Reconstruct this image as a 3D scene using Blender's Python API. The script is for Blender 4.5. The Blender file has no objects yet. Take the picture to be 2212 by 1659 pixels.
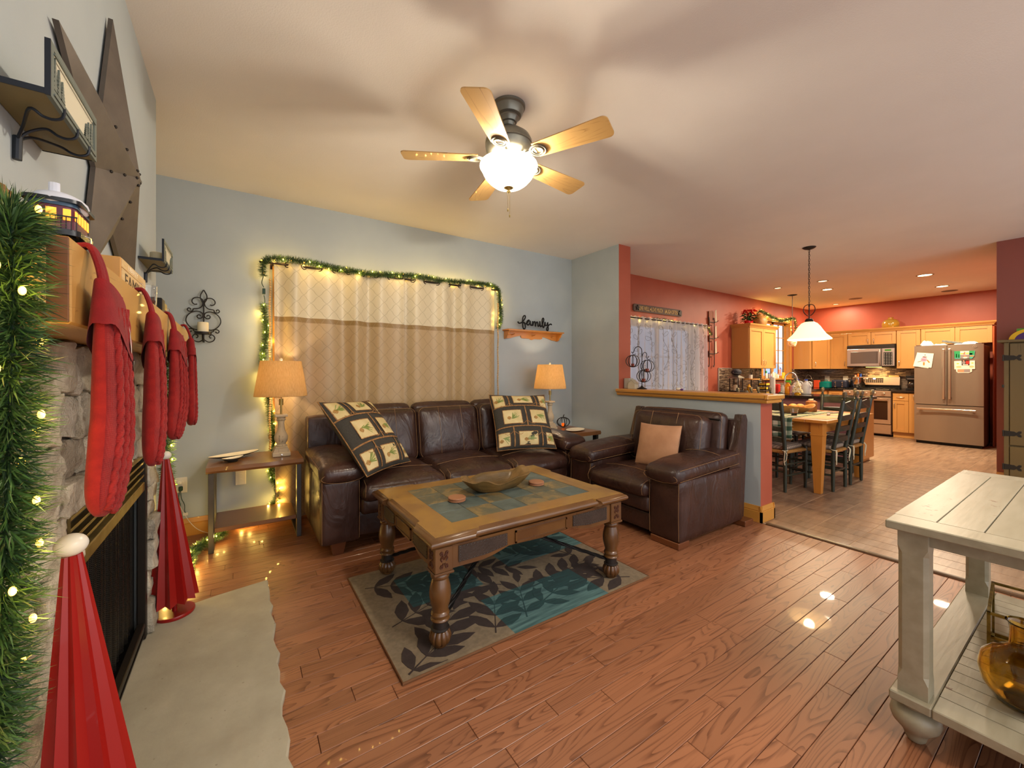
import bpy, bmesh, math, random
from mathutils import Vector, Matrix, noise
sc = bpy.context.scene
COL = sc.collection
random.seed(11)
PI = math.pi
R = math.radians
V = Vector

# ------------------------------------------------------------------ camera
cam_d = bpy.data.cameras.new('camera')
cam = bpy.data.objects.new('camera', cam_d)
COL.objects.link(cam)
cam.location = (0, 0, 1.26)
cam.rotation_euler = (PI / 2, 0, -R(33.85))
cam_d.sensor_fit = 'HORIZONTAL'
cam_d.sensor_width = 36
cam_d.lens = 876.3 / 2212 * 36
cam_d.shift_y = -25.0 / 2212
cam_d.clip_start = 0.02
sc.camera = cam

# ------------------------------------------------------------------ world, exposure
wd = bpy.data.worlds.new('world')
sc.world = wd
wd.use_nodes = True
bgn = wd.node_tree.nodes['Background']
bgn.inputs[0].default_value = (0.97, 0.97, 1.0, 1)
bgn.inputs[1].default_value = 1.55
sc.view_settings.view_transform = 'Standard'
sc.view_settings.look = 'None'
sc.view_settings.exposure = 0.35
sc.view_settings.gamma = 1
sc.view_settings.use_curve_mapping = False
sc.cycles.use_denoising = True
sc.cycles.max_bounces = 10
sc.cycles.diffuse_bounces = 5
sc.cycles.transparent_max_bounces = 16
sc.cycles.sample_clamp_indirect = 6
sc.cycles.caustics_reflective = False
sc.cycles.caustics_refractive = False

FAN_W = 90       # fan light kit, upward bulbs
CAN_W = 58       # each lit recessed light
PENDANT_W = 34
LAMP_W = 6
BULB_W = 0.24    # each fairy light
FILL_W = 90     # fill lamp added behind the camera


def point(name, loc, w, col=(1, .78, .5), r=.03, parent=None):
    l = bpy.data.lights.new(name, 'POINT')
    l.energy = w
    l.color = col
    l.shadow_soft_size = r
    o = bpy.data.objects.new(name, l)
    COL.objects.link(o)
    o.location = loc
    if parent:
        o.parent = parent
    return o


def area(name, loc, w, col, sx, sy, rot=(0, 0, 0), spread=PI):
    l = bpy.data.lights.new(name, 'AREA')
    l.energy = w
    l.color = col
    l.shape = 'RECTANGLE'
    l.size = sx
    l.size_y = sy
    l.spread = spread
    o = bpy.data.objects.new(name, l)
    COL.objects.link(o)
    o.location = loc
    o.rotation_euler = rot
    return o


# unseen fill lamp, added behind the camera to brighten the room
area('rear_fill_light', (2.2, -1.3, 2.70), FILL_W, (1, .90, .78), 1.6, 1.2)


# ------------------------------------------------------------------ materials
def lin(h):
    if not isinstance(h, str):
        return tuple(h) + (1,) if len(h) == 3 else tuple(h)
    h = h.lstrip('#')
    o = []
    for i in (0, 2, 4):
        c = int(h[i:i + 2], 16) / 255
        o.append(c / 12.92 if c <= .04045 else ((c + .055) / 1.055) ** 2.4)
    return tuple(o) + (1,)


class NT:
    def __init__(s, name):
        s.m = bpy.data.materials.new(name)
        s.m.use_nodes = True
        s.t = s.m.node_tree
        s.b = s.t.nodes['Principled BSDF']
        s.out = s.t.nodes['Material Output']

    def n(s, ty, **k):
        a = s.t.nodes.new(ty)
        for q, v in k.items():
            setattr(a, q, v)
        return a

    def set(s, node, **k):
        for q, v in k.items():
            q = q.replace('_', ' ')
            i = node.inputs[int(q)] if q.isdigit() else node.inputs[q]
            if hasattr(v, 'is_output'):
                s.t.links.new(v, i)
            else:
                i.default_value = v
        return node

    def link(s, a, b):
        s.t.links.new(a, b)

    def math(s, op, a, b=0.0, c=None):
        m = s.n('ShaderNodeMath', operation=op)
        for i, v in enumerate((a, b) if c is None else (a, b, c)):
            if hasattr(v, 'is_output'):
                s.link(v, m.inputs[i])
            else:
                m.inputs[i].default_value = v
        return m.outputs[0]

    def vec(s, stretch=(1, 1, 1), rnd=0, coord='Object'):
        tc = s.n('ShaderNodeTexCoord')
        o = tc.outputs[coord]
        if rnd:
            oi = s.n('ShaderNodeObjectInfo')
            r = s.math('MULTIPLY', oi.outputs['Random'], 37.0 * rnd)
            cb = s.n('ShaderNodeCombineXYZ')
            for i in range(3):
                s.link(r, cb.inputs[i])
            va = s.n('ShaderNodeVectorMath', operation='ADD')
            s.link(o, va.inputs[0])
            s.link(cb.outputs[0], va.inputs[1])
            o = va.outputs[0]
        if stretch != (1, 1, 1):
            vm = s.n('ShaderNodeVectorMath', operation='MULTIPLY')
            s.link(o, vm.inputs[0])
            vm.inputs[1].default_value = stretch
            o = vm.outputs[0]
        return o

    def noise(s, v, scale, detail=3, rough=.5, dist=0):
        n = s.n('ShaderNodeTexNoise')
        s.set(n, Vector=v, Scale=scale, Detail=detail, Roughness=rough, Distortion=dist)
        return n.outputs['Fac']

    def ramp(s, f, stops):
        r = s.n('ShaderNodeValToRGB')
        e = r.color_ramp.elements
        while len(e) < len(stops):
            e.new(.5)
        for i, (p, c) in enumerate(stops):
            e[i].position = p
            e[i].color = lin(c)
        s.link(f, r.inputs[0])
        return r.outputs[0]

    def mix(s, f, a, b, mode='MIX'):
        m = s.n('ShaderNodeMix', data_type='RGBA', blend_type=mode)
        for i, v in ((0, f), (6, a), (7, b)):
            if hasattr(v, 'is_output'):
                s.link(v, m.inputs[i])
            else:
                m.inputs[i].default_value = v if i == 0 else lin(v)
        return m.outputs[2]

    def bump(s, h, strength=.3, dist=.01):
        b = s.n('ShaderNodeBump')
        s.set(b, Height=h, Strength=strength, Distance=dist)
        s.link(b.outputs[0], s.b.inputs['Normal'])

    def hue(s, c, amt, rnd_out=None):
        oi = s.n('ShaderNodeObjectInfo')
        v = s.math('MULTIPLY_ADD', oi.outputs['Random'], amt, 1 - amt / 2)
        h = s.n('ShaderNodeHueSaturation')
        s.link(c, h.inputs['Color'])
        s.link(v, h.inputs['Value'])
        return h.outputs[0]

    def col(s, c):
        if hasattr(c, 'is_output'):
            s.link(c, s.b.inputs['Base Color'])
        else:
            s.b.inputs['Base Color'].default_value = lin(c)


def mat(name, c, rough=.5, metal=0, c2=None, ns=8, nd=3, bump=0, bs=60, coat=0, emit=None, es=0, trans=0, ior=1.45,
        sheen=0, stretch=(1, 1, 1), lo=.35, hi=.65, rnd=0, alpha=1, spec=.5, val=0):
    q = NT(name)
    b = q.b
    if c2:
        v = q.vec(stretch, rnd)
        cc = q.ramp(q.noise(v, ns, nd), [(lo, c), (hi, c2)])
    elif val:
        r = q.n('ShaderNodeRGB')
        r.outputs[0].default_value = lin(c)
        cc = r.outputs[0]
    else:
        cc = c
    if val:
        cc = q.hue(cc, val)
    q.col(cc)
    q.set(b, Roughness=rough, Metallic=metal, IOR=ior, Alpha=alpha)
    b.inputs['Specular IOR Level'].default_value = spec
    b.inputs['Transmission Weight'].default_value = trans
    b.inputs['Coat Weight'].default_value = coat
    b.inputs['Sheen Weight'].default_value = sheen
    if emit:
        b.inputs['Emission Color'].default_value = lin(emit)
        b.inputs['Emission Strength'].default_value = es
    if bump:
        q.bump(q.noise(q.vec(stretch), bs, 3), bump)
    return q.m


def wood(name, light, dark, axis='X', freq=26, scale=1.0, rough=.35, coat=0, contrast=.55, val=.25, bump=.15, patch=None):
    """grain lines as contour lines of a stretched noise field"""
    q = NT(name)
    st = {'X': (.7, 6, 6), 'Y': (6, .7, 6), 'Z': (6, 6, .7)}[axis]
    v = q.vec(tuple(a * scale for a in st), 1)
    n = q.noise(v, 1.0, 2, .4, .4)
    f = q.math('FRACT', q.math('MULTIPLY', n, freq))
    st2 = {'X': (3, 90, 90), 'Y': (90, 3, 90), 'Z': (90, 90, 3)}[axis]
    fine = q.noise(q.vec(st2, 1), 1, 2)
    g = q.math('MULTIPLY_ADD', fine, .5, q.math('MULTIPLY', f, .6))
    c = q.ramp(g, [(.35, light), (.35 + (1 - contrast) * .6 + .1, light), (.92, dark)])
    if patch:
        c = q.mix(q.ramp(q.noise(q.vec((1, 1, 1), 1), 5, 3), [(.42, (0, 0, 0)), (.6, (1, 1, 1))]), c, patch)
    if val:
        c = q.hue(c, val)
    q.col(c)
    q.set(q.b, Roughness=rough)
    q.b.inputs['Coat Weight'].default_value = coat
    if bump:
        q.bump(g, bump, .002)
    return q.m


# ------------------------------------------------------------------ mesh builder
class MB:
    def __init__(s):
        s.v = []
        s.f = []

    def add(s, vs, fs, M=None):
        o = len(s.v)
        s.v += [tuple(M @ V(p)) for p in vs] if M else [tuple(p) for p in vs]
        s.f += [tuple(i + o for i in f) for f in fs]
        return s

    def box(s, x0, x1, y0, y1, z0, z1, b=0, M=None):
        if b <= 0:
            return s.add([(x, y, z) for z in (z0, z1) for y in (y0, y1) for x in (x0, x1)],
                         [(0, 2, 3, 1), (4, 5, 7, 6), (0, 1, 5, 4), (2, 6, 7, 3), (0, 4, 6, 2), (1, 3, 7, 5)], M)
        b = min(b, (x1 - x0) * .49, (y1 - y0) * .49, (z1 - z0) * .49)
        vs, ix = [], {}
        for sx in (0, 1):
            for sy in (0, 1):
                for sz in (0, 1):
                    c = ((x0, x1)[sx], (y0, y1)[sy], (z0, z1)[sz])
                    for a in range(3):
                        p = list(c)
                        for k in range(3):
                            if k != a:
                                p[k] += b * (1, -1)[(sx, sy, sz)[k]]
                        ix[sx, sy, sz, a] = len(vs)
                        vs.append(p)
        fs = []
        for a in range(3):
            u, w = [k for k in range(3) if k != a]
            for sd in (0, 1):
                q = []
                for (i, j) in ((0, 0), (1, 0), (1, 1), (0, 1)):
                    t = [0, 0, 0]
                    t[a] = sd
                    t[u] = i
                    t[w] = j
                    q.append(ix[t[0], t[1], t[2], a])
                fs.append(q)
        for a in range(3):
            u, w = [k for k in range(3) if k != a]
            for i in (0, 1):
                for j in (0, 1):
                    t0 = [0, 0, 0]
                    t0[u] = i
                    t0[w] = j
                    t1 = list(t0)
                    t1[a] = 1
                    fs.append((ix[(*t0, u)], ix[(*t1, u)], ix[(*t1, w)], ix[(*t0, w)]))
        for sx in (0, 1):
            for sy in (0, 1):
                for sz in (0, 1):
                    fs.append(tuple(ix[sx, sy, sz, a] for a in range(3)))
        return s.add(vs, fs, M)

    def cbox(s, c, d, b=0, rz=0, M=None):
        m = Matrix.Translation(c) @ Matrix.Rotation(rz, 4, 'Z')
        if M:
            m = M @ m
        return s.box(-d[0] / 2, d[0] / 2, -d[1] / 2, d[1] / 2, -d[2] / 2, d[2] / 2, b, m)

    def lathe(s, prof, c=(0, 0, 0), n=24, M=None, a0=0, ribs=None, ring=False):
        vs, fs = [], []
        k = len(prof)
        for i in range(n):
            a = 2 * PI * i / n + a0
            for (r, z) in prof:
                rr = r * (ribs(a, z) if ribs else 1)
                vs.append((c[0] + rr * math.cos(a), c[1] + rr * math.sin(a), c[2] + z))
        for i in range(n):
            j = (i + 1) % n
            for t in range(k - 1):
                fs.append((i * k + t, j * k + t, j * k + t + 1, i * k + t + 1))
        if ring:
            fs += [(i * k + k - 1, ((i + 1) % n) * k + k - 1, ((i + 1) % n) * k, i * k) for i in range(n)]
            return s.add(vs, fs, M)
        if prof[0][0] > 1e-5:
            fs.append(tuple(i * k for i in reversed(range(n))))
        if prof[-1][0] > 1e-5:
            fs.append(tuple(i * k + k - 1 for i in range(n)))
        return s.add(vs, fs, M)

    def cyl(s, p0, p1, r0, r1=None, n=12):
        return s.tube([p0, p1], [r0, r0 if r1 is None else r1], n)

    def tube(s, path, r, n=8, closed=False, caps=True, flat=None, twist=0):
        P = [V(p) for p in path]
        k = len(P)
        if not isinstance(r, (list, tuple)):
            r = [r] * k
        T = []
        for i in range(k):
            a = P[(i - 1) % k] if (closed or i > 0) else P[0]
            b = P[(i + 1) % k] if (closed or i < k - 1) else P[-1]
            d = b - a
            T.append(d.normalized() if d.length > 1e-9 else V((0, 0, 1)))
        up = V((0, 0, 1)) if abs(T[0].z) < .9 else V((0, 1, 0))
        N = (up - T[0] * up.dot(T[0])).normalized()
        vs, fs = [], []
        for i in range(k):
            N = (N - T[i] * N.dot(T[i]))
            N = N.normalized() if N.length > 1e-6 else T[i].orthogonal().normalized()
            B = T[i].cross(N)
            for j in range(n):
                a = 2 * PI * j / n + twist * i
                fx = flat if flat else 1
                vs.append(P[i] + N * (r[i] * math.cos(a) * fx) + B * (r[i] * math.sin(a)))
        m = k if closed else k - 1
        for i in range(m):
            i2 = (i + 1) % k
            for j in range(n):
                j2 = (j + 1) % n
                fs.append((i * n + j, i * n + j2, i2 * n + j2, i2 * n + j))
        if caps and not closed:
            fs.append(tuple(reversed(range(n))))
            fs.append(tuple((k - 1) * n + j for j in range(n)))
        return s.add(vs, fs)

    def prism(s, poly, t0, t1, plane='xz', M=None):
        """extrude a 2-D polygon; plane xz runs along y, yz along x, xy along z"""
        def pt(a, b, t):
            return {'xz': (a, t, b), 'yz': (t, a, b), 'xy': (a, b, t)}[plane]
        n = len(poly)
        vs = [pt(a, b, t0) for a, b in poly] + [pt(a, b, t1) for a, b in poly]
        fs = [tuple(reversed(range(n))), tuple(range(n, 2 * n))]
        fs += [(i, (i + 1) % n, n + (i + 1) % n, n + i) for i in range(n)]
        return s.add(vs, fs, M)

    def ell(s, c, r, nu=12, nv=8, M=None):
        if not isinstance(r, (list, tuple)):
            r = (r, r, r)
        vs = [(c[0], c[1], c[2] + r[2])]
        for j in range(1, nv):
            t = PI * j / nv
            for i in range(nu):
                a = 2 * PI * i / nu
                vs.append((c[0] + r[0] * math.sin(t) * math.cos(a), c[1] + r[1] * math.sin(t) * math.sin(a), c[2] + r[2] * math.cos(t)))
        vs.append((c[0], c[1], c[2] - r[2]))
        fs = [(0, 1 + i, 1 + (i + 1) % nu) for i in range(nu)]
        for j in range(nv - 2):
            for i in range(nu):
                a, b = 1 + j * nu + i, 1 + j * nu + (i + 1) % nu
                fs.append((a, a + nu, b + nu, b))
        l = len(vs) - 1
        o = 1 + (nv - 2) * nu
        fs += [(l, o + (i + 1) % nu, o + i) for i in range(nu)]
        return s.add(vs, fs, M)

    def grid(s, fn, nu, nv, cu=False, M=None):
        vs = [fn(i / nu, j / nv) for j in range(nv + 1) for i in range(nu + (0 if cu else 1))]
        w = nu if cu else nu + 1
        fs = []
        for j in range(nv):
            for i in range(nu):
                i2 = (i + 1) % w
                fs.append((j * w + i, j * w + i2, (j + 1) * w + i2, (j + 1) * w + i))
        return s.add(vs, fs, M)

    def rbox(s, c, d, r, n=8, puff=(0, 0, 0), na=0, nf=6, M=None, seed=0, bow=None, frac=False):
        """rounded, stuffed box: puff pushes the faces out along each axis, na adds soft lumps"""
        ts = [math.copysign(abs(math.sin(PI / 2 * (2 * i / n - 1))) ** .85, 2 * i / n - 1) for i in range(n + 1)]
        ix, vs, fs = {}, [], []
        h = [q / 2 for q in d]
        r = min(r, *[q * .98 for q in h])

        def vert(i, j, k):
            key = (i, j, k)
            if key in ix:
                return ix[key]
            u = (ts[i], ts[j], ts[k])
            p = [u[a] * h[a] for a in range(3)]
            inn = V([max(-h[a] + r, min(h[a] - r, p[a])) for a in range(3)])
            dv = V(p) - inn
            q = inn + dv.normalized() * r if dv.length > 1e-9 else V(p)
            for a in range(3):
                if puff[a]:
                    o = [b for b in range(3) if b != a]
                    q[a] += u[a] * puff[a] * (1 - u[o[0]] ** 2) * (1 - u[o[1]] ** 2)
            if na:
                nn = V(u).normalized()
                w_ = q * nf + V((seed * 3.1, seed * 1.7, seed))
                q += nn * ((noise.noise(w_) + (.6 * noise.noise(w_ * 2.7) + .35 * noise.noise(w_ * 6.1) if frac else 0)) * na)
            if bow:
                q = V(bow(q, u))
            q += V(c)
            ix[key] = len(vs)
            vs.append(tuple(q))
            return ix[key]
        for a in range(3):
            for side in (0, n):
                for i in range(n):
                    for j in range(n):
                        q = []
                        for (p, w) in ((i, j), (i + 1, j), (i + 1, j + 1), (i, j + 1)):
                            t = [0, 0, 0]
                            t[a] = side
                            o = [b for b in range(3) if b != a]
                            t[o[0]] = p
                            t[o[1]] = w
                            q.append(vert(*t))
                        fs.append(q)
        return s.add(vs, fs, M)

    def mesh(s, name, m, smooth=True, angle=35, fix=True, origin=(0, 0, 0)):
        me = bpy.data.meshes.new(name)
        if origin != (0, 0, 0):
            vs = [(a - origin[0], b - origin[1], c - origin[2]) for a, b, c in s.v]
        else:
            vs = s.v
        me.from_pydata(vs, [], s.f)
        if fix:
            bm = bmesh.new()
            bm.from_mesh(me)
            bmesh.ops.recalc_face_normals(bm, faces=bm.faces)
            bm.to_mesh(me)
            bm.free()
        for q in (m if isinstance(m, (list, tuple)) else [m]):
            me.materials.append(q)
        if smooth:
            me.shade_smooth()
            me.set_sharp_from_angle(angle=R(angle))
        return me

    def build(s, name, m, parent=None, smooth=True, angle=35, fix=True, world=True, label=None):
        """a mesh object; vertices are in world axes, moved to the thing's own origin (world=False: already local)"""
        o = (0, 0, 0)
        if parent and world:
            p = parent
            o = V((0, 0, 0))
            while p:
                o = o + p.location
                p = p.parent
            o = tuple(o)
        ob = bpy.data.objects.new(name, s.mesh(name, m, smooth, angle, fix, o))
        COL.objects.link(ob)
        if parent:
            ob.parent = parent
        if label:
            ob['label'] = label
        return ob

    def solo(s, name, m, label, cat, loc, group=None, **k):
        """a thing that is one mesh"""
        kk = dict(smooth=True, angle=35, fix=True)
        kk.update(k)
        world = kk.pop('world', True)
        ob = bpy.data.objects.new(name, s.mesh(name, m, kk['smooth'], kk['angle'], kk['fix'], tuple(loc) if world else (0, 0, 0)))
        COL.objects.link(ob)
        ob.location = loc
        ob['label'] = label
        ob['category'] = cat
        if group:
            ob['group'] = group
        return ob


def thing(name, label, cat, loc=(0, 0, 0), rz=0, group=None):
    o = bpy.data.objects.new(name, None)
    COL.objects.link(o)
    o.empty_display_size = .05
    o.location = loc
    o.rotation_euler = (0, 0, rz)
    o['label'] = label
    o['category'] = cat
    if group:
        o['group'] = group
    return o


def struct(name, mb, m, parent=None, **k):
    o = mb.build(name, m, parent, **k)
    if not parent:
        o['kind'] = 'structure'
    return o


def dup(root, loc, rz=0, label=None, group=None):
    r = root.copy()
    COL.objects.link(r)
    r.location = loc
    r.rotation_euler = (0, 0, rz)
    if label:
        r['label'] = label
    if group:
        r['group'] = group
    kids = {}
    for o in list(bpy.data.objects):
        if o.parent:
            kids.setdefault(o.parent, []).append(o)

    def rec(a, b):
        for ch in kids.get(a, []):
            c = ch.copy()
            COL.objects.link(c)
            c.parent = b
            rec(ch, c)
    rec(root, r)
    return r


def cat_rom(pts, k=6, closed=False):
    P = [V(p) for p in pts]
    n = len(P)
    out = []
    for i in range(n if closed else n - 1):
        p0 = P[(i - 1) % n] if (closed or i > 0) else P[0]
        p1, p2 = P[i], P[(i + 1) % n]
        p3 = P[(i + 2) % n] if (closed or i < n - 2) else P[-1]
        for j in range(k):
            t = j / k
            out.append(.5 * ((2 * p1) + (p2 - p0) * t + (2 * p0 - 5 * p1 + 4 * p2 - p3) * t * t + (3 * p1 - p0 - 3 * p2 + p3) * t ** 3))
    if not closed:
        out.append(P[-1])
    return out


def spiral(cx, cz, r0, r1, a0, a1, n=18):
    return [(cx + (r0 + (r1 - r0) * i / n) * math.cos(a0 + (a1 - a0) * i / n), cz + (r0 + (r1 - r0) * i / n) * math.sin(a0 + (a1 - a0) * i / n)) for i in range(n + 1)]


def text_mesh(txt, size, depth, sx=1.0):
    """outline lettering as plain vertices and faces, x right, y up"""
    cu = bpy.data.curves.new('lettering', 'FONT')
    cu.body = txt
    cu.size = size
    cu.extrude = depth
    cu.align_x = 'CENTER'
    cu.align_y = 'CENTER'
    ob = bpy.data.objects.new('lettering', cu)
    COL.objects.link(ob)
    me = ob.to_mesh()
    vs = [(v.co.x * sx, v.co.y, v.co.z) for v in me.vertices]
    fs = [tuple(p.vertices) for p in me.polygons]
    ob.to_mesh_clear()
    bpy.data.objects.remove(ob)
    bpy.data.curves.remove(cu)
    return vs, fs

# ------------------------------------------------------------------ shared materials
M_BLUE = mat('blue_grey_paint', 'a5adaf', .6, c2='aab2b3', ns=3, bump=.04, bs=220)
M_RED = mat('brick_red_paint', 'a04d36', .5, c2='a6533c', ns=3, bump=.04, bs=220)
M_CEIL = mat('ceiling_paint', 'e2dbd2', .8, c2='e6dfd6', ns=2, bump=.10, bs=160)
M_OAK = wood('honey_oak', 'c58a3c', 'a5691f', 'X', 18, 1, .35, .3, .3, .1)
M_OAKY = wood('honey_oak_lengthwise', 'c58a3c', 'a5691f', 'Y', 18, 1, .35, .3, .3, .1)
M_OAKZ = wood('honey_oak_upright', 'c58a3c', 'a5691f', 'Z', 18, 1, .35, .3, .3, .1)
M_FLOOR = wood('red_oak_flooring', '936041', '633820', 'X', 24, 1.25, .42, .1, .72, .24, .12)
M_GROUT = mat('grout', 'c4ab8b', .9)
M_SUB = mat('subfloor', '3a2015', .9)
M_BLACK = mat('black_metal', '1d1b1a', .45, .6)
M_IRON = mat('wrought_iron', '2b2725', .5, .5)
M_STEEL = mat('brushed_steel', 'c9c4bd', .3, 1)
M_NICKEL = mat('satin_nickel', 'd6cfc4', .25, 1)
M_BRASS = mat('antique_brass', '8d7a4a', .4, .8, c2='b09a5c', ns=12)
M_WHITE = mat('white_plastic', 'dcd6c8', .4)
M_CREAM = mat('cream_wax', 'e8d9b4', .5, c2='efe4c6', ns=6)
M_GREEN_WIRE = mat('green_wire', '16331f', .5)
M_CLEAR = mat('clear_glass', 'ffffff', .02, trans=1)
M_BULB = mat('warm_fairy_bulb', 'ffe9b0', .3, emit='ffb43a', es=5)


def tile_material():
    q = NT('wood_look_tile')
    v = q.vec((3, 26, 3), 1)
    n = q.noise(v, 1.0, 4, .6, .3)
    c = q.ramp(n, [(.25, '6d5542'), (.5, '8a6f57'), (.75, '9f8267')])
    q.col(q.hue(c, .22))
    q.set(q.b, Roughness=.32)
    q.bump(n, .12, .003)
    return q.m


M_TILE = tile_material()

# ------------------------------------------------------------------ floor: oak boards and tiles, each its own piece
fl = MB().box(-.92, 3.645, -1.9, 4.02, -.08, -.013).box(3.645, 11.3, -1.9, 4.1, -.08, -.0045)
floor = struct('floor', fl, [M_SUB, M_GROUT], smooth=False)
for p in floor.data.polygons:
    if p.index >= 6:
        p.material_index = 1
rng = random.Random(3)
plank_cache = {}
for k in range(-11, 40):
    y0 = .819 + .081 * k
    if y0 > 4.0:
        break
    x = -.46 - rng.random() * .9
    while x < 3.62:
        L = rng.choice((.45, .62, .8, 1.0, 1.25, 1.5))
        x1 = min(x + L, 3.623)
        if 3.623 - x1 < .2:
            x1 = 3.623
        xs = max(x, -.46)
        if x1 - xs > .05:
            key = round(x1 - xs, 3)
            if key not in plank_cache:
                plank_cache[key] = MB().box(-key / 2 + .0008, key / 2 - .0008, -.0396, .0396, -.0125, 0, .0012).mesh('plank', M_FLOOR, smooth=False)
            o = bpy.data.objects.new('plank', plank_cache[key])
            COL.objects.link(o)
            o.parent = floor
            o.location = ((xs + x1) / 2, y0 + .0405, (rng.random() - .5) * .0006)
        x = x1 + .0001
far = MB()
for k in range(-33, -11):
    far.box(-.46, 3.623, .819 + .081 * k + .0006, .819 + .081 * (k + 1) - .0006, -.0125, 0, .001)
o = far.build('plank_rows', M_FLOOR, floor, smooth=False)
o['kind'] = 'stuff'
tile_me = MB().box(-.0722, .0722, -.1447, .1447, -.010, -.002, .0015).mesh('tile', M_TILE, smooth=False)
rest = MB()
for i in range(51):
    x0 = 3.667 + .148 * i
    for j in range(-11, 11):
        y0 = 1.09 + .293 * j
        if y0 > 4.0:
            continue
        cx, cy = x0 + .074, y0 + .1465
        if cx < 7.6 and .45 < cy < 2.75 and (cy > cx * .06):
            o = bpy.data.objects.new('tile', tile_me)
            COL.objects.link(o)
            o.parent = floor
            o.location = (cx, cy, (rng.random() - .5) * .0006)
        else:
            rest.box(x0 + .0018, x0 + .1462, y0 + .0018, min(y0 + .2912, 4.09), -.010, -.002, .0012)
o = rest.build('tile_field', M_TILE, floor, smooth=False)
o['kind'] = 'stuff'
tr = MB().prism([(3.612, -.01), (3.612, .004), (3.622, .011), (3.655, .011), (3.668, 0), (3.668, -.01)], -1.7, 1.62, 'xz')
struct('trim_1', tr, mat('dark_threshold_wood', '4d3520', .4), label='dark wood threshold strip between boards and tiles')

# ------------------------------------------------------------------ ceiling and walls
struct('ceiling', MB().box(-.95, 11.35, -1.9, 4.2, 2.742, 2.86), M_CEIL, smooth=False)
struct('wall_back', MB().box(-.95, 3.64, 4.0, 4.16, 0, 2.745), M_BLUE, smooth=False)
struct('wall_left', MB().box(-1.05, -.92, -1.9, 4.1, 0, 2.745), M_BLUE, smooth=False)
FBY0, FBY1, FBZ = 1.44, 2.50, .905
ch = MB().box(-.93, -.38, .92, FBY0, 0, 2.744).box(-.93, -.38, FBY1, 2.918, 0, 2.744).box(-.93, -.38, FBY0, FBY1, FBZ, 2.744)
struct('wall_chimney', ch, M_BLUE, smooth=False)
wdv = MB().box(3.63, 3.83, 3.2, 4.09, 0, 2.743).box(3.63, 3.83, 1.665, 3.2, 0, 1.02)
wdiv = struct('wall_divider', wdv, [M_BLUE, M_RED], smooth=False)
for p in wdiv.data.polygons:
    if p.normal.x > -.5:
        p.material_index = 1
# red exterior wall with openings for the patio door and the kitchen window
W2 = (4.72, 6.55, .05, 2.04)
W3 = (8.98, 10.20, 1.13, 2.36)
wr = MB().box(3.83, W2[0], 4.08, 4.22, 0, 2.744).box(W2[0], W2[1], 4.08, 4.22, W2[3], 2.744).box(W2[0], W2[1], 4.08, 4.22, 0, W2[2])
wr.box(W2[1], W3[0], 4.08, 4.22, 0, 2.744).box(W3[0], W3[1], 4.08, 4.22, W3[3], 2.744).box(W3[0], W3[1], 4.08, 4.22, 0, W3[2]).box(W3[1], 11.35, 4.08, 4.22, 0, 2.744)
struct('wall_far', wr, M_RED, smooth=False)
struct('wall_kitchen', MB().box(11.2, 11.35, .6, 4.1, 0, 2.744), M_RED, smooth=False)
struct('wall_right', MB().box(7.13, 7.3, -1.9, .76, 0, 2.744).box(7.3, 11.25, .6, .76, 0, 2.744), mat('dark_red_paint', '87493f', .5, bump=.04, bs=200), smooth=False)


def baseboard(name, x0, y0, x1, y1, nx, ny, h=.135, t=.017, m=None):
    """profiled board along a wall; (nx, ny) points into the room"""
    b = MB()
    prof = [(0, 0), (t, 0), (t, h * .66), (t * .75, h * .68), (t * .9, h * .74), (t * .6, h * .86), (t * .45, h), (0, h)]
    vs = []
    for (x, y) in ((x0, y0), (x1, y1)):
        vs += [(x + nx * a, y + ny * a, z) for a, z in prof]
    n = len(prof)
    b.add(vs, [tuple(range(n)), tuple(range(2 * n - 1, n - 1, -1))] + [(i, n + i, n + (i + 1) % n, (i + 1) % n) for i in range(n)])
    return struct(name, b, m or M_OAK, angle=20)


baseboard('baseboard_back', -.92, 4.0, 3.63, 4.0, 0, -1)
baseboard('baseboard_chimney', -.38, 2.68, -.38, 2.918, 1, 0, m=M_OAKY)
baseboard('baseboard_divider', 3.63, 1.648, 3.63, 4.0, -1, 0, m=M_OAKY)
baseboard('baseboard_divider_end', 3.613, 1.665, 3.847, 1.665, 0, -1)
baseboard('baseboard_kitchen_side', 3.83, 1.648, 3.83, 4.08, 1, 0, m=M_OAKY)
baseboard('baseboard_right', 7.13, -1.9, 7.13, .76, -1, 0, m=M_OAKY)
baseboard('baseboard_far', 3.83, 4.08, 4.70, 4.08, 0, -1)
# moulded oak cap on the half wall
capp = [(3.62, 1.0), (3.603, 1.004), (3.595, 1.02), (3.595, 1.03), (3.585, 1.036), (3.575, 1.045), (3.575, 1.066), (3.582, 1.074),
        (3.878, 1.074), (3.885, 1.066), (3.885, 1.045), (3.875, 1.036), (3.865, 1.03), (3.865, 1.02), (3.857, 1.004), (3.84, 1.0)]
cap = MB().prism(capp, 1.615, 3.2, 'xz').box(3.60, 3.86, 1.60, 1.615, 1.005, 1.03, .003).box(3.577, 3.883, 1.585, 1.615, 1.034, 1.073, .006)
struct('trim_2', cap, M_OAKY, angle=25, label='honey oak moulded cap along the half wall')


# ------------------------------------------------------------------ windows
M_SASH = mat('white_sash', 'dfe3e6', .4)
M_PANE = mat('window_glass', 'f4f9ff', .03, trans=1, ior=1.1)


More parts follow.
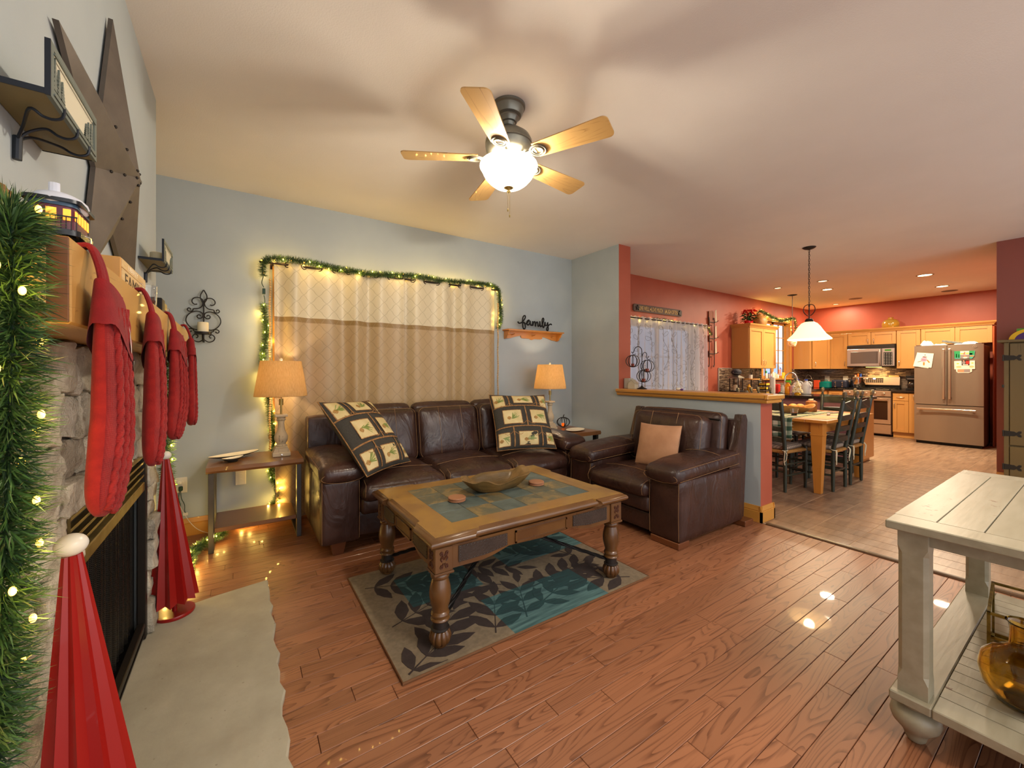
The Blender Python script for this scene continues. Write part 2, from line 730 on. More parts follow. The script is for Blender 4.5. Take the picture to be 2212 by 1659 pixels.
def window(name, x0, x1, z0, z1, y, wall_t, mf, nx, nz, casing=.075, sashes=1, msash=None):
    fr = MB()
    c = casing
    fr.box(x0 - c, x0, y - .02, y, z0 - c, z1 + c, .004).box(x1, x1 + c, y - .02, y, z0 - c, z1 + c, .004)
    fr.box(x0, x1, y - .02, y, z1, z1 + c, .004)
    fr.box(x0 - c - .02, x1 + c + .02, y - .05, y, z0 - .03, z0, .005)
    fr.box(x0, x0 + .015, y, y + wall_t, z0, z1).box(x1 - .015, x1, y, y + wall_t, z0, z1).box(x0, x1, y, y + wall_t, z1 - .015, z1).box(x0, x1, y, y + wall_t, z0, z0 + .015)
    w = struct(name, fr, mf, smooth=False)
    ww = (x1 - x0 - .03) / sashes
    for s_ in range(sashes):
        a = x0 + .015 + ww * s_
        b = a + ww
        sh = MB()
        yy = y + wall_t * .55
        e = .045
        sh.box(a, a + e, yy, yy + .035, z0 + .015, z1 - .015).box(b - e, b, yy, yy + .035, z0 + .015, z1 - .015)
        sh.box(a, b, yy, yy + .035, z1 - .015 - e, z1 - .015).box(a, b, yy, yy + .035, z0 + .015, z0 + .015 + e)
        for i in range(1, nx):
            xx = a + e + (b - a - 2 * e) * i / nx
            sh.box(xx - .008, xx + .008, yy + .006, yy + .028, z0 + .05, z1 - .05)
        for i in range(1, nz):
            zz = z0 + .015 + e + (z1 - z0 - .03 - 2 * e) * i / nz
            sh.box(a + .04, b - .04, yy + .006, yy + .028, zz - .008, zz + .008)
        so = sh.build('sash', msash or mf, w, smooth=False)
        MB().box(a + .04, b - .04, yy + .012, yy + .016, z0 + .05, z1 - .05).build('pane', M_PANE, so, smooth=False)
    return w


window('window_2', *W2, 4.08, .14, M_SASH, 2, 4, .06, 2)
window('window_3', *W3, 4.08, .14, M_OAKZ, 2, 4, .085, 2, M_OAKZ)
# living-room window: shallow unit on the wall behind the drapes
w1 = MB().box(.23, .32, 3.965, 4.0, .72, 2.16, .005).box(2.28, 2.37, 3.965, 4.0, .72, 2.16, .005).box(.32, 2.28, 3.965, 4.0, 2.06, 2.16, .005).box(.20, 2.40, 3.94, 4.0, .70, .74, .005).box(1.27, 1.33, 3.972, 4.0, .74, 2.06)
win1 = struct('window_1', w1, M_OAKZ, smooth=False)
MB().box(.32, 1.27, 3.985, 3.99, .74, 2.06).build('pane', mat('dim_window_glass', '7f93a8', .06), win1, smooth=False)
MB().box(1.33, 2.28, 3.985, 3.99, .74, 2.06).build('pane', bpy.data.materials['dim_window_glass'], win1, smooth=False)
# invented slope beyond the glass, added and toned to keep windows from clipping white
struct('window_backdrop', MB().box(1, 16, 4.3, 7.5, -.5, -.3).add([(-2, 7.4, -.5), (22, 7.4, -.5), (22, 14, 7), (-2, 14, 7), (-2, 14.2, 7), (22, 14.2, 7)], [(0, 1, 2, 3), (3, 2, 5, 4)]), mat('backdrop_grey_blue', '9fb0c6', .9), smooth=False)

# ------------------------------------------------------------------ fireplace: veneer stones, insert, hearth, mantel
def stone_material():
    q = NT('ledge_stone')
    v = q.vec((1, 1, 1), 1)
    n1 = q.noise(v, 9, 5, .65)
    c = q.ramp(n1, [(.22, '5f564a'), (.36, 'a09684'), (.52, 'c3baa6'), (.75, 'd6cebd')])
    n2 = q.noise(v, 3.2, 3)
    c = q.mix(q.ramp(n2, [(.52, (0, 0, 0)), (.68, (.8, .8, .8))]), c, '8a7c66')
    q.col(q.hue(c, .35))
    q.set(q.b, Roughness=.85)
    q.bump(q.noise(v, 30, 6, .7), .9, .02)
    return q.m


M_STONE = stone_material()
sur = thing('stone_surround', 'rough ledge stone facing around the fireplace opening', 'stonework', (-.36, 1.8, 0))
MB().box(-.38, -.366, .93, FBY0 - .01, 0, 1.336).box(-.38, -.366, FBY1 + .0, 2.66, 0, 1.336).box(-.38, -.366, FBY0 - .01, FBY1, FBZ + .01, 1.336).build('mortar_bed', mat('dark_mortar', '4b4137', .95), sur, smooth=False)
rng = random.Random(5)
z = .046
si = 0
while z < 1.33:
    h = rng.choice((.065, .08, .1, .115, .135))
    if 1.336 - (z + h) < .05:
        h = 1.336 - z - .002
    segs = [(.935, 2.662)] if z > FBZ + .005 else [(.935, FBY0 - .002), (FBY1 + .002, 2.662)]
    if z < FBZ + .005 < z + h:
        h = FBZ + .008 - z
    for (a, b) in segs:
        y = a
        while y < b - .01:
            L = rng.uniform(.12, .30)
            if b - (y + L) < .09:
                L = b - y
            d = rng.uniform(.022, .048)
            si += 1
            mb = MB().rbox((-.378 + d / 2, y + L / 2, z + h / 2), (d, L - .004, h - .004), .005, 9 if y < 2 else 5, na=.022, nf=15, seed=si, frac=True)
            s_ = mb.build('stone', M_STONE, sur, angle=50)
            y += L
    z += h

M_GOLD = mat('aged_bronze_trim', '6f6038', .42, .75, c2='85754a', ns=20)
M_DKB = mat('dark_bronze_frame', '2c2620', .45, .5)
M_SOOT = mat('firebox_soot', '15120f', .9)
ins = thing('fireplace_insert', 'bronze louvred gas fireplace insert with a black mesh curtain', 'fireplace', (-.40, 1.97, .05))
MB().box(-.90, -.88, FBY0 + .02, FBY1 - .02, .05, FBZ).box(-.89, -.40, FBY0 + .005, FBY0 + .02, .05, FBZ - .01).box(-.89, -.40, FBY1 - .02, FBY1 - .005, .05, FBZ - .01).box(-.89, -.40, FBY0 + .02, FBY1 - .02, .047, .06).box(-.89, -.40, FBY0 + .02, FBY1 - .02, FBZ - .02, FBZ - .006).build('firebox', M_SOOT, ins, smooth=False)
fr = MB().box(-.385, -.355, FBY1 - .045, FBY1 - .002, .048, FBZ - .002, .003).box(-.385, -.355, FBY0 + .002, FBY0 + .035, .048, FBZ - .002, .003)
fr.build('side_frame', M_DKB, ins, smooth=False)
MB().box(-.385, -.358, FBY0 + .035, FBY1 - .045, .725, .765, .003).build('header_bar', M_GOLD, ins, smooth=False)
MB().box(-.39, -.36, FBY0 + .035, FBY1 - .045, .885, .902, .003).build('top_bar', M_GOLD, ins, smooth=False)
for i in range(4):
    z = .778 + i * .029
    MB().prism([(-.385, z), (-.36, z + .013), (-.36, z + .022), (-.388, z + .008)], FBY0 + .035, FBY1 - .045, 'xz').build('louver', M_GOLD, ins, smooth=False)
MB().box(-.392, -.389, FBY0 + .03, FBY1 - .04, .765, .89).build('louver_back', M_SOOT, ins, smooth=False)
MB().box(-.385, -.357, FBY0 + .035, FBY1 - .045, .105, .125, .003).build('sill_bar', M_DKB, ins, smooth=False)
for i in range(2):
    z = .055 + i * .024
    MB().prism([(-.385, z), (-.36, z + .010), (-.36, z + .019), (-.388, z + .008)], FBY0 + .035, FBY1 - .045, 'xz').build('louver', M_DKB, ins, smooth=False)


def mesh_curtain_material():
    q = NT('chain_mesh_curtain')
    v = q.vec()
    sx = q.n('ShaderNodeSeparateXYZ')
    q.link(v, sx.inputs[0])
    a = q.math('SINE', q.math('MULTIPLY', q.math('ADD', sx.outputs['Y'], sx.outputs['Z']), 900))
    b = q.math('SINE', q.math('MULTIPLY', q.math('SUBTRACT', sx.outputs['Y'], sx.outputs['Z']), 900))
    h = q.math('MAXIMUM', a, b)
    al = q.math('GREATER_THAN', h, .1)
    q.link(al, q.b.inputs['Alpha'])
    q.col('33302c')
    q.set(q.b, Roughness=.4, Metallic=.7)
    return q.m


cur = MB()
def mcf(u, w):
    y = FBY0 + .035 + u * (FBY1 - FBY0 - .08)
    return (-.405 + .009 * math.sin(u * 95) + .003 * math.sin(u * 31), y, .115 + w * .62)
cur.grid(mcf, 160, 4)
cur.build('mesh_curtain', mesh_curtain_material(), ins, fix=False)
lg = MB()
for i, (y, zz, x) in enumerate(((1.7, .13, -.6), (2.05, .14, -.62), (1.95, .22, -.6), (2.2, .13, -.55))):
    lg.tube(cat_rom([(x, y - .25, zz), (x + .03, y, zz + .02), (x - .02, y + .25, zz)], 4), [.03, .034, .036, .04, .042, .04, .036, .032, .03], 9)
lg.build('gas_logs', mat('charred_log', '5a4536', .9, c2='231c17', ns=14), ins)

hs = []
rng = random.Random(9)
for i in range(40):
    y = .35 + (2.775 - .35) * i / 39
    hs.append((.137 + .008 * math.sin(i * 1.7) * rng.random() + rng.uniform(-.006, .006), y))
hp = [(-.378, .35)] + hs + [(-.1, 2.735), (-.378, 2.66)]
hb = MB()
n = len(hp)
ins_ = [(x - (.006 if 0 < k <= 40 else 0), y) for k, (x, y) in enumerate(hp)]
lowr = [(x - rng.uniform(0, .008) if 0 < k <= 40 else x, y) for k, (x, y) in enumerate(hp)]
vs = [(x, y, .001) for x, y in lowr] + [(x, y, .036) for x, y in hp] + [(x, y, .044) for x, y in ins_]
fs = [tuple(range(2 * n, 3 * n)), tuple(reversed(range(n)))]
for L in (0, 1):
    fs += [(L * n + i, L * n + (i + 1) % n, (L + 1) * n + (i + 1) % n, (L + 1) * n + i) for i in range(n)]
hb.add(vs, fs)
q = NT('limestone_hearth')
v = q.vec()
c = q.ramp(q.noise(v, 4, 5, .6), [(.3, '9b937f'), (.55, 'a9a28d'), (.75, 'b5ae9a')])
c = q.mix(q.ramp(q.noise(v, 60, 2), [(.72, (0, 0, 0)), (.78, (.6, .6, .6))]), c, '7c745f')
q.col(c)
q.set(q.b, Roughness=.8)
q.bump(q.noise(v, 90, 4), .12, .004)
hb.solo('hearth_slab', q.m, 'pale limestone hearth slab with a chipped front edge on the floor', 'hearth', (-.12, 1.6, 0), smooth=False)

M_BEAM = wood('pine_beam', 'b98a45', '8a5f28', 'Y', 14, .8, .45, .1, .35, .1, .12)
M_BEAMEND = wood('pine_beam_end', 'd6ad66', 'a97a3a', 'Z', 10, .9, .45, .1, .2, .1)
M_BEAMDK = wood('dark_pine_beam_end', '6e4526', '4b2d17', 'X', 14, .8, .45, .1, .3, .1)
man = thing('mantel_beam', 'thick honey pine mantel beam above the fireplace', 'mantel', (-.30, 1.83, 1.336))
MB().box(-.38, -.2255, .937, 2.72, 1.338, 1.479, .004).build('beam', M_BEAM, man, smooth=False)
MB().box(-.379, -.2275, .933, .938, 1.34, 1.477, .001).build('end_frame', M_BEAMDK, man, smooth=False)
MB().box(-.372, -.252, .931, .934, 1.36, 1.458, .001).build('end_panel', M_BEAMEND, man, smooth=False)

# ------------------------------------------------------------------ barn star
M_TIN = mat('brown_grey_tin', '5b534c', .45, .45, c2='665d55', ns=14, bump=.05, bs=60)
M_TIN2 = mat('dark_brown_tin', '453a33', .5, .4, c2='4d4139', ns=14)
sy, sz, sr = 1.92, 1.945, .527
star = thing('barn_star', 'large brown metal barn star hung above the mantel', 'star', (-.37, sy, sz))
ri = sr * .40
for k in range(5):
    a = PI / 2 + k * 2 * PI / 5
    tip = (-.362, sy + sr * math.cos(a), sz + sr * math.sin(a))
    apex = (-.292, sy, sz)
    vl, vr = [(-.362, sy + ri * math.cos(a + d), sz + ri * math.sin(a + d)) for d in (PI / 5, -PI / 5)]
    off = lambda p: (p[0] - .012, p[1], p[2])
    mb = MB()
    vs = [apex, tip, vl, vr, off(apex), off(tip), off(vl), off(vr)]
    mb.add(vs, [(0, 2, 1), (0, 1, 3), (4, 5, 6), (4, 7, 5), (1, 2, 6, 5), (3, 1, 5, 7), (2, 0, 4, 6), (0, 3, 7, 4)])
    pt = mb.build('star_point', [M_TIN, M_TIN2], star, smooth=False)
    rv = MB()
    for t in (.12, .42, .72):
        p = V(apex).lerp(V(vl), t)
        rv.ell((p.x + .003, p.y + .004, p.z), .005, 8, 5)
    rv.build('rivets', M_DKB, pt)

# ------------------------------------------------------------------ pine-tree wall shelves
M_OLIVE = mat('olive_stained_board', '6d6038', .5, c2='7a6c42', ns=5)
M_NAVY = mat('blue_black_metal', '23272e', .45, .4)
M_GREYF = mat('grey_green_metal', '6b7570', .45, .4)


def pine_shelf(y0, label):
    L, x0, x1, z0 = .285, -.379, -.296, 1.772
    t = thing('wall_shelf', label, 'shelf', (-.34, y0 + L / 2, z0), 0, 'pine tree candle shelves on the chimney wall')
    MB().box(x0, x1, y0, y0 + L, z0, z0 + .008, .001).build('board', M_OLIVE, t, smooth=False)
    MB().box(x0, x1 + .001, y0 - .002, y0 + .0, z0 - .001, z0 + .010).build('edge_strip', M_NAVY, t, smooth=False)
    MB().box(x0, x1, y0 + L, y0 + L + .002, z0 - .001, z0 + .010).build('edge_strip', M_NAVY, t, smooth=False)
    f = MB()
    zt = z0 + .102
    f.box(x1, x1 + .007, y0, y0 + L, z0 - .002, z0 + .018).box(x1, x1 + .007, y0, y0 + L, zt - .012, zt).box(x1, x1 + .007, y0, y0 + .014, z0 + .018, zt - .012).box(x1, x1 + .007, y0 + L - .014, y0 + L, z0 + .018, zt - .012)
    f.box(x1 + .007, x1 + .009, y0 + .012, y0 + L - .012, zt - .020, zt - .017).box(x1 + .007, x1 + .009, y0 + .012, y0 + L - .012, z0 + .006, z0 + .009)
    fo = f.build('panel_frame', M_GREYF, t, smooth=False)
    MB().box(x1 + .0005, x1 + .003, y0 + .014, y0 + L - .014, z0 + .018, zt - .012).build('panel', mat('parchment_panel', 'cfc9b0', .6, emit='cfc9b0', es=.0), fo, smooth=False)
    MB().box(x1 - .001, x1 + .007, y0 - .003, y0, z0 - .002, zt).build('panel_edge', M_NAVY, fo, smooth=False)
    for (dy, hh) in ((.026, .062), (.047, .052), (.066, .040), (.215, .034), (.232, .045), (.252, .052)):
        poly = [(y0 + dy - .002, z0 + .018)]
        nb = 7
        left, right = [], []
        for b in range(nb):
            zz = z0 + .022 + hh * b / nb
            w = .013 * (1 - b / nb)
            left += [(y0 + dy - w, zz), (y0 + dy - w * .45, zz + hh / nb * .75)]
            right += [(y0 + dy + w, zz), (y0 + dy + w * .45, zz + hh / nb * .75)]
        poly = left + [(y0 + dy, z0 + .022 + hh)] + right[::-1]
        MB().prism(poly, x1 + .003, x1 + .006, 'yz').build('pine_silhouette', M_GREYF, t, smooth=False)
    for k in range(3):
        yy = y0 + L * (.22 + .28 * k)
        p = [(x0 + .004, y0 + L * .5, z0 - .045), (x0 + .02, y0 + L * .5 + (yy - y0 - L * .5) * .3, z0 - .022), (x0 + .045, yy, z0 - .007), (x0 + .062, yy, z0 - .016), (x1 - .006, yy, z0 - .018), (x1 + .006, yy, z0 - .010), (x1 + .008, yy, z0 + .008)]
        MB().tube(cat_rom(p, 5), .0028, 7).build('wire_brace', M_NAVY, t)
    MB().tube([(x0 + .006, y0 + L * .5, z0 - .035), (x0 + .005, y0 + L * .5, z0 - .082)], .007, 10).build('mount_peg', M_NAVY, t)
    return t


pine_shelf(1.095, 'dark candle shelf with pine silhouettes left of the metal star')
pine_shelf(2.44, 'dark candle shelf right of the star holding a cream candle')
cn = thing('pillar_candle', 'short cream candle on the shelf right of the star', 'candle', (-.335, 2.60, 1.7805))
MB().lathe([(.0, 0), (.026, 0), (.027, .003), (.027, .058), (.024, .061), (.012, .057), (0, .056)], (-.335, 2.60, 1.7805), 20).build('wax', M_CREAM, cn)
MB().cyl((-.335, 2.60, 1.8355), (-.335, 2.60, 1.8445), .001, n=6).build('wick', M_BLACK, cn)

# ------------------------------------------------------------------ things on the mantel
# carved log
lgm = MB()
pts = cat_rom([(-.342, .985, 1.525), (-.342, 1.05, 1.533), (-.342, 1.12, 1.529), (-.343, 1.20, 1.522), (-.344, 1.27, 1.515)], 5)
lgm.tube(pts, [.043 + .008 * noise.noise(V((i * .9, 3, 1))) for i in range(len(pts))], 14, twist=.1)
for i, vv in enumerate(lgm.v):
    d = noise.noise(V(vv) * 28) * .006
    lgm.v[i] = (max(-.374, min(-.316, -.343 + (vv[0] + .343) * .62 + d)), vv[1], max(1.4795, vv[2] + d * 1.4))
lgm.solo('driftwood_log', mat('weathered_wood', 'a9813f', .7, c2='5b4021', ns=7, stretch=(6, 1, 6), bump=.4, bs=30), 'weathered piece of wood lying on the mantel behind the train car', 'driftwood', (-.33, 1.1, 1.48), angle=60)
# toy train car, end on to the room
tc = thing('toy_train_car', 'toy observation train car with snowy roof and lit windows on the mantel', 'train', (-.288, 1.17, 1.479))
tcx, tcy = -.288, 1.17
M_TRAIN = mat('black_glossy_plastic', '1b1d22', .2)
def rr(w, l, z0, z1, m, name, r=.02, parent=tc):
    poly = []
    for (sx, sy_) in ((1, 1), (-1, 1), (-1, -1), (1, -1)):
        for k in range(5):
            a0 = {(1, 1): 0, (-1, 1): PI / 2, (-1, -1): PI, (1, -1): 1.5 * PI}[(sx, sy_)]
            a = a0 + k * PI / 8
            poly.append((tcx + sx * (w / 2 - r) + r * math.cos(a), tcy + sy_ * (l / 2 - r) + r * math.sin(a)))
    return MB().prism(poly, z0, z1, 'xy').build(name, m, parent, angle=40)
rr(.066, .170, 1.505, 1.513, M_TRAIN, 'underframe')
rr(.052, .150, 1.513, 1.548, mat('maroon_car_body', '5a2238', .4), 'body')
rr(.056, .158, 1.546, 1.551, mat('blue_trim', '2d4a66', .4), 'cornice')
rr(.068, .172, 1.551, 1.556, M_TRAIN, 'roof_edge')
MB().ell((tcx, tcy, 1.556), (.035, .087, .016), 20, 10).build('roof', mat('snow_white', 'cfd2dc', .6), tc)
MB().cyl((tcx, tcy - .05, 1.566), (tcx, tcy - .05, 1.580), .007, n=10).build('chimney', bpy.data.materials['snow_white'], tc)
M_LITW = mat('lit_toy_window', 'ffb347', .4, emit='ffa030', es=1.0)
for (dx, w) in ((-.018, .009), (0, .012), (.018, .009)):
    MB().box(tcx + dx - w / 2, tcx + dx + w / 2, tcy - .0765, tcy - .0745, 1.526, 1.542).build('car_window', M_LITW, tc, smooth=False)
for k in range(5):
    yy = tcy - .055 + k * .027
    MB().box(tcx + .0255, tcx + .027, yy - .008, yy + .008, 1.528, 1.542).build('car_window', M_LITW, tc, smooth=False)
rl = MB()
for k in range(11):
    x = tcx - .03 + k * .006
    rl.cyl((x, tcy - .083, 1.512), (x, tcy - .083, 1.530), .0007, n=5)
rl.box(tcx - .031, tcx + .031, tcy - .0842, tcy - .0818, 1.5295, 1.5315)
rl.build('railing', M_TRAIN, tc, smooth=False)
for (dx, dy) in ((-.02, -.05), (.02, -.05), (-.02, .05), (.02, .05), (-.02, -.025), (.02, -.025)):
    MB().cyl((tcx + dx - .003, tcy + dy, 1.4915), (tcx + dx + .003, tcy + dy, 1.4915), .011, n=16).build('wheel', M_TRAIN, tc)
MB().box(tcx - .016, tcx + .016, tcy - .07, tcy + .07, 1.489, 1.506, .002).build('bogie', M_TRAIN, tc, smooth=False)
MB().box(tcx - .030, tcx + .030, tcy - .09, tcy + .09, 1.4792, 1.4815, .0005).build('track', M_STEEL, tc, smooth=False)
for o in list(bpy.data.objects):
    if o.parent == tc:
        o.scale = (1.12, .62, 1.30)
tc.location = (-.285, 1.125, 1.4795)
for o in list(bpy.data.objects):
    if o.parent == tc:
        o.location = (0, 0, -.0003)
# FAMILY block sign
M_BLOCK = wood('knotty_block', 'c8924a', '9a6325', 'Y', 9, 1.4, .5, .1, .3, .15)
M_FACE = mat('whitewashed_face', 'd9bd8a', .7, c2='cda870', ns=14, stretch=(1, 1, 5))
sg = thing('block_sign', 'wooden block sign with FAMILY lettering on the mantel', 'sign', (-.29, 1.62, 1.479))
sb = (-.300, 1.47, 1.80)
MB().box(-.345, -.262, 1.47, 1.80, 1.4795, 1.567, .002).build('block', M_BLOCK, sg, smooth=False)
MB().box(-.262, -.2605, 1.474, 1.796, 1.483, 1.539).build('lower_face', M_FACE, sg, smooth=False)
MB().box(-.262, -.2605, 1.474, 1.796, 1.541, 1.564).build('upper_face', M_FACE, sg, smooth=False)
MB().box(-.352, -.346, 1.465, 1.475, 1.4795, 1.567).build('back_bracket', M_BLACK, sg, smooth=False)
MX = Matrix(((0, 0, 1, 0), (1, 0, 0, 0), (0, 1, 0, 0), (0, 0, 0, 1)))      # text x -> +y, text y -> +z, faces +x
vs, fs = text_mesh('FAMILY', .052, .0006, 1.55)
MB().add(vs, fs, Matrix.Translation((-.2604, 1.635, 1.511)) @ MX).build('lettering', mat('sepia_ink', '4a3a24', .7), sg, smooth=False)
vs, fs = text_mesh('LIBERTY', .018, .0005, 2.0)
MB().add(vs, fs, Matrix.Translation((-.2604, 1.61, 1.5525)) @ MX).build('lettering', mat('white_ink', 'efe2c4', .7), sg, smooth=False)
gl = thing('glass_tumbler', 'clear glass candle tumbler next to the block sign', 'glass', (-.275, 1.90, 1.479))
MB().lathe([(0, .003), (.027, .003), (.030, .085), (.032, .085), (.029, 0), (0, 0)], (-.275, 1.90, 1.4792), 24).build('tumbler', M_CLEAR, gl, angle=50)
MB().lathe([(0, 0), (.025, 0), (.0265, .03), (0, .03)], (-.275, 1.90, 1.4835), 20).build('wax', mat('pale_violet_wax', 'cbb8b4', .5), gl)
bx = thing('small_box', 'small dark and brass box at the far end of the mantel', 'box', (-.285, 2.16, 1.479))
MB().box(-.315, -.255, 2.10, 2.17, 1.4795, 1.555, .003).build('box_body', M_BLACK, bx, smooth=False)
MB().box(-.313, -.257, 2.17, 2.25, 1.4795, 1.548, .003).build('brass_half', M_BRASS, bx, smooth=False)
MB().box(-.2545, -.253, 2.17, 2.248, 1.505, 1.514).build('label_band', mat('plum_label', '6d3350', .5), bx, smooth=False)

# ------------------------------------------------------------------ stockings
def knit_material(name, c, c2, sc_=1.0):
    q = NT(name)
    v = q.vec()
    q.col(q.ramp(q.noise(v, 25, 3), [(.3, c), (.7, c2)]))
    q.set(q.b, Roughness=.9)
    q.b.inputs['Sheen Weight'].default_value = .04
    w = q.n('ShaderNodeTexWave', wave_type='BANDS', bands_direction='Z')
    q.set(w, Vector=v, Scale=90 * sc_, Distortion=2.0, Detail=1.0)
    w2 = q.n('ShaderNodeTexWave', wave_type='BANDS', bands_direction='Y')
    q.set(w2, Vector=v, Scale=70 * sc_, Distortion=1.0)
    q.bump(q.math('ADD', q.math('MULTIPLY', w.outputs['Fac'], w2.outputs['Fac']), q.noise(v, 400, 2)), .45, .002)
    return q.m


M_KNIT = knit_material('red_cable_knit', '7d0f0d', '941712')
M_FLEECE = mat('red_fleece', '85120f', .95, c2='981a13', ns=40, sheen=.05, bump=.25, bs=500)
M_CUFF = mat('deep_red_felt', '780f12', .95, c2='881316', ns=30, sheen=.05, bump=.2, bs=400)
M_SILVER = mat('silver_felt_letter', 'c9c2bd', .6)


def stocking():
    """local frame: hangs from (0,0,0) at the mantel edge; +x into the room, -y toward the toe"""
    t = thing('christmas_stocking', '', 'stocking', (0, 0, 0), 0, 'red christmas stockings on the mantel')
    path = [(.0, -.075), (.004, -.13), (.006, -.19), (.008, -.25), (.010, -.305), (.0, -.352), (-.024, -.395), (-.048, -.43), (-.062, -.455), (-.068, -.468)]
    hw = [.066, .070, .072, .073, .078, .080, .070, .058, .040, .012]
    th = [.012, .015, .018, .020, .021, .022, .021, .019, .015, .007]
    P = cat_rom([(s, 0, z) for s, z in path], 4)
    k = len(P)
    HW = [x.x for x in cat_rom([(a, 0, 0) for a in hw], 4)]
    TH = [x.x for x in cat_rom([(a, 0, 0) for a in th], 4)]
    xo = .024

    def surf(i, a):
        d = (P[min(k - 1, i + 1)] - P[max(0, i - 1)]).normalized()
        nrm = V((-d.z, 0, d.x)) if d.z < 0 else V((d.z, 0, -d.x))
        p = P[i] + V((nrm.x, 0, nrm.z)) * (HW[i] * math.cos(a))
        e = math.sin(a)
        return V((xo + TH[i] * math.copysign(abs(e) ** .75, e), p.x, p.z))
    n = 28
    vs = [surf(i, 2 * PI * j / n) for i in range(k) for j in range(n)]
    fs = [(i * n + j, i * n + (j + 1) % n, (i + 1) * n + (j + 1) % n, (i + 1) * n + j) for i in range(k - 1) for j in range(n)]
    fs += [tuple(reversed(range(n))), tuple((k - 1) * n + j for j in range(n))]
    MB().add(vs, fs).build('sock', M_KNIT, t, world=False, angle=80)
    # smooth fleece back and side edge
    fl = MB()
    vs, fs = [], []
    A = [PI * .92 + PI * .5 * j / 8 for j in range(9)]
    for i in range(k):
        for a in A:
            c = V((xo, P[i].x, P[i].z))
            p = surf(i, a)
            vs.append(c + (p - c) * 1.05)
    fs = [(i * 9 + j, i * 9 + j + 1, (i + 1) * 9 + j + 1, (i + 1) * 9 + j) for i in range(k - 1) for j in range(8)]
    fl.add(vs, fs).build('fleece_side', M_FLEECE, t, world=False, angle=80, fix=False)
    # cables along the front
    cb = MB()
    for (off, ph) in ((.30, 0), (.43, 1.5), (.57, .4), (.70, 2.0)):
        for s_ in (0, PI):
            pts = []
            for i in range(2, k - 3):
                for q in (0, .5):
                    t_ = (i + q) * .95
                    a = PI * off + .055 * math.sin(t_ * 1.6 + s_ + ph) / 1.0
                    a0, a1 = surf(i, a), surf(i + 1, a)
                    p = a0.lerp(a1, q)
                    p.x += .002 + .0018 * math.cos(t_ * 1.6 + s_ + ph)
                    pts.append(p)
            cb.tube(pts, .0048, 6)
    cb.build('cable_knit', M_KNIT, t, world=False, angle=80)
    # turned-down cuff with a pointed hem
    def cuf(u, w):
        a = 2 * PI * u
        flare = 1 + .32 * w
        y = (.074 * flare) * math.cos(a)
        x = xo + (.016 + .010 * w) * math.copysign(abs(math.sin(a)) ** .8, math.sin(a))
        hem = -.165 - .022 * math.cos(a) - .014 * (math.cos(a) > .8) - .008 * math.sin(2 * a)
        return (x, .004 + y + .010 * w, -.072 - .30 * (y + .02) + (hem + .072) * w * 1.22 + .004 * math.sin(6 * a) * w)
    cf = MB().grid(cuf, 36, 8, True)
    cf.f.append(tuple(range(36)))
    cf.build('cuff', M_CUFF, t, world=False, angle=80, fix=False)
    # hanging loop over the hook
    lp = cat_rom([(-.012, -.030, .004), (.002, -.030, .006), (.010, -.034, -.008), (.020, -.046, -.040), (.026, -.056, -.078)], 5)
    MB().tube(lp, .0075, 8, flat=.7).build('hanging_loop', M_CUFF, t, world=False)
    lp2 = cat_rom([(-.012, -.018, .004), (.002, -.018, .006), (.012, -.022, -.010), (.022, -.034, -.042), (.028, -.042, -.078)], 5)
    MB().tube(lp2, .0075, 8, flat=.7).build('hanging_loop', M_CUFF, t, world=False)
    MB().tube(cat_rom([(-.02, -.024, .0035), (-.004, -.024, .0035), (.003, -.024, .004), (.004, -.024, .020), (-.004, -.024, .024)], 4), .0016, 6).build('hook', M_CLEAR, t, world=False)
    return t, cuf


st, cuf = stocking()
sty = (1.05, 1.507, 2.033, 2.514)
stl = ('red cable-knit stocking hanging nearest the garland end of the mantel', 'red cable-knit stocking second from the garland end of the mantel',
       'red cable-knit stocking third from the garland end of the mantel', 'red cable-knit stocking farthest along the mantel')
st.location = (-.2255, sty[0], 1.4795)
st['label'] = stl[0]
socks = [st] + [dup(st, (-.2255, sty[i], 1.4795), (0, R(4), R(-6), R(8))[i], stl[i]) for i in (1, 2, 3)]


def letter(sock, strokes):
    """flat felt strokes laid on the cuff; points are (around 0..1, down 0..1, half width)"""
    mb = MB()
    for stq in strokes:
        P = [V(cuf(u, w)) for u, w, _ in stq]
        vs = []
        for i, (u, w, h) in enumerate(stq):
            a, b = V(cuf(u - h, w)), V(cuf(u + h, w))
            for p in (a, b):
                vs.append(p + V((.0022, 0, 0)))
        mb.add(vs, [(2 * i, 2 * i + 1, 2 * i + 3, 2 * i + 2) for i in range(len(stq) - 1)])
    o = mb.build('felt_letter', M_SILVER, sock, world=False, fix=False)


letter(socks[0], [[(.20, .35, .004), (.215, .5, .010), (.225, .65, .012), (.24, .80, .009), (.25, .92, .004)],
                  [(.20, .35, .004), (.165, .5, .006), (.155, .62, .010), (.165, .76, .010), (.195, .9, .010), (.22, .99, .007)]])
letter(socks[1], [[(.24, .90, .003), (.215, .72, .004)], [(.205, .42, .004), (.20, .6, .010), (.205, .75, .010), (.215, .95, .006)], [(.215, .95, .003), (.185, .8, .004), (.165, .68, .003)]])
letter(socks[2], [[(.165, .55, .003), (.195, .6, .004), (.225, .68, .003)], [(.165, .55, .010), (.19, .7, .014), (.215, .88, .006), (.222, .96, .003)]])

# ------------------------------------------------------------------ pleated red trees on the hearth
M_TREE = mat('glossy_red_tin', '8f130f', .33, coat=.15)
M_TREEIN = M_TREE
M_BALL = mat('pearl_white_ball', 'dcd8cc', .3)


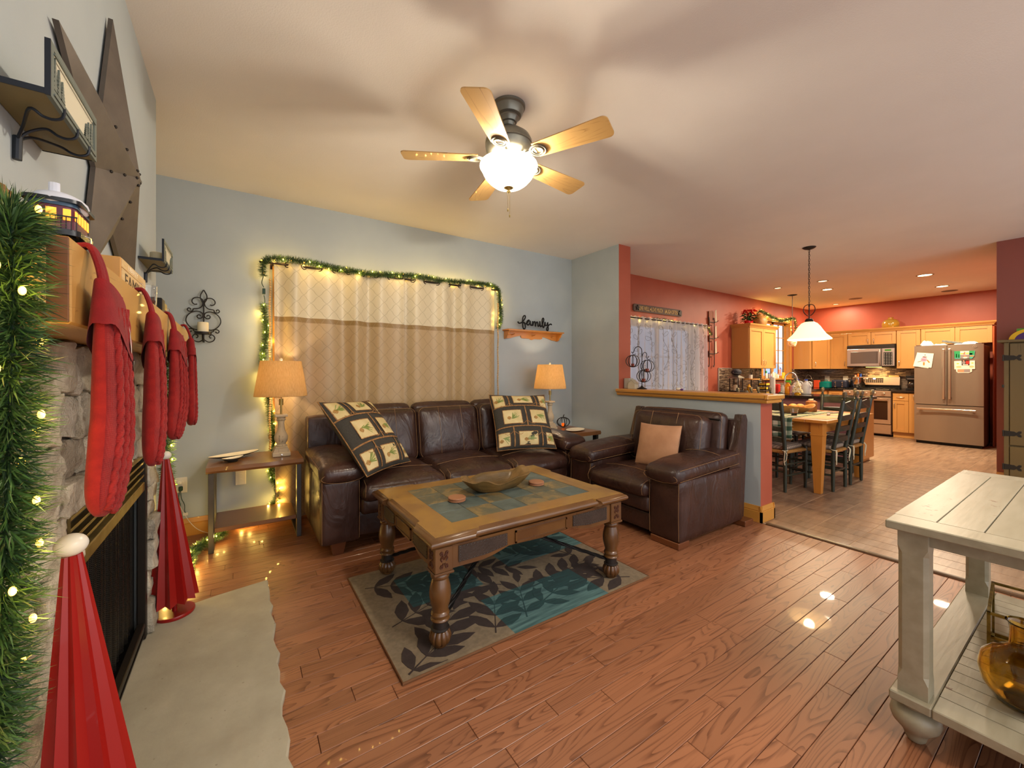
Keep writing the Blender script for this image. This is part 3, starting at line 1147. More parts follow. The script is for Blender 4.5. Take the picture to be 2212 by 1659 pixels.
def red_tree(x, y, h, rb, label, a0, npl=11):
    t = thing('tree_figurine', label, 'ornament', (x, y, .044), a0, 'pleated red tin trees on the hearth')
    zb = .07
    vs, fs = [], []
    for i in range(2 * npl):
        a = PI * i / npl
        f = 1.0 if i % 2 == 0 else .80
        vs.append((.014 * f * math.cos(a), .014 * f * math.sin(a), h - .045))
    for i in range(2 * npl):
        a = PI * i / npl
        f = 1.0 if i % 2 == 0 else .80
        vs.append((rb * f * math.cos(a), rb * f * math.sin(a), zb + (.012 if i % 2 else 0)))
    n = 2 * npl
    fs = [(i, (i + 1) % n, n + (i + 1) % n, n + i) for i in range(n)] + [tuple(range(n))]
    MB().add(vs, fs).build('pleated_cone', M_TREE, t, smooth=False, world=False)
    MB().ell((0, 0, h - .027), (.0235, .0235, .0205), 20, 12).build('ball', M_BALL, t, world=False)
    MB().cyl((0, 0, .015), (0, 0, h - .05), .011, n=12).build('trunk', M_TREE, t, world=False)
    MB().lathe([(0, 0), (rb * .80, 0), (rb * .82, .004), (rb * .82, .013), (rb * .80, .017), (0, .017)], n=36).build('base', M_TREE, t, world=False)
    return t


t1 = red_tree(-.222, 1.095, .922, .108, 'pleated red tin tree with a white ball, nearer of the two', .2)
t1.rotation_euler = (0, -.045, .2)
t2 = red_tree(-.272, 2.645, .83, .100, 'pleated red tin tree with a white ball, at the far hearth end', .1)
t2.rotation_euler = (0, -.045, .1)

# ------------------------------------------------------------------ lit garlands
def needle_material(name, a, b):
    q = NT(name)
    geo = q.n('ShaderNodeNewGeometry')
    q.col(q.ramp(geo.outputs['Random Per Island'], [(0, a), (1, b)]))
    q.set(q.b, Roughness=.5)
    return q.m


M_NEEDLE = needle_material('pine_needles', '142d1a', '4d7030')


def garland(name, label, path, rad, per_m, nl, nw, nbulb, seed, group=None, watts=None, cat='garland', wire=True):
    """needles are thin blades set round a wire; bulbs are small separate lamps"""
    rg = random.Random(seed)
    P = cat_rom(path, 8)
    L = [0]
    for a, b in zip(P, P[1:]):
        L.append(L[-1] + (b - a).length)
    tot = L[-1]

    def at(s):
        s = max(0, min(tot * .9999, s))
        import bisect
        i = bisect.bisect_right(L, s) - 1
        f = (s - L[i]) / max(1e-9, L[i + 1] - L[i])
        return P[i].lerp(P[i + 1], f), (P[i + 1] - P[i]).normalized()
    t = thing(name, label, cat, tuple(P[0]), 0, group)
    if wire:
        MB().tube(P, .0022, 5).build('wire', M_GREEN_WIRE, t)
    nd = MB()
    cnt = int(tot * per_m)
    for i in range(cnt):
        s = tot * (i + rg.random()) / cnt
        c, T = at(s)
        N = T.orthogonal().normalized()
        B = T.cross(N)
        a = rg.random() * 2 * PI
        rdir = N * math.cos(a) + B * math.sin(a)
        d = (rdir + T * rg.uniform(-.55, .75)).normalized()
        ln = nl * rg.uniform(.65, 1.15)
        p0 = c + rdir * rg.random() * rad * .15
        p1 = p0 + d * ln * .6 + V((0, 0, -.002))
        p2 = p0 + d * ln + V((rg.uniform(-.12, .12), rg.uniform(-.12, .12), rg.uniform(-.16, .04))) * ln
        side = d.cross(V((rg.random() - .5, rg.random() - .5, rg.random() - .5))).normalized() * nw
        nd.add([p0 - side, p0 + side, p1 + side * .9, p1 - side * .9, p2], [(0, 1, 2, 3), (3, 2, 4)])
    o = nd.build('needles', M_NEEDLE, t, fix=False, smooth=False)
    o['kind'] = 'stuff'
    bm_ = None
    for i in range(nbulb):
        s = tot * (i + .5 + rg.uniform(-.3, .3)) / nbulb
        c, T = at(s)
        N = T.orthogonal().normalized()
        B = T.cross(N)
        a = rg.random() * 2 * PI
        p = c + (N * math.cos(a) + B * math.sin(a)) * rad * .62
        if bm_ is None:
            bm_ = MB().ell((0, 0, 0), (.0042, .0042, .0065), 8, 6).mesh('bulb', M_BULB)
        ob = bpy.data.objects.new('bulb', bm_)
        COL.objects.link(ob)
        ob.parent = t
        ob.location = p - t.location
        if watts is None or watts > 0:
            out = (p - c).normalized()
            l = point('bulb_light', tuple(p + out * .012 - t.location), watts or BULB_W, (1, .64, .14), .008, t)
    return t


GL = 'fairy light garlands'
garland('pine_garland', 'thick lit pine garland draped over the near end of the mantel', [(-.305, .995, 1.497), (-.29, .94, 1.50), (-.274, .888, 1.465), (-.266, .868, 1.36), (-.268, .862, 1.2), (-.272, .865, 1.05), (-.278, .862, .9), (-.287, .852, .72)], .052, 7500, .049, .0011, 26, 21, GL, .07)
garland('pine_garland', 'sparse lit pine garland lying along the mantel top behind the sign', [(-.362, 1.28, 1.500), (-.360, 1.45, 1.50), (-.362, 1.7, 1.497), (-.365, 1.95, 1.495), (-.362, 2.2, 1.497), (-.36, 2.5, 1.497), (-.345, 2.71, 1.50)], .02, 1500, .034, .0009, 9, 22, GL, .06)
garland('pine_garland', 'lit pine garland hanging in the corner behind the far red tree', [(-.335, 2.76, 1.46), (-.325, 2.80, 1.36), (-.325, 2.82, 1.1), (-.328, 2.83, .8), (-.318, 2.84, .5), (-.31, 2.86, .22), (-.30, 2.92, .075), (-.27, 3.12, .05), (-.27, 3.36, .05), (-.25, 3.52, .05), (-.18, 3.66, .05), (-.09, 3.76, .05)], .044, 3800, .046, .0011, 30, 23, GL)
garland('pine_garland', 'lit pine garland running behind the end table and up beside the drapes', [(-.02, 3.90, .05), (.06, 3.90, .085), (.16, 3.905, .12), (.25, 3.92, .19), (.265, 3.93, .3), (.215, 3.93, .42), (.235, 3.935, .6), (.225, 3.94, .8), (.20, 3.94, 1.0), (.17, 3.94, 1.2), (.16, 3.94, 1.4), (.185, 3.94, 1.6), (.165, 3.94, 1.76), (.17, 3.945, 1.83)], .036, 4200, .040, .0011, 36, 24, GL)
garland('pine_garland', 'lit pine garland wound along the drapery rod and down its right end', [(.16, 3.905, 2.05), (.155, 3.885, 2.12), (.20, 3.86, 2.195), (.45, 3.85, 2.205), (.72, 3.85, 2.185), (.98, 3.85, 2.175), (1.25, 3.86, 2.20), (1.5, 3.86, 2.215), (1.75, 3.87, 2.21), (2.0, 3.88, 2.225), (2.2, 3.88, 2.23), (2.36, 3.88, 2.225), (2.43, 3.89, 2.17), (2.45, 3.9, 2.05), (2.47, 3.91, 1.9), (2.44, 3.92, 1.76)], .036, 4200, .040, .0011, 38, 25, GL)
# plug joint in the garland wire beside the rod
pj = thing('plug_joint', 'dark green plug and cord joining the two window garlands', 'plug', (.165, 3.94, 1.93))
MB().tube(cat_rom([(.16, 3.905, 2.05), (.15, 3.93, 2.0), (.165, 3.94, 1.965)], 5), .003, 6).tube(cat_rom([(.165, 3.94, 1.90), (.172, 3.945, 1.86), (.17, 3.945, 1.83)], 5), .003, 6).build('cord', M_GREEN_WIRE, pj)
MB().cbox((.165, 3.94, 1.932), (.022, .018, .05), .004).build('plug_body', mat('dark_green_plastic', '123a2c', .4), pj)

# ------------------------------------------------------------------ scroll sconce with candle
sx, sy_ = -.235, 3.972
sco = thing('scroll_sconce', 'black wrought iron scroll sconce on the blue wall', 'sconce', (sx, sy_, 1.68))
def sc3(pts):
    return [(sx + a, sy_, 1.68 + b) for a, b in pts]
leaf = [(0, .115), (-.018, .15), (-.020, .18), (-.010, .205), (0, .222), (.010, .205), (.020, .18), (.018, .15), (0, .115)]
MB().tube(cat_rom(sc3(leaf), 4), .0042, 7).build('leaf_finial', M_IRON, sco)
for s in (-1, 1):
    up = [(s * .002, .115)] + [(s * a, b) for a, b in spiral(.045, .125, .044, .014, PI * .85, PI * .85 - 4.6, 14)]
    MB().tube(cat_rom(sc3(up), 3), .004, 7).build('scroll', M_IRON, sco)
    sh = [(s * a, b) for a, b in [(.004, .125), (.010, .098), (.030, .078), (.062, .072), (.066, .060), (.075, .052), (.092, .052), (.100, .064), (.092, .076), (.080, .070), (.084, .064)]]
    MB().tube(cat_rom(sc3(sh), 4), .004, 7).build('scroll', M_IRON, sco)
    heart = [(s * a, b) for a, b in [(.018, .018), (.028, .028), (.040, .020), (.036, .004), (.018, .002), (.004, .020), (.012, .045), (.042, .055), (.078, .042), (.104, .008), (.106, -.032), (.080, -.072), (.046, -.088), (.012, -.080)]]
    MB().tube(cat_rom(sc3(heart), 4), .004, 7).build('scroll', M_IRON, sco)
    low = [(s * a, b) for a, b in [(.03, -.112), (.060, -.098), (.066, -.085), (.084, -.082), (.098, -.094), (.090, -.108), (.076, -.104), (.080, -.098)]]
    MB().tube(cat_rom(sc3(low), 4), .004, 7).build('scroll', M_IRON, sco)
    bt = [(s * a, b) for a, b in [(.004, -.165), (.03, -.182), (.06, -.172), (.070, -.145), (.054, -.125), (.036, -.134), (.040, -.150), (.048, -.148)]]
    MB().tube(cat_rom(sc3(bt), 4), .004, 7).build('scroll', M_IRON, sco)
MB().tube([(sx, sy_, 1.68 - .175), (sx, sy_, 1.68 + .12)], .005, 7).tube(cat_rom([(sx, sy_, 1.50), (sx, sy_ - .03, 1.505), (sx, sy_ - .06, 1.53), (sx, sy_ - .062, 1.553)], 4), .008, 8).build('stem', M_IRON, sco)
MB().lathe([(0, 0), (.050, 0), (.054, .004), (.054, .018), (.051, .018), (.049, .008), (0, .008)], (sx, sy_ - .062, 1.553), 28).build('candle_plate', M_IRON, sco)
scn = thing('pillar_candle', 'cream pillar candle standing on the scroll sconce', 'candle', (sx, sy_ - .062, 1.561))
MB().lathe([(0, 0), (.034, 0), (.035, .003), (.035, .078), (.033, .084), (.028, .080), (0, .074)], (sx, sy_ - .062, 1.5612), 24).build('wax', M_CREAM, scn)
MB().cyl((sx, sy_ - .062, 1.634), (sx, sy_ - .062, 1.645), .0012, n=6).build('wick', M_BLACK, scn)

# ------------------------------------------------------------------ outlets
def outlet(x, y, z, nx, ny, label, group=None):
    t = thing('wall_outlet', label, 'outlet', (x, y, z), math.atan2(ny, nx) + PI / 2 if nx else 0, group)
    MB().box(-.037, .037, -.007, -.001, -.06, .06, .003).build('cover_plate', M_WHITE, t, smooth=False, world=False)
    for dz in (.022, -.022):
        MB().prism([(.016 * math.cos(a), dz + .014 * math.sin(a)) for a in [PI * k / 8 for k in range(16)]], -.0095, -.007, 'xz').build('socket', M_WHITE, t, world=False)
    return t


outlet(-.375, 4.0, .395, 0, -1, 'white wall outlet with cords plugged in beside the end table')
outlet(.005, 4.0, .40, 0, -1, 'white wall outlet seen under the end table top')
pc = thing('plug_and_cords', 'white and dark green plugs with thin cords at the outlet', 'plug', (-.375, 3.985, .38))
MB().cbox((-.375, 3.978, .373), (.026, .024, .034), .005).build('dark_plug', bpy.data.materials['dark_green_plastic'], pc)
MB().cbox((-.385, 3.978, .418), (.026, .024, .026), .005).build('white_plug', M_WHITE, pc)
MB().tube(cat_rom([(-.375, 3.975, .36), (-.37, 3.97, .30), (-.352, 3.97, .25), (-.35, 3.965, .20), (-.34, 3.96, .185)], 5), .0025, 6).tube(cat_rom([(-.38, 3.975, .36), (-.386, 3.97, .30), (-.375, 3.97, .24), (-.39, 3.965, .19)], 5), .0025, 6).build('dark_cord', M_GREEN_WIRE, pc)
MB().tube(cat_rom([(-.39, 3.975, .41), (-.405, 3.965, .34), (-.39, 3.965, .28), (-.36, 3.96, .20), (-.31, 3.955, .10), (-.25, 3.93, .04), (-.15, 3.86, .012)], 5), .0022, 6).build('white_cord', M_WHITE, pc)
MB().cbox((-.345, 3.958, .178), (.03, .004, .022), .001).build('cord_tag', M_WHITE, pc)

# ------------------------------------------------------------------ drapery rod, panels, bead strings
M_RODM = mat('dark_bronze_rod', '3b2c24', .4, .6)
rod = thing('curtain_rod', 'dark bronze curtain rod with turned finials above the drapes', 'curtain rod', (1.28, 3.89, 2.165))
MB().tube([(.20, 3.89, 2.165), (2.38, 3.89, 2.185)], .0095, 10).build('rod', M_RODM, rod)
for (x, s, z) in ((.20, -1, 2.165), (2.38, 1, 2.185)):
    MB().lathe([(.009, 0), (.013, .005), (.010, .012), (.016, .022), (.019, .034), (.014, .046), (.008, .052), (.011, .060), (.008, .068), (0, .071)], n=14, M=Matrix.Translation((x, 3.89, z)) @ Matrix.Rotation(s * PI / 2, 4, 'Y')).build('finial', M_RODM, rod)
    MB().box(x + (.02 if s < 0 else -.03), x + (.03 if s < 0 else -.02), 3.89, 3.999, z - .006, z + .006).box(x + (.012 if s < 0 else -.038), x + (.038 if s < 0 else -.012), 3.993, 4.0, z - .03, z + .03).build('bracket', M_RODM, rod, smooth=False)


def drape_material():
    q = NT('trellis_drape')
    v = q.vec()
    s = q.n('ShaderNodeSeparateXYZ')
    q.link(v, s.inputs[0])
    at = q.n('ShaderNodeAttribute', attribute_name='along')
    x, z = at.outputs['Fac'], s.outputs['Z']
    # ogee trellis: crossing diagonals bent by a sine
    k = 2 * PI / .125
    zz = q.math('ADD', z, q.math('MULTIPLY', q.math('SINE', q.math('MULTIPLY', z, k * 2)), .004))
    a = q.math('ABSOLUTE', q.math('SINE', q.math('MULTIPLY', q.math('ADD', x, zz), k / 2)))
    b = q.math('ABSOLUTE', q.math('SINE', q.math('MULTIPLY', q.math('SUBTRACT', x, zz), k / 2)))
    ln = q.math('MINIMUM', a, b)
    line = q.math('LESS_THAN', ln, .085)
    light, dark, band = 'd3c4a2', 'b0946a', '90713f'
    up = q.math('GREATER_THAN', z, -.445)
    lo = q.math('GREATER_THAN', z, -.487)
    c = q.mix(lo, dark, band)
    c = q.mix(up, c, light)
    lc = q.mix(up, '9a8058', 'b5a684')
    q.col(q.mix(q.math('MULTIPLY', line, .85), c, lc))
    q.set(q.b, Roughness=.42)
    q.b.inputs['Sheen Weight'].default_value = .25
    q.bump(q.math('ADD', q.math('MULTIPLY', q.math('MINIMUM', ln, .3), 1.5), q.math('MULTIPLY', q.noise(v, 12, 3), .5)), .25, .004)
    return q.m


M_DRAPE = drape_material()


def drape(label, x0, x1, ph, nfold, seed):
    ztop, zbot, zrod = 2.185, .03, 2.175
    t = thing('drape', label, 'curtain', ((x0 + x1) / 2, 3.89, zrod), 0, 'beige trellis drapes on the bronze rod')
    nu, nv = 120, 40
    vs, al = [], []
    for j in range(nv + 1):
        w = j / nv
        s = 0
        last = None
        for i in range(nu + 1):
            u = i / nu
            amp = .024 * (1 - .1 * w) * (1 + .55 * math.sin(u * 11 + seed))
            th = 2 * PI * nfold * (u + .012 * math.sin(u * 9 + seed) * w) + ph
            x = x0 + (x1 - x0) * u + .012 * math.sin(th * .5 + seed) * w
            y = 3.89 + amp * math.sin(th) + .008 * math.sin(w * 5 + u * 7) * w
            zt = ztop + .004 * math.cos(2 * th) + (x - .2) * .0092
            z = zt + (zbot - zt) * w
            if last is not None:
                s += math.hypot(x - last[0], y - last[1])
            last = (x, y)
            vs.append((x, y, z))
            al.append(s)
    fs = [(j * (nu + 1) + i, j * (nu + 1) + i + 1, (j + 1) * (nu + 1) + i + 1, (j + 1) * (nu + 1) + i) for j in range(nv) for i in range(nu)]
    mb = MB().add(vs, fs)
    o = mb.build('panel', M_DRAPE, t, angle=180, fix=False)
    at = o.data.attributes.new('along', 'FLOAT', 'POINT')
    at.data.foreach_set('value', al)
    m = o.modifiers.new('thick', 'SOLIDIFY')
    m.thickness = .002
    for k in range(int(nfold * 2)):
        th = PI * (k + .0) + PI * .5 * 0
        u = (PI * k - ph) / (2 * PI * nfold)
        if .02 < u < .98:
            x = x0 + (x1 - x0) * u
            z = 2.165 + (x - .2) * .0092
            slope = math.atan2(.024 * 2 * PI * nfold / (x1 - x0) * math.cos(PI * k), 1)
            M = Matrix.Translation((x, 3.89, z)) @ Matrix.Rotation(slope, 4, 'Z') @ Matrix.Rotation(PI / 2, 4, 'X')
            MB().lathe([(.019, -.003), (.026, -.004), (.027, 0), (.026, .004), (.019, .003)], n=20, M=M, ring=True).build('grommet', M_RODM, t)
    return t


drape('left beige trellis drape with a tan band, behind the lamp', .235, 1.335, .6, 4.5, 1.0)
drape('right beige trellis drape with a tan band, nearer the hook shelf', 1.345, 2.385, 1.2, 4, 2.3)


def beads(x, y, ztop, n, label, dz=.0195):
    t = thing('bead_string', label, 'bead string', (x, y, ztop), 0, 'wooden bead tieback strings')
    MB().tube([(x, y, ztop + .13), (x, y, ztop - n * dz)], .0015, 5).build('cord', mat('jute_cord', 'b79a6a', .9), t)
    me = MB().ell((0, 0, 0), .0092, 10, 7).mesh('bead', bpy.data.materials.get('bead_wood') or mat('bead_wood', 'cfa76a', .5, val=.15))
    for i in range(n):
        o = bpy.data.objects.new('bead', me)
        COL.objects.link(o)
        o.parent = t
        o.location = (.003 * math.sin(i * .4), 0, -i * dz)


beads(.205, 3.875, 2.02, 72, 'wooden bead string hanging at the left edge of the drapes')
beads(2.408, 3.875, 2.03, 72, 'wooden bead string hanging at the right edge of the drapes')

# ------------------------------------------------------------------ end tables
M_WALNUT = wood('walnut_live_edge', '7c5230', '4a2c17', 'X', 12, .8, .32, .25, .35, .1, .12)
M_GUN = mat('gunmetal_leg', '4a4846', .38, .75, c2='555250', ns=6)


def end_table(x0, x1, y0, y1, zt, label, live='y', group='live edge end tables'):
    t = thing('end_table', label, 'end table', ((x0 + x1) / 2, (y0 + y1) / 2, 0), 0, group)
    def edge(zc, th):
        n = 20
        top, bot = [], []
        poly_t, poly_b = [], []
        for i in range(n + 1):
            u = i / n
            w = .007 * math.sin(u * 7 + 1) + .004 * math.sin(u * 17)
            if live == 'y':
                poly_t.append((x0 + (x1 - x0) * u, y0 + .008 + w))
                poly_b.append((x0 + (x1 - x0) * u, y0 + w * .5 - .004))
            else:
                poly_t.append((x1 - .008 + w, y0 + (y1 - y0) * u))
                poly_b.append((x1 + .004 + w * .5, y0 + (y1 - y0) * u))
        tail = [(x1, y1), (x0, y1)] if live == 'y' else [(x0, y1), (x0, y0)]
        A, Bq = poly_t + tail, poly_b + tail
        k = len(A)
        vs = [(a, b, zc) for a, b in A] + [(a, b, zc - th * .6) for a, b in Bq] + [(a, b, zc - th) for a, b in A]
        fs = [tuple(range(k)), tuple(reversed(range(2 * k, 3 * k)))]
        for L in (0, 1):
            fs += [(L * k + i, L * k + (i + 1) % k, (L + 1) * k + (i + 1) % k, (L + 1) * k + i) for i in range(k)]
        return MB().add(vs, fs)
    edge(zt, .042).build('top', M_WALNUT, t, angle=25)
    for ex in (x0 + .028, x1 - .028):
        for ey in (y0 + .055, y1 - .055):
            MB().box(ex - .016, ex + .016, ey - .03, ey + .03, .001, zt - .043, .002).build('leg', M_GUN, t, smooth=False)
        MB().box(ex - .016, ex + .016, y0 + .085, y1 - .085, .001, .018, .001).build('foot_rail', M_GUN, t, smooth=False)
        MB().box(ex - .016, ex + .016, y0 + .085, y1 - .085, zt - .06, zt - .043, .001).build('top_rail', M_GUN, t, smooth=False)
    MB().box(x0 + .045, x1 - .045, y0 + .045, y1 - .045, .135, .165, .003).build('lower_shelf', M_WALNUT, t, smooth=False)
    return t


end_table(-.195, .406, 3.475, 3.965, .60, 'live-edge end table with steel legs left of the sofa')
end_table(2.87, 3.40, 3.26, 3.86, .60, 'live-edge end table in the corner behind the armchair', 'x')

# ------------------------------------------------------------------ table lamps
def shade_material():
    q = NT('burlap_shade')
    v = q.vec()
    w = q.n('ShaderNodeTexWave', wave_type='BANDS', bands_direction='Z')
    q.set(w, Vector=v, Scale=160, Distortion=3, Detail=2)
    n = q.noise(q.vec((60, 60, 8)), 3, 3)
    f = q.math('MULTIPLY_ADD', w.outputs['Fac'], .4, q.math('MULTIPLY', n, .6))
    c = q.ramp(f, [(.3, 'b39567'), (.6, 'd8c094')])
    d = q.n('ShaderNodeBsdfDiffuse')
    tr = q.n('ShaderNodeBsdfTranslucent')
    q.link(c, d.inputs[0])
    q.link(c, tr.inputs[0])
    m = q.n('ShaderNodeMixShader')
    m.inputs[0].default_value = .55
    q.link(d.outputs[0], m.inputs[1])
    q.link(tr.outputs[0], m.inputs[2])
    q.link(m.outputs[0], q.out.inputs['Surface'])
    return q.m


M_SHADE = shade_material()
M_DRIFT = wood('weathered_ash', 'c2b092', '8d7c62', 'Z', 10, 1.5, .7, 0, .4, .1, .2)


def lamp(x, y, z, label):
    t = thing('table_lamp', label, 'lamp', (x, y, z), 0, 'burlap shade table lamps')
    z += .0008
    MB().cbox((x, y, z + .016), (.125, .125, .032), .004).build('plinth', M_DRIFT, t)
    MB().prism([(-.058, .032), (.058, .032), (.046, .062), (-.046, .062)], -.05, .05, 'xz', Matrix.Translation((x, y, z))).cbox((x, y, z + .068), (.085, .085, .012), .003).build('plinth_step', M_DRIFT, t, smooth=False)
    MB().lathe([(.040, .074), (.043, .080), (.036, .088), (.030, .092), (.035, .102), (.046, .125), (.049, .145), (.043, .168), (.030, .195), (.025, .222), (.023, .252), (.025, .275), (.033, .281), (.035, .287), (.028, .292), (.030, .300), (.033, .308)], (x, y, z), 26).build('baluster', M_DRIFT, t)
    MB().cbox((x, y, z + .318), (.088, .088, .020), .003).build('cap', M_DRIFT, t)
    MB().cyl((x, y, z + .328), (x, y, z + .44), .007).cyl((x, y, z + .40), (x, y, z + .45), .016).build('neck', M_BRASS, t)
    MB().lathe([(.0, 0), (.007, 0), (.007, .006), (0, .007)], n=12, M=Matrix.Translation((x, y - .063, z + .015)) @ Matrix.Rotation(PI / 2, 4, 'X')).build('switch_knob', M_NICKEL, t)
    sh = MB().lathe([(.186, .472), (.187, .476), (.145, .745), (.144, .749)], (x, y, z), 48)
    sh.f = [f for f in sh.f if len(f) == 4]
    so = sh.build('shade', M_SHADE, t, fix=False, angle=60)
    m = so.modifiers.new('thick', 'SOLIDIFY')
    m.thickness = .0015
    sp = MB()
    for k in range(3):
        a = k * 2 * PI / 3
        sp.cyl((x, y, z + .735), (x + .143 * math.cos(a), y + .143 * math.sin(a), z + .742), .002, n=6)
    sp.cyl((x, y, z + .44), (x, y, z + .735), .003, n=6)
    sp.build('harp', M_NICKEL, t)
    MB().lathe([(.0, .735), (.010, .738), (.007, .748), (.013, .757), (.011, .768), (0, .775)], (x, y, z), 14).build('finial', M_CREAM, t)
    MB().ell((x, y, z + .56), (.028, .028, .036), 12, 8).build('bulb', mat('warm_bulb', 'ffe0b0', .3, emit='ffd9a0', es=6), t)
    point('lamp_light', (0, 0, .62), LAMP_W, (1, .80, .56), .03, t)
    return t


lamp(.272, 3.70, .60, 'table lamp with a tan burlap shade left of the sofa')
lamp(2.985, 3.66, .60, 'table lamp with a tan burlap shade in the corner by the hook shelf')

# ------------------------------------------------------------------ dishes, pumpkin, plate
M_ENAMEL = mat('cream_enamel', 'e3d8bf', .3)
M_SLATEU = mat('dark_underside', '3d3a33', .5)


def leaf_dish(cx, cy, z, L, W, rz, label, words=None):
    t = thing('serving_dish', label, 'dish', (cx, cy, z), rz, 'slim cream dishes on the end table')
    def f(u, w, top):
        a = 2 * PI * u
        r = w
        x = L / 2 * r * math.cos(a)
        y = W / 2 * r * math.sin(a) * (1 - .25 * math.cos(a) ** 2)
        zz = .004 + .022 * r ** 2.2 + .006 * (math.cos(a) ** 2) * r ** 3
        return (x, y, zz + (.003 if top else 0))
    MB().grid(lambda u, w: f(u, w, True), 36, 6, True).build('dish_face', M_ENAMEL, t, world=False, fix=False, angle=60)
    MB().grid(lambda u, w: f(u, w * 1.01, False), 36, 6, True).lathe([(0, 0.0005), (.03, 0.0005), (.035, .006), (0, .006)], n=20).build('dish_back', M_SLATEU, t, world=False, fix=False, angle=60)
    if words:
        vs, fs = text_mesh(words, W * .22, .0003, 1.2)
        mb = MB().add([(a, b, .0085 + .5 * (a / L) ** 2 * .09) for a, b, c in vs], fs)
        mb.build('script', mat('faded_script_ink', '8d7f66', .8), t, world=False, smooth=False, fix=False)
    return t


leaf_dish(-.035, 3.80, .6008, .36, .145, .50, 'long slim cream dish with faint script on the end table', 'thankful')
leaf_dish(-.045, 3.64, .6008, .155, .075, .55, 'small slim cream dish before the long one on the end table')

pk = thing('pumpkin_candle_holder', 'dark metal band pumpkin with an amber votive on the corner table', 'candle holder', (3.24, 3.72, .60))
for k in range(4):
    a = k * PI / 4 + .3
    pts = []
    for i in range(25):
        b = -PI / 2 + 2 * PI * i / 24 * .5 if False else 2 * PI * i / 24
        r = .078 * math.cos(b)
        pts.append((3.24 + r * math.cos(a), 3.72 + r * math.sin(a), .66 + .056 * math.sin(b) + .002))
    MB().tube(pts[:-1], .006, 6, closed=True, flat=.25).build('band', M_IRON, pk)
MB().tube(cat_rom([(3.24, 3.72, .715), (3.243, 3.72, .735), (3.255, 3.72, .75)], 4), [.006] * 9, 7).build('stem', M_IRON, pk)
MB().lathe([(0, 0), (.018, 0), (.021, .035), (.019, .035), (.016, .004), (0, .004)], (3.24, 3.72, .612), 16).build('votive', mat('amber_votive', 'd8541a', .2, emit='ff6a10', es=.6), pk)
pl = thing('oval_plate', 'white oval plate on the corner end table', 'plate', (3.16, 3.42, .60))
MB().lathe([(0, .001), (.09, .001), (.145, .012), (.15, .016), (.147, .018), (.09, .006), (0, .006)], n=40, M=Matrix.Translation((3.16, 3.42, .60)) @ Matrix.Rotation(.4, 4, 'Z') @ Matrix.Diagonal((1, .62, 1, 1))).build('plate_body', M_ENAMEL, pl)

# ------------------------------------------------------------------ hook shelf with the word family
M_SHELF = wood('orange_pine', 'b9772f', '935318', 'X', 12, .9, .35, .3, .3, .1)
shf = thing('hook_shelf', 'orange pine wall shelf with peg hooks right of the drapes', 'shelf', (2.965, 3.94, 1.70))
X0, X1, ZT = 2.545, 3.385, 1.762
MB().box(X0, X1, 3.865, 3.999, ZT - .016, ZT, .003).build('shelf_board', M_SHELF, shf, smooth=False)
bp = [(X0 + .03, ZT - .016)] + [(X0 + .03, ZT - .105), (X0 + .10, ZT - .098), (X0 + .18, ZT - .075), (X0 + .255, ZT - .06), (X0 + .262, ZT - .085), (X0 + .285, ZT - .092), (X0 + .38, ZT - .092), (X0 + .42, ZT - .105), (X0 + .46, ZT - .092), (X0 + .555, ZT - .092), (X0 + .578, ZT - .085), (X0 + .585, ZT - .06), (X0 + .66, ZT - .075), (X0 + .74, ZT - .098), (X1 - .03, ZT - .105), (X1 - .03, ZT - .016)]
MB().prism(bp, 3.983, 3.999, 'xz').build('back_board', M_SHELF, shf, smooth=False)
for x in (X0 + .02, X1 - .034):
    pr = [(3.995, ZT - .016), (3.88, ZT - .016), (3.885, ZT - .03), (3.90, ZT - .04), (3.905, ZT - .06), (3.93, ZT - .075), (3.94, ZT - .095), (3.965, ZT - .108), (3.995, ZT - .108)]
    MB().prism(pr, x, x + .014, 'yz').build('bracket', M_SHELF, shf, smooth=False)
for k in range(3):
    x = X0 + .12 + k * .30
    MB().cyl((x, 3.985, ZT - .058), (x + .004, 3.925, ZT - .052), .006).ell((x + .004, 3.922, ZT - .051), .009, 10, 7).build('peg', M_SHELF, shf)
fam = thing('word_sign', 'black script word family standing on the pine shelf', 'sign', (2.93, 3.90, ZT))
fo = (2.70, ZT + .0075)
def fp(pts):
    # drawn from the letter shapes, x right and z up, units of a small grid
    return [(fo[0] + (a - 160) * .00041, 3.905, fo[1] + (803 - b + (a - 160) * .056) * .000292) for a, b in pts]
strokes = [
    [(165, 505), (190, 560), (240, 570), (310, 530), (370, 450), (420, 350), (425, 280), (395, 260), (355, 300), (330, 420), (330, 600), (345, 740), (385, 800), (425, 740), (420, 620), (390, 545), (350, 545)],
    [(390, 560), (430, 590), (480, 560), (560, 445), (520, 450), (480, 530), (490, 610), (530, 630), (580, 570), (600, 470), (605, 560), (625, 640), (660, 640)],
    [(660, 640), (690, 560), (690, 470), (695, 660), (730, 520), (770, 490), (785, 560), (790, 680), (820, 540), (855, 500), (880, 560), (890, 670), (930, 660)],
    [(930, 660), (955, 560), (955, 460), (965, 600), (990, 690), (1030, 650)],
    [(1030, 650), (1080, 500), (1105, 390), (1085, 330), (1050, 370), (1040, 500), (1055, 650), (1095, 725), (1130, 650)],
    [(1130, 650), (1155, 490), (1160, 600), (1190, 640), (1230, 600), (1255, 500), (1260, 640), (1275, 760), (1260, 835), (1220, 830), (1215, 760), (1260, 670), (1320, 590), (1380, 570), (1410, 600)]]
for s_ in strokes:
    MB().tube(cat_rom(fp(s_), 4), .0085, 7).build('letter', M_BLACK, fam)

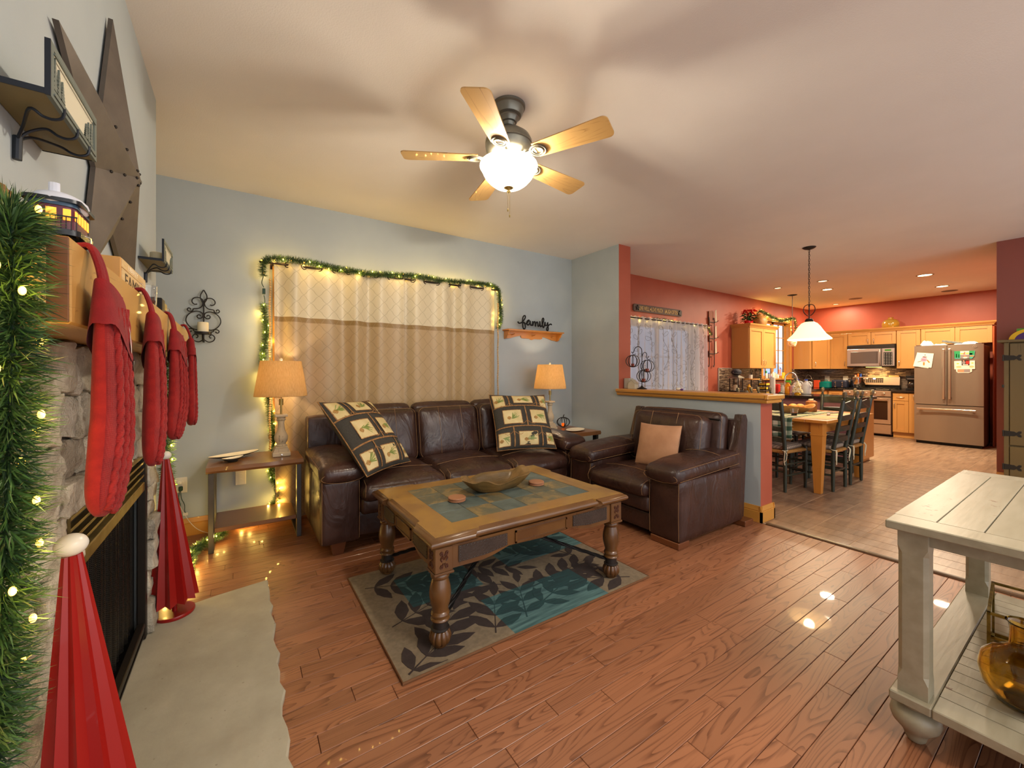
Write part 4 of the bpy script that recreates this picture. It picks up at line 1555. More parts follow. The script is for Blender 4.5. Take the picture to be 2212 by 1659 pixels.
# ------------------------------------------------------------------ leather seating
def leather_material():
    q = NT('dark_brown_leather')
    v = q.vec()
    q.col(q.ramp(q.noise(v, 4, 4), [(.3, '2e1c17'), (.55, '3a241d'), (.8, '4b3026')]))
    r = q.ramp(q.noise(v, 9, 3), [(.3, (.27,) * 3), (.7, (.44,) * 3)])
    q.link(r, q.b.inputs['Roughness'])
    # soft wrinkles: stretched, warped noise plus fine pebble grain
    w = q.noise(q.vec((1, 1, .5)), 7, 3, .55, 1.2)
    f = q.math('ADD', q.math('MULTIPLY', w, 1.3), q.math('MULTIPLY', q.noise(v, 260, 2), .04))
    q.bump(f, .42, .022)
    return q.m


M_LEATHER = leather_material()
M_STITCH = mat('tan_stitching', '94704a', .8)
M_FOOT = wood('brown_foot', '6a3c20', '43230f', 'X', 10, 1, .35, .2, .3, .1)


def outline(c, d, r, axis, off, n=5, inset=.0):
    """rounded rectangle path just proud of one face of a stuffed box"""
    o = [k for k in range(3) if k != axis]
    pts = []
    for q, (su, sv) in enumerate(((1, 1), (-1, 1), (-1, -1), (1, -1))):
        for i in range(n + 1):
            a = q * PI / 2 + PI / 2 * i / n
            p = [0, 0, 0]
            p[o[0]] = c[o[0]] + su * (d[o[0]] / 2 - r - inset) + r * math.cos(a)
            p[o[1]] = c[o[1]] + sv * (d[o[1]] / 2 - r - inset) + r * math.sin(a)
            p[axis] = c[axis] + off
            pts.append(tuple(p))
    return pts


def stitch(mb, path, closed=False, r=.0014):
    mb.tube(path, r, 5, closed=closed)


# --- sofa (front faces -y)
sofa = thing('sofa', 'three-seat dark brown leather sofa with tan stitching under the window', 'sofa', (1.64, 3.4, 0))
SX0, SX1, SF, SB = .445, 2.845, 2.945, 3.80
for (x0, x1) in ((SX0, SX0 + .255), (SX1 - .255, SX1)):
    c, d = ((x0 + x1) / 2, 3.36, .32), (.255, .83, .46)
    MB().rbox(c, d, .022, 8, puff=(.008, .006, 0)).build('arm_panel', M_LEATHER, sofa)
    s_ = MB()
    for x in (x0 + .008, x1 - .008):
        stitch(s_, [(x, SF - .001, .11), (x, SF - .006, .3), (x, SF - .001, .53)])
    s_.build('stitching', M_STITCH, sofa)
    c, d = ((x0 + x1) / 2 + (.012 if x0 < 1 else -.012), 3.315, .575), (.295, .80, .125)
    def armbow(q, u):
        return (q[0], q[1], q[2] + .022 * (q[1] + .4) - (.028 * max(0, -u[1] - .55)))
    ap = MB().rbox(c, d, .05, 12, puff=(.006, .008, .022), na=.006, nf=9, seed=x0, bow=armbow).build('arm_pad', M_LEATHER, sofa)
    s_ = MB()
    stitch(s_, [(c[0] + (.140) * math.cos(a), c[1] - .397 - .004 * math.sin(a), c[2] + .040 * math.sin(a) - .025) for a in [PI * 2 * k / 24 for k in range(24)]], True)
    for sd in (-1, 1):
        stitch(s_, [(c[0] + sd * .146, c[1] - .37 + .7 * t, c[2] + .038 + .02 * t) for t in (0, .2, .4, .6, .8, 1)])
    s_.build('stitching', M_STITCH, ap)
MB().rbox((1.645, 3.38, .19), (1.90, .80, .18), .02, 6).build('front_rail', M_LEATHER, sofa)
MB().rbox((1.645, 3.73, .50), (2.38, .18, .80), .03, 8, puff=(0, .01, 0)).build('back_frame', M_LEATHER, sofa)
s_ = MB()
for x in (SX0 + .012, SX1 - .012):
    stitch(s_, [(x, 3.637, .60), (x, 3.636, .75), (x, 3.642, .885), (x, 3.70, .902), (x, 3.80, .902)])
s_.build('stitching', M_STITCH, sofa)
seat_w = 1.90 / 3
for k in range(3):
    x = .695 + seat_w * (k + .5)
    MB().rbox((x, 3.29, .325), (seat_w - .008, .76, .13), .035, 8, puff=(0, .010, 0), na=.004, seed=k).build('lower_cushion', M_LEATHER, sofa)
    c, d = (x, 3.27, .435), (seat_w - .006, .80, .125)
    sc_ = MB().rbox(c, d, .055, 14, puff=(.004, .014, .030), na=.008, nf=7, seed=k + 4, bow=lambda q, u: (q[0], q[1], q[2] - .02 * max(0, -u[1] - .5) + .012 * u[1])).build('seat_cushion', M_LEATHER, sofa)
    s_ = MB()
    stitch(s_, [(x - seat_w / 2 * .93 + seat_w * .93 * t, 3.12 + .0, .503 + .022 * (1 - (2 * t - 1) ** 2)) for t in [i / 10 for i in range(11)]])
    for sd in (-1, 1):
        stitch(s_, [(x + sd * (seat_w / 2 - .022), 2.868 + .006, .40), (x + sd * (seat_w / 2 - .02), 2.861, .44), (x + sd * (seat_w / 2 - .026), 2.88, .48), (x + sd * (seat_w / 2 - .03), 2.95, .502)])
    s_.build('stitching', M_STITCH, sc_)
    # slouching back cushion and the headrest behind it
    tilt = Matrix.Translation((x, 3.575, .70)) @ Matrix.Rotation(-.16, 4, 'X')
    bc = MB().rbox((0, 0, 0), (seat_w - .012, .175, .475), .07, 14, puff=(.004, .032, .008), na=.012, nf=6, seed=k + 8, M=tilt, bow=lambda q, u: (q[0], q[1] - .022 * max(0, -u[2]), q[2])).build('back_cushion', M_LEATHER, sofa)
    s_ = MB()
    for fx in (-.17, .17):
        s_.tube([tilt @ V((fx * seat_w * 1.05, -.0865 - .034 * (1 - (2 * fx * 1.05) ** 2) * (1 - t * t * .98) - .022 * max(0, -t), .235 * t)) for t in [i / 6 - 1 for i in range(13)]], .0014, 5)
    s_.tube([tilt @ V(p) for p in outline((0, 0, 0), (seat_w - .03, 0, .46), .06, 1, -.085)], .0014, 5, closed=True)
    s_.build('stitching', M_STITCH, bc)
    tl = Matrix.Translation((x, 3.70, .86)) @ Matrix.Rotation(-.10, 4, 'X')
    MB().rbox((0, 0, 0), (seat_w - .012, .13, .225), .055, 10, puff=(0, .01, .010), na=.006, seed=k + 2, M=tl).build('headrest', M_LEATHER, sofa)
for (x, y) in ((SX0 + .12, 3.03), (SX1 - .12, 3.03), (SX0 + .12, 3.72), (SX1 - .12, 3.72)):
    MB().add([(x + sx * w, y + sy * w, z) for z, w in ((.001, .033), (.10, .05)) for sx, sy in ((-1, -1), (1, -1), (1, 1), (-1, 1))], [(3, 2, 1, 0), (4, 5, 6, 7), (0, 1, 5, 4), (1, 2, 6, 5), (2, 3, 7, 6), (3, 0, 4, 7)]).build('foot', M_FOOT, sofa, smooth=False)

# --- armchair (front faces -x)
ach = thing('armchair', 'dark brown leather armchair with tan stitching against the half wall', 'armchair', (3.05, 2.25, 0))
AF, AB = 2.575, 3.49
for k, (y0, y1) in enumerate(((1.715, 1.975), (2.585, 2.85))):
    yc = (y0 + y1) / 2
    def bowc(q, u):
        return q
    MB().rbox((3.01, yc, .265), (.87, y1 - y0, .44), .02, 8, puff=(.006, .006, 0)).build('arm_panel', M_LEATHER, ach)
    s_ = MB()
    for y in (y0 + .008, y1 - .008):
        stitch(s_, [(AF - .001, y, .06), (AF - .006, y, .25), (AF - .001, y, .48)])
    s_.build('stitching', M_STITCH, ach)
    c, d = (2.965, yc + (.012 if k == 0 else -.012), .525), (.85, .30, .125)
    ap = MB().rbox(c, d, .05, 12, puff=(.008, .006, .022), na=.006, nf=9, seed=k + 21, bow=lambda q, u: (q[0], q[1], q[2] + .045 * (q[0] + .4) - .028 * max(0, -u[0] - .55))).build('arm_pad', M_LEATHER, ach)
    s_ = MB()
    stitch(s_, [(c[0] - .422 - .004 * math.sin(a), c[1] + .142 * math.cos(a), c[2] + .038 * math.sin(a) - .025) for a in [PI * 2 * j / 24 for j in range(24)]], True)
    for zz in (.040, -.040):
        stitch(s_, [(c[0] - .40 + .8 * t, c[1] - .150, c[2] + zz + .045 * (.8 * t)) for t in (0, .2, .4, .6, .8, 1)])
    stitch(s_, [(c[0] + .12, c[1] - .145 + .29 * t, c[2] + .062 + .03 + .018 * (1 - (2 * t - 1) ** 2)) for t in [i / 8 for i in range(9)]])
    s_.build('stitching', M_STITCH, ap)
    # side shell of the back, sloping up behind the arm pad
    ys = 1.735 if k == 0 else 2.765
    poly = [(3.27, .06), (3.49, .06), (3.555, .86), (3.53, .905), (3.475, .905), (3.37, .60), (3.27, .50)]
    MB().prism(poly, ys, ys + .065, 'xz').build('back_side', M_LEATHER, ach, angle=50)
    s_ = MB()
    yy = ys + (.003 if k == 0 else .062)
    stitch(s_, [(3.375, yy, .60), (3.425, yy, .75), (3.474, yy, .90), (3.50, yy, .908), (3.53, yy, .907)])
    s_.build('stitching', M_STITCH, ach)
MB().rbox((3.0, 2.28, .12), (.82, .62, .14), .02, 6).build('front_rail', M_LEATHER, ach)
MB().prism([(3.33, .06), (3.49, .06), (3.552, .86), (3.45, .86)], 1.79, 2.775, 'xz').build('back_frame', M_LEATHER, ach, angle=50)
MB().rbox((2.94, 2.28, .255), (.75, .615, .13), .035, 8, puff=(.01, 0, 0), na=.004, seed=31).build('lower_cushion', M_LEATHER, ach)
sc_ = MB().rbox((2.925, 2.28, .372), (.80, .61, .13), .055, 14, puff=(.014, .004, .032), na=.008, nf=7, seed=33, bow=lambda q, u: (q[0], q[1], q[2] - .02 * max(0, -u[0] - .5))).build('seat_cushion', M_LEATHER, ach)
s_ = MB()
stitch(s_, [(2.74, 2.0 + .56 * t, .442 + .024 * (1 - (2 * t - 1) ** 2)) for t in [i / 10 for i in range(11)]])
for y in (1.998, 2.562):
    stitch(s_, [(2.523, y, .335), (2.514, y, .375), (2.535, y, .418), (2.60, y, .437)])
s_.build('stitching', M_STITCH, sc_)
tilt = Matrix.Translation((3.235, 2.26, .665)) @ Matrix.Rotation(.17, 4, 'Y')
bc = MB().rbox((0, 0, 0), (.19, .72, .46), .07, 14, puff=(.036, .004, .008), na=.010, nf=6, seed=35, M=tilt).build('back_cushion', M_LEATHER, ach)
s_ = MB()
for fy in (-.13, .13):
    s_.tube([tilt @ V((-.095 - .034 * (1 - (2 * fy / .72) ** 2) * (1 - t * t * .98), fy, .23 * t)) for t in [i / 6 - 1 for i in range(13)]], .0022, 5)
s_.tube([tilt @ V(p) for p in outline((0, 0, 0), (0, .70, .445), .06, 0, -.09)], .0014, 5, closed=True)
s_.build('stitching', M_STITCH, bc)
tl = Matrix.Translation((3.375, 2.245, .70)) @ Matrix.Rotation(.12, 4, 'Y')
hd = MB().rbox((0, 0, 0), (.13, .84, .44), .055, 12, puff=(.012, 0, .008), na=.006, seed=36, M=tl).build('headrest', M_LEATHER, ach)
s_ = MB()
s_.tube([tl @ V(p) for p in outline((0, 0, 0), (0, .825, .43), .05, 0, -.060)], .0014, 5, closed=True)
s_.build('stitching', M_STITCH, hd)
MB().tube([tl @ V((-.068, -.40, .155)), tl @ V((-.070, -.10, .163))], .006, 6).build('headrest_gap_bar', M_BLACK, hd)
for (x, y) in ((2.60, 1.84), (2.60, 2.72), (3.44, 1.80), (3.44, 2.72)):
    MB().box(x - .03, x + .10, y - .12, y + .12, .001, .047, .004).build('foot', M_FOOT, ach, smooth=False)


# ------------------------------------------------------------------ pillows
def pillow_surface(S, T, u, v, side=1):
    """u, v in -1..1; local frame: x right, z up, y toward the back; corners pinch out"""
    e = (1 - abs(u) ** 2.6) * (1 - abs(v) ** 2.6)
    w = S / 2 * (1 - .055 * (1 - v * v) * (abs(u) ** 3))
    h = S / 2 * (1 - .055 * (1 - u * u) * (abs(v) ** 3))
    return V((u * w, -side * (T / 2 * max(0, e) ** .55 + .002), v * h))


def pillow(name, label, S, T, M, m, group=None, seed=0):
    t = bpy.data.objects.new(name, None)
    COL.objects.link(t)
    t.matrix_world = M
    t['label'] = label
    t['category'] = 'pillow'
    if group:
        t['group'] = group
    n = 22
    g = lambda k: math.sin(PI / 2 * (2 * k - 1))
    mb = MB()
    for s in (1, -1):
        def f(a, b):
            p = pillow_surface(S, T, g(a), g(b), s)
            p.y -= s * noise.noise(p * 9 + V((seed, 0, s))) * .006
            return p
        mb.grid(f, n, n)
    b = mb.build('cover', m, t, world=False, angle=100)
    return t


def lay(t, S, T, polys, name, m, off=.0022):
    """print laid on the front of a pillow: polygons in u, v, cut into small cells so that they follow it"""
    mb = MB()
    for P in polys:
        if len(P) == 4:
            k = 7
            (a, b, c, d) = [V((p[0], p[1], 0)) for p in P]
            def f(i, j):
                q = a.lerp(b, i).lerp(d.lerp(c, i), j)
                r = pillow_surface(S, T, q.x, q.y)
                r.y -= off + .001
                return r
            mb.grid(f, k, k)
    return mb.build(name, m, t, world=False, fix=False, angle=100)


def ribbon(P, w):
    """thin quads along a polyline in u, v"""
    out = []
    Q = [V((a, b, 0)) for a, b in P]
    for a, b in zip(Q, Q[1:]):
        d = b - a
        if d.length < 1e-6:
            continue
        nrm = V((-d.y, d.x, 0)).normalized() * w
        out.append([tuple(x)[:2] for x in (a - nrm, b - nrm, b + nrm, a + nrm)])
    return out


M_CHAR = mat('charcoal_canvas', '36332d', .9, c2='403c34', ns=120, bump=.25, bs=500)
M_PANEL = mat('cream_print', 'd9c795', .85, c2='c7b27b', ns=9, bump=.15, bs=500)
M_TWIG = mat('twig_brown_print', 'a77b4a', .85, c2='7d5630', ns=60)
M_SPRIG = needle_material('pine_sprig_print', '5d6f2c', '8f9b50')
M_CONE = mat('pine_cone_print', '8a5a24', .85, c2='b98a44', ns=120)


def lodge_pillow(label, M, seed, SIZE):
    S, T = SIZE, .17
    t = pillow('throw_pillow', label, S, T, M, M_CHAR, 'pine cone print pillows on the sofa', seed)
    rects = [(-.95, -.58, .42, .92), (-.28, .40, .55, .92), (.66, .95, .42, .92), (-.72, -.10, -.20, .28), (.22, .78, -.20, .28), (-.95, -.58, -.92, -.50), (-.28, .36, -.92, -.48), (.66, .95, -.90, -.52)]
    lay(t, S, T, [[(a, c), (b, c), (b, d), (a, d)] for a, b, c, d in rects], 'cream_panel', M_PANEL)
    tw = []
    for a, b, c, d in rects:
        tw += ribbon([(a, c), (b, c), (b, d), (a, d), (a, c)], .010)
    for v0 in (.40, -.34):
        tw += ribbon([(u / 10, v0 + .05 * (1 - (u / 10) ** 2)) for u in range(-10, 11, 2)], .018)
    for (u, a, b) in ((-.44, .44, .95), (.53, .44, .95), (.06, -.28, .42), (-.44, -.95, -.32), (.51, -.95, -.32)):
        tw += ribbon([(u, a), (u + .01, (a + b) / 2), (u, b)], .020)
    for (u, v, s) in ((-.44, .55, 1), (-.44, .55, -1), (.53, .6, 1), (.53, .6, -1), (.06, -.1, 1), (.06, -.1, -1), (-.44, -.45, 1), (-.44, -.45, -1), (.51, -.5, 1), (.51, -.5, -1)):
        tw += ribbon([(u, v), (u + s * .12, v - .10), (u + s * .22, v - .13), (u + s * .3, v - .08)], .007)
    lay(t, S, T, tw, 'twig_print', M_TWIG, .0032)
    rg = random.Random(seed)
    sp, cn_ = [], []
    for a, b, c, d in rects:
        cx, cy = (a + b) / 2 + rg.uniform(-.04, .04), (c + d) / 2
        ang = rg.uniform(-.6, .9)
        for k in range(18):
            th = ang + rg.uniform(-.75, .75)
            L = rg.uniform(.12, .30)
            x0, y0 = cx - .10 * math.cos(ang) + rg.uniform(0, .12) * math.cos(ang), cy - .10 * math.sin(ang)
            x1, y1 = x0 + L * math.cos(th), y0 + L * math.sin(th) * .8
            x1, y1 = max(a + .02, min(b - .02, x1)), max(c + .02, min(d - .02, y1))
            sp += ribbon([(x0, y0), (x1, y1)], .0075)
        px, py = max(a + .09, min(b - .09, cx - .13)), max(c + .07, min(d - .07, cy - .04))
        for k in range(6):
            w = .07 * math.sin(PI * (k + .7) / 6.5)
            cn_.append([(px - w, py - .06 + k * .02), (px + w, py - .06 + k * .02), (px + w, py - .045 + k * .02), (px - w, py - .045 + k * .02)])
    lay(t, S, T, sp, 'sprig_print', M_SPRIG, .0034)
    lay(t, S, T, cn_, 'cone_print', M_CONE, .0040)
    pi = MB()
    e = [pillow_surface(S, T, u, v) for u, v in [(-1 + 2 * i / 12, -1) for i in range(12)] + [(1, -1 + 2 * i / 12) for i in range(12)] + [(1 - 2 * i / 12, 1) for i in range(12)] + [(-1, 1 - 2 * i / 12) for i in range(12)]]
    for p in e:
        p.y = 0
    pi.tube(e, .0045, 6, closed=True)
    pi.build('piping', M_TWIG, t, world=False)
    return t


# left pillow leans on the arm and back, turned; right one stands square in the corner
def frame(c, X, Z):
    X = V(X).normalized()
    Z = V(Z)
    Z = (Z - X * Z.dot(X)).normalized()
    Y = Z.cross(X)
    return Matrix(((X.x, Y.x, Z.x, c[0]), (X.y, Y.y, Z.y, c[1]), (X.z, Y.z, Z.z, c[2]), (0, 0, 0, 1)))


lodge_pillow('pine cone print pillow tilted against the left sofa arm', frame((.815, 3.20, .785), (.72, .69, -.05), (-.26, .60, .75)), 3, .64)
lodge_pillow('pine cone print pillow standing upright at the right sofa end', frame((2.275, 3.215, .785), (.965, -.26, -.02), (.10, .52, .82)), 8, .59)
tp = pillow('throw_pillow', 'plain tan suede pillow on the armchair seat', .385, .14, frame((3.0, 2.21, .625), (.12, -.99, .02), (.30, .05, .95)), mat('tan_suede', 'b98a66', .9, c2='a97a58', ns=7, sheen=.1, bump=.1, bs=90), None, 5)

# ------------------------------------------------------------------ area rug
def leaf_frond(mb, x, y, ang, L, n, lw):
    """a stem with paired pointed leaflets, thin raised pile"""
    def leaf(px, py, a, l, w):
        P = [(0, 0), (.18, .55), (.45, 1), (.75, .7), (1, 0), (.75, -.7), (.45, -1), (.18, -.55)]
        return [(px + l * t * math.cos(a) - w * s * math.sin(a), py + l * t * math.sin(a) + w * s * math.cos(a)) for t, s in P]
    def clip(P):
        return [(max(RX0 + .02, min(RX1 - .02, a)), max(RY0 + .02, min(RY1 - .02, b))) for a, b in P]
    def put(P):
        P = clip(P)
        zz = .0104 + 1.6e-5 * len(mb.f) / 9
        A = sum(P[i][0] * P[(i + 1) % len(P)][1] - P[(i + 1) % len(P)][0] * P[i][1] for i in range(len(P)))
        if abs(A) > 2e-4:
            k = len(P)
            mb.add([(a, b, zz) for a, b in P] + [(a, b, .0098) for a, b in P], [tuple(range(k))] + [(i, (i + 1) % k, k + (i + 1) % k, k + i) for i in range(k)])
    put([(x - .004 * math.sin(ang), y + .004 * math.cos(ang)), (x + .004 * math.sin(ang), y - .004 * math.cos(ang)), (x + L * math.cos(ang), y + L * math.sin(ang))])
    for i in range(n):
        t = .12 + .85 * i / n
        px, py = x + L * t * math.cos(ang), y + L * t * math.sin(ang)
        l = lw * (1 - .35 * abs(t - .45))
        for s in (-1, 1):
            put(leaf(px, py, ang + s * (.95 - .35 * t), l, l * .19))
    put(leaf(x + L * .95 * math.cos(ang), y + L * .95 * math.sin(ang), ang, lw * .8, lw * .14))


RX0, RX1, RY0, RY1 = .545, 2.085, 1.60, 2.605


def rug_material(name, base, teal):
    q = NT(name)
    v = q.vec()
    s = q.n('ShaderNodeSeparateXYZ')
    q.link(v, s.inputs[0])

    def inside(x0, x1, y0, y1):
        a = q.math('MULTIPLY', q.math('GREATER_THAN', s.outputs[0], x0), q.math('LESS_THAN', s.outputs[0], x1))
        b = q.math('MULTIPLY', q.math('GREATER_THAN', s.outputs[1], y0), q.math('LESS_THAN', s.outputs[1], y1))
        return q.math('MULTIPLY', a, b)
    m = q.math('MAXIMUM', inside(-.22, .42, -.51, -.16), q.math('MAXIMUM', inside(.12, .78, .08, .51), inside(-.55, -.12, -.02, .32)))
    st = q.ramp(q.noise(q.vec((5, 60, 5)), 1, 3), [(.35, teal[0]), (.65, teal[1])])
    bs = q.ramp(q.noise(v, 40, 3), [(.3, base[0]), (.7, base[1])])
    q.col(q.mix(m, bs, st))
    q.set(q.b, Roughness=.95)
    q.b.inputs['Sheen Weight'].default_value = .05
    q.bump(q.noise(v, 600, 2), .6, .003)
    return q.m


rug = thing('area_rug', 'taupe and teal leaf pattern area rug under the coffee table', 'rug', ((RX0 + RX1) / 2, (RY0 + RY1) / 2, 0))
MB().box(RX0, RX1, RY0, RY1, .0006, .0102, .003).build('pile', rug_material('rug_pile', ('7a6a52', '8f7e63'), ('34595b', '5f8683')), rug, smooth=False)
bd = MB().tube([(RX0, RY0, .006), (RX1, RY0, .006), (RX1, RY1, .006), (RX0, RY1, .006)], .0062, 8, closed=True)
bd.build('bound_edge', mat('brown_binding', '6a4527', .8), rug)
lf = MB()
for (x, y, a, L, n, w) in ((.60, 2.42, -.35, .42, 4, .20), (.62, 1.98, .35, .50, 5, .22), (.72, 1.70, .85, .34, 3, .22), (1.02, 1.66, 1.05, .34, 3, .20), (1.22, 1.68, 1.1, .36, 3, .18), (1.28, 2.02, 2.5, .45, 4, .20), (1.16, 2.36, -.6, .40, 4, .17),
                           (1.42, 1.90, .15, .50, 4, .19), (1.98, 1.66, 2.6, .48, 4, .21), (1.30, 1.72, .35, .62, 5, .17), (1.55, 2.28, .3, .48, 4, .20), (1.40, 2.54, -.5, .55, 5, .18), (.95, 2.30, .4, .42, 4, .16), (1.9, 2.05, 1.9, .4, 4, .16), (.58, 1.63, .55, .22, 2, .18)):
    leaf_frond(lf, x, y, a, L, n, w)
lf.build('leaf_pattern', rug_material('rug_leaves', ('2c1d15', '382822'), ('14393b', '1c4a4a')), rug, smooth=False)

# ------------------------------------------------------------------ coffee table
M_CT = wood('distressed_brown_wood', '85602f', '4d3317', 'X', 10, .8, .33, .25, .35, .1, .1, patch='96702f')
M_CTY = wood('distressed_brown_wood_cross', '85602f', '4d3317', 'Y', 10, .8, .33, .25, .35, .1, .1, patch='96702f')
M_CTZ = wood('turned_leg_wood', '5a3a1d', '2f1c0c', 'Z', 8, .8, .28, .3, .35, .1, .1, patch='684623')
M_LPAN = mat('dark_leather_panel', '33271f', .5, c2='3d2f26', ns=12, bump=.2, bs=90)
M_NAIL = mat('pewter_nailhead', '6f6c68', .35, .9)
M_DKWOOD = mat('dark_stain_inlay', '4a2716', .5)
CX0, CX1, CY0, CY1, CZ = .69, 1.96, 1.655, 2.605, .525
ct = thing('coffee_table', 'carved brown coffee table with inset slate tiles on the rug', 'coffee table', ((CX0 + CX1) / 2, (CY0 + CY1) / 2, .0125))
# top outline steps out at the corners
def top_outline(o):
    c = .22
    s = .018
    pts = []
    for (sx, sy) in ((-1, -1), (1, -1), (1, 1), (-1, 1)):
        pass
    x0, x1, y0, y1 = CX0 - o, CX1 + o, CY0 - o, CY1 + o
    P = [(x0, y0), (x0 + c, y0), (x0 + c + .012, y0 + s), (x1 - c - .012, y0 + s), (x1 - c, y0), (x1, y0),
         (x1, y0 + c), (x1 - s, y0 + c + .012), (x1 - s, y1 - c - .012), (x1, y1 - c), (x1, y1),
         (x1 - c, y1), (x1 - c - .012, y1 - s), (x0 + c + .012, y1 - s), (x0 + c, y1), (x0, y1),
         (x0, y1 - c), (x0 + s, y1 - c - .012), (x0 + s, y0 + c + .012), (x0, y0 + c)]
    return P
layers = [(-.05, CZ - .052), (-.028, CZ - .050), (-.022, CZ - .044), (-.008, CZ - .040), (0, CZ - .032), (.001, CZ - .022), (-.006, CZ - .011), (-.018, CZ - .006), (-.022, CZ - .0015), (-.028, CZ)]
mb = MB()
vs = []
for o, z in layers:
    vs += [(a, b, z) for a, b in top_outline(o)]
n = 20
fs = [(L * n + i, L * n + (i + 1) % n, (L + 1) * n + (i + 1) % n, (L + 1) * n + i) for L in range(len(layers) - 1) for i in range(n)]
fs += [tuple(reversed(range(n)))]
mb.add(vs, fs).build('top_molding', M_CTZ, ct, angle=40)
IX0, IX1, IY0, IY1 = CX0 + .17, CX1 - .17, CY0 + .155, CY1 - .155
oP = top_outline(-.028)
ip = [(IX0, IY0), (IX1, IY0), (IX1, IY1), (IX0, IY1)]
def board(P, m):
    MB().prism(P, CZ - .014, CZ + .0012, 'xy').build('frame_board', m, ct, smooth=False)
board([oP[0], oP[1], oP[2], oP[3], oP[4], oP[5], ip[1], ip[0]], M_CT)
board([oP[10], oP[11], oP[12], oP[13], oP[14], oP[15], ip[3], ip[2]], M_CT)
board([oP[5], oP[6], oP[7], oP[8], oP[9], oP[10], ip[2], ip[1]], M_CTY)
board([oP[15], oP[16], oP[17], oP[18], oP[19], oP[0], ip[0], ip[3]], M_CTY)
MB().box(IX0, IX1, IY0, IY1, CZ - .02, CZ - .005).build('tile_bed', mat('dark_grout', '2b2c29', .9), ct, smooth=False)


def slate_material():
    q = NT('slate_tile')
    v = q.vec((1, 1, 1), 1)
    oi = q.n('ShaderNodeObjectInfo')
    grey = q.ramp(q.noise(v, 9, 5, .6), [(.3, '3c4744'), (.55, '55625e'), (.8, '66726b')])
    rust = q.ramp(q.noise(v, 7, 6, .7, .8), [(.3, '3f4a44'), (.48, '5f5c48'), (.6, '8a7448'), (.75, 'a08a5c')])
    q.col(q.mix(q.math('GREATER_THAN', oi.outputs['Random'], .52), grey, rust))
    q.set(q.b, Roughness=.5)
    q.bump(q.noise(v, 30, 6, .65), .3, .004)
    return q.m


M_SLATE = slate_material()
nx, ny = 6, 4
tw_, th_ = (IX1 - IX0) / nx, (IY1 - IY0) / ny
tm = MB().box(-tw_ / 2 + .001, tw_ / 2 - .001, -th_ / 2 + .001, th_ / 2 - .001, -.006, 0, .0015).mesh('slate_tile', M_SLATE, smooth=False)
for i in range(nx):
    for j in range(ny):
        o = bpy.data.objects.new('slate_tile', tm)
        COL.objects.link(o)
        o.parent = ct
        o.location = V((IX0 + tw_ * (i + .5), IY0 + th_ * (j + .5), CZ + .0002)) - ct.location
LX = (CX0 + .072, CX1 - .072)
LY = (CY0 + .072, CY1 - .072)
RZ = .0125
for x in LX:
    for y in LY:
        MB().cbox((x, y, .418), (.088, .088, .114), .003).build('corner_block', M_CTZ, ct, smooth=False)
        MB().cbox((x, y, .356), (.098, .098, .012), .003).build('block_molding', M_CTZ, ct, smooth=False)
        leg = MB().lathe([(.042, .122), (.044, .126), (.042, .132), (.038, .135), (.040, .142), (.043, .150), (.040, .158), (.036, .163), (.038, .18), (.044, .20), (.049, .225), (.050, .245), (.047, .27), (.041, .295), (.036, .310), (.042, .316), (.044, .324), (.042, .332), (.038, .338)], (x, y, RZ), 28)
        lo = leg.build('leg', M_CTZ, ct)
        MB().lathe([(.028, 0), (.034, .006), (.036, .0125)], (x, y, RZ), 20).build('foot_pad', M_CTZ, lo)
        MB().lathe([(.034, .012), (.043, .018), (.048, .030), (.050, .045), (.046, .062), (.040, .072), (.036, .078)], (x, y, RZ), 60, ribs=lambda a, z: 1.02 - .13 * abs(math.cos(a * 5)) ** 8).build('bun_foot', M_CTZ, lo, angle=60)
        MB().lathe([(.041, .078), (.043, .082), (.038, .086), (.034, .088), (.034, .118), (.038, .121)], (x, y, RZ), 22).build('leather_collar', mat('black_collar', '231d1a', .5) if 'black_collar' not in bpy.data.materials else bpy.data.materials['black_collar'], lo)
        for (ax, sgn) in (('x', -1), ('x', 1), ('y', -1), ('y', 1)):
            vis = (ax == 'y' and sgn < 0 and y < 2) or (ax == 'x' and sgn < 0 and x < 1)
            if not vis:
                continue
            mo = MB()
            for s in (-1, 1):
                for (pts) in ([(0, .002), (.010, .012), (.016, .004), (.010, -.004)], [(.004, .014), (.010, .028), (.018, .026), (.014, .018), (.010, .022)], [(.004, -.012), (.010, -.028), (.018, -.026), (.014, -.018), (.010, -.022)]):
                    P3 = []
                    for (a, b) in cat_rom([(a, b, 0) for a, b in pts], 4) and [(q.x, q.y) for q in cat_rom([(a, b, 0) for a, b in pts], 4)]:
                        a2, z2 = s * a, .418 + b * 1.25
                        P3.append((x + a2, y - .0445, z2) if ax == 'y' else (x - .0445, y + a2, z2))
                    mo.tube(P3, .0042, 5, flat=None)
            mo.build('scroll_inlay', M_DKWOOD, ct)


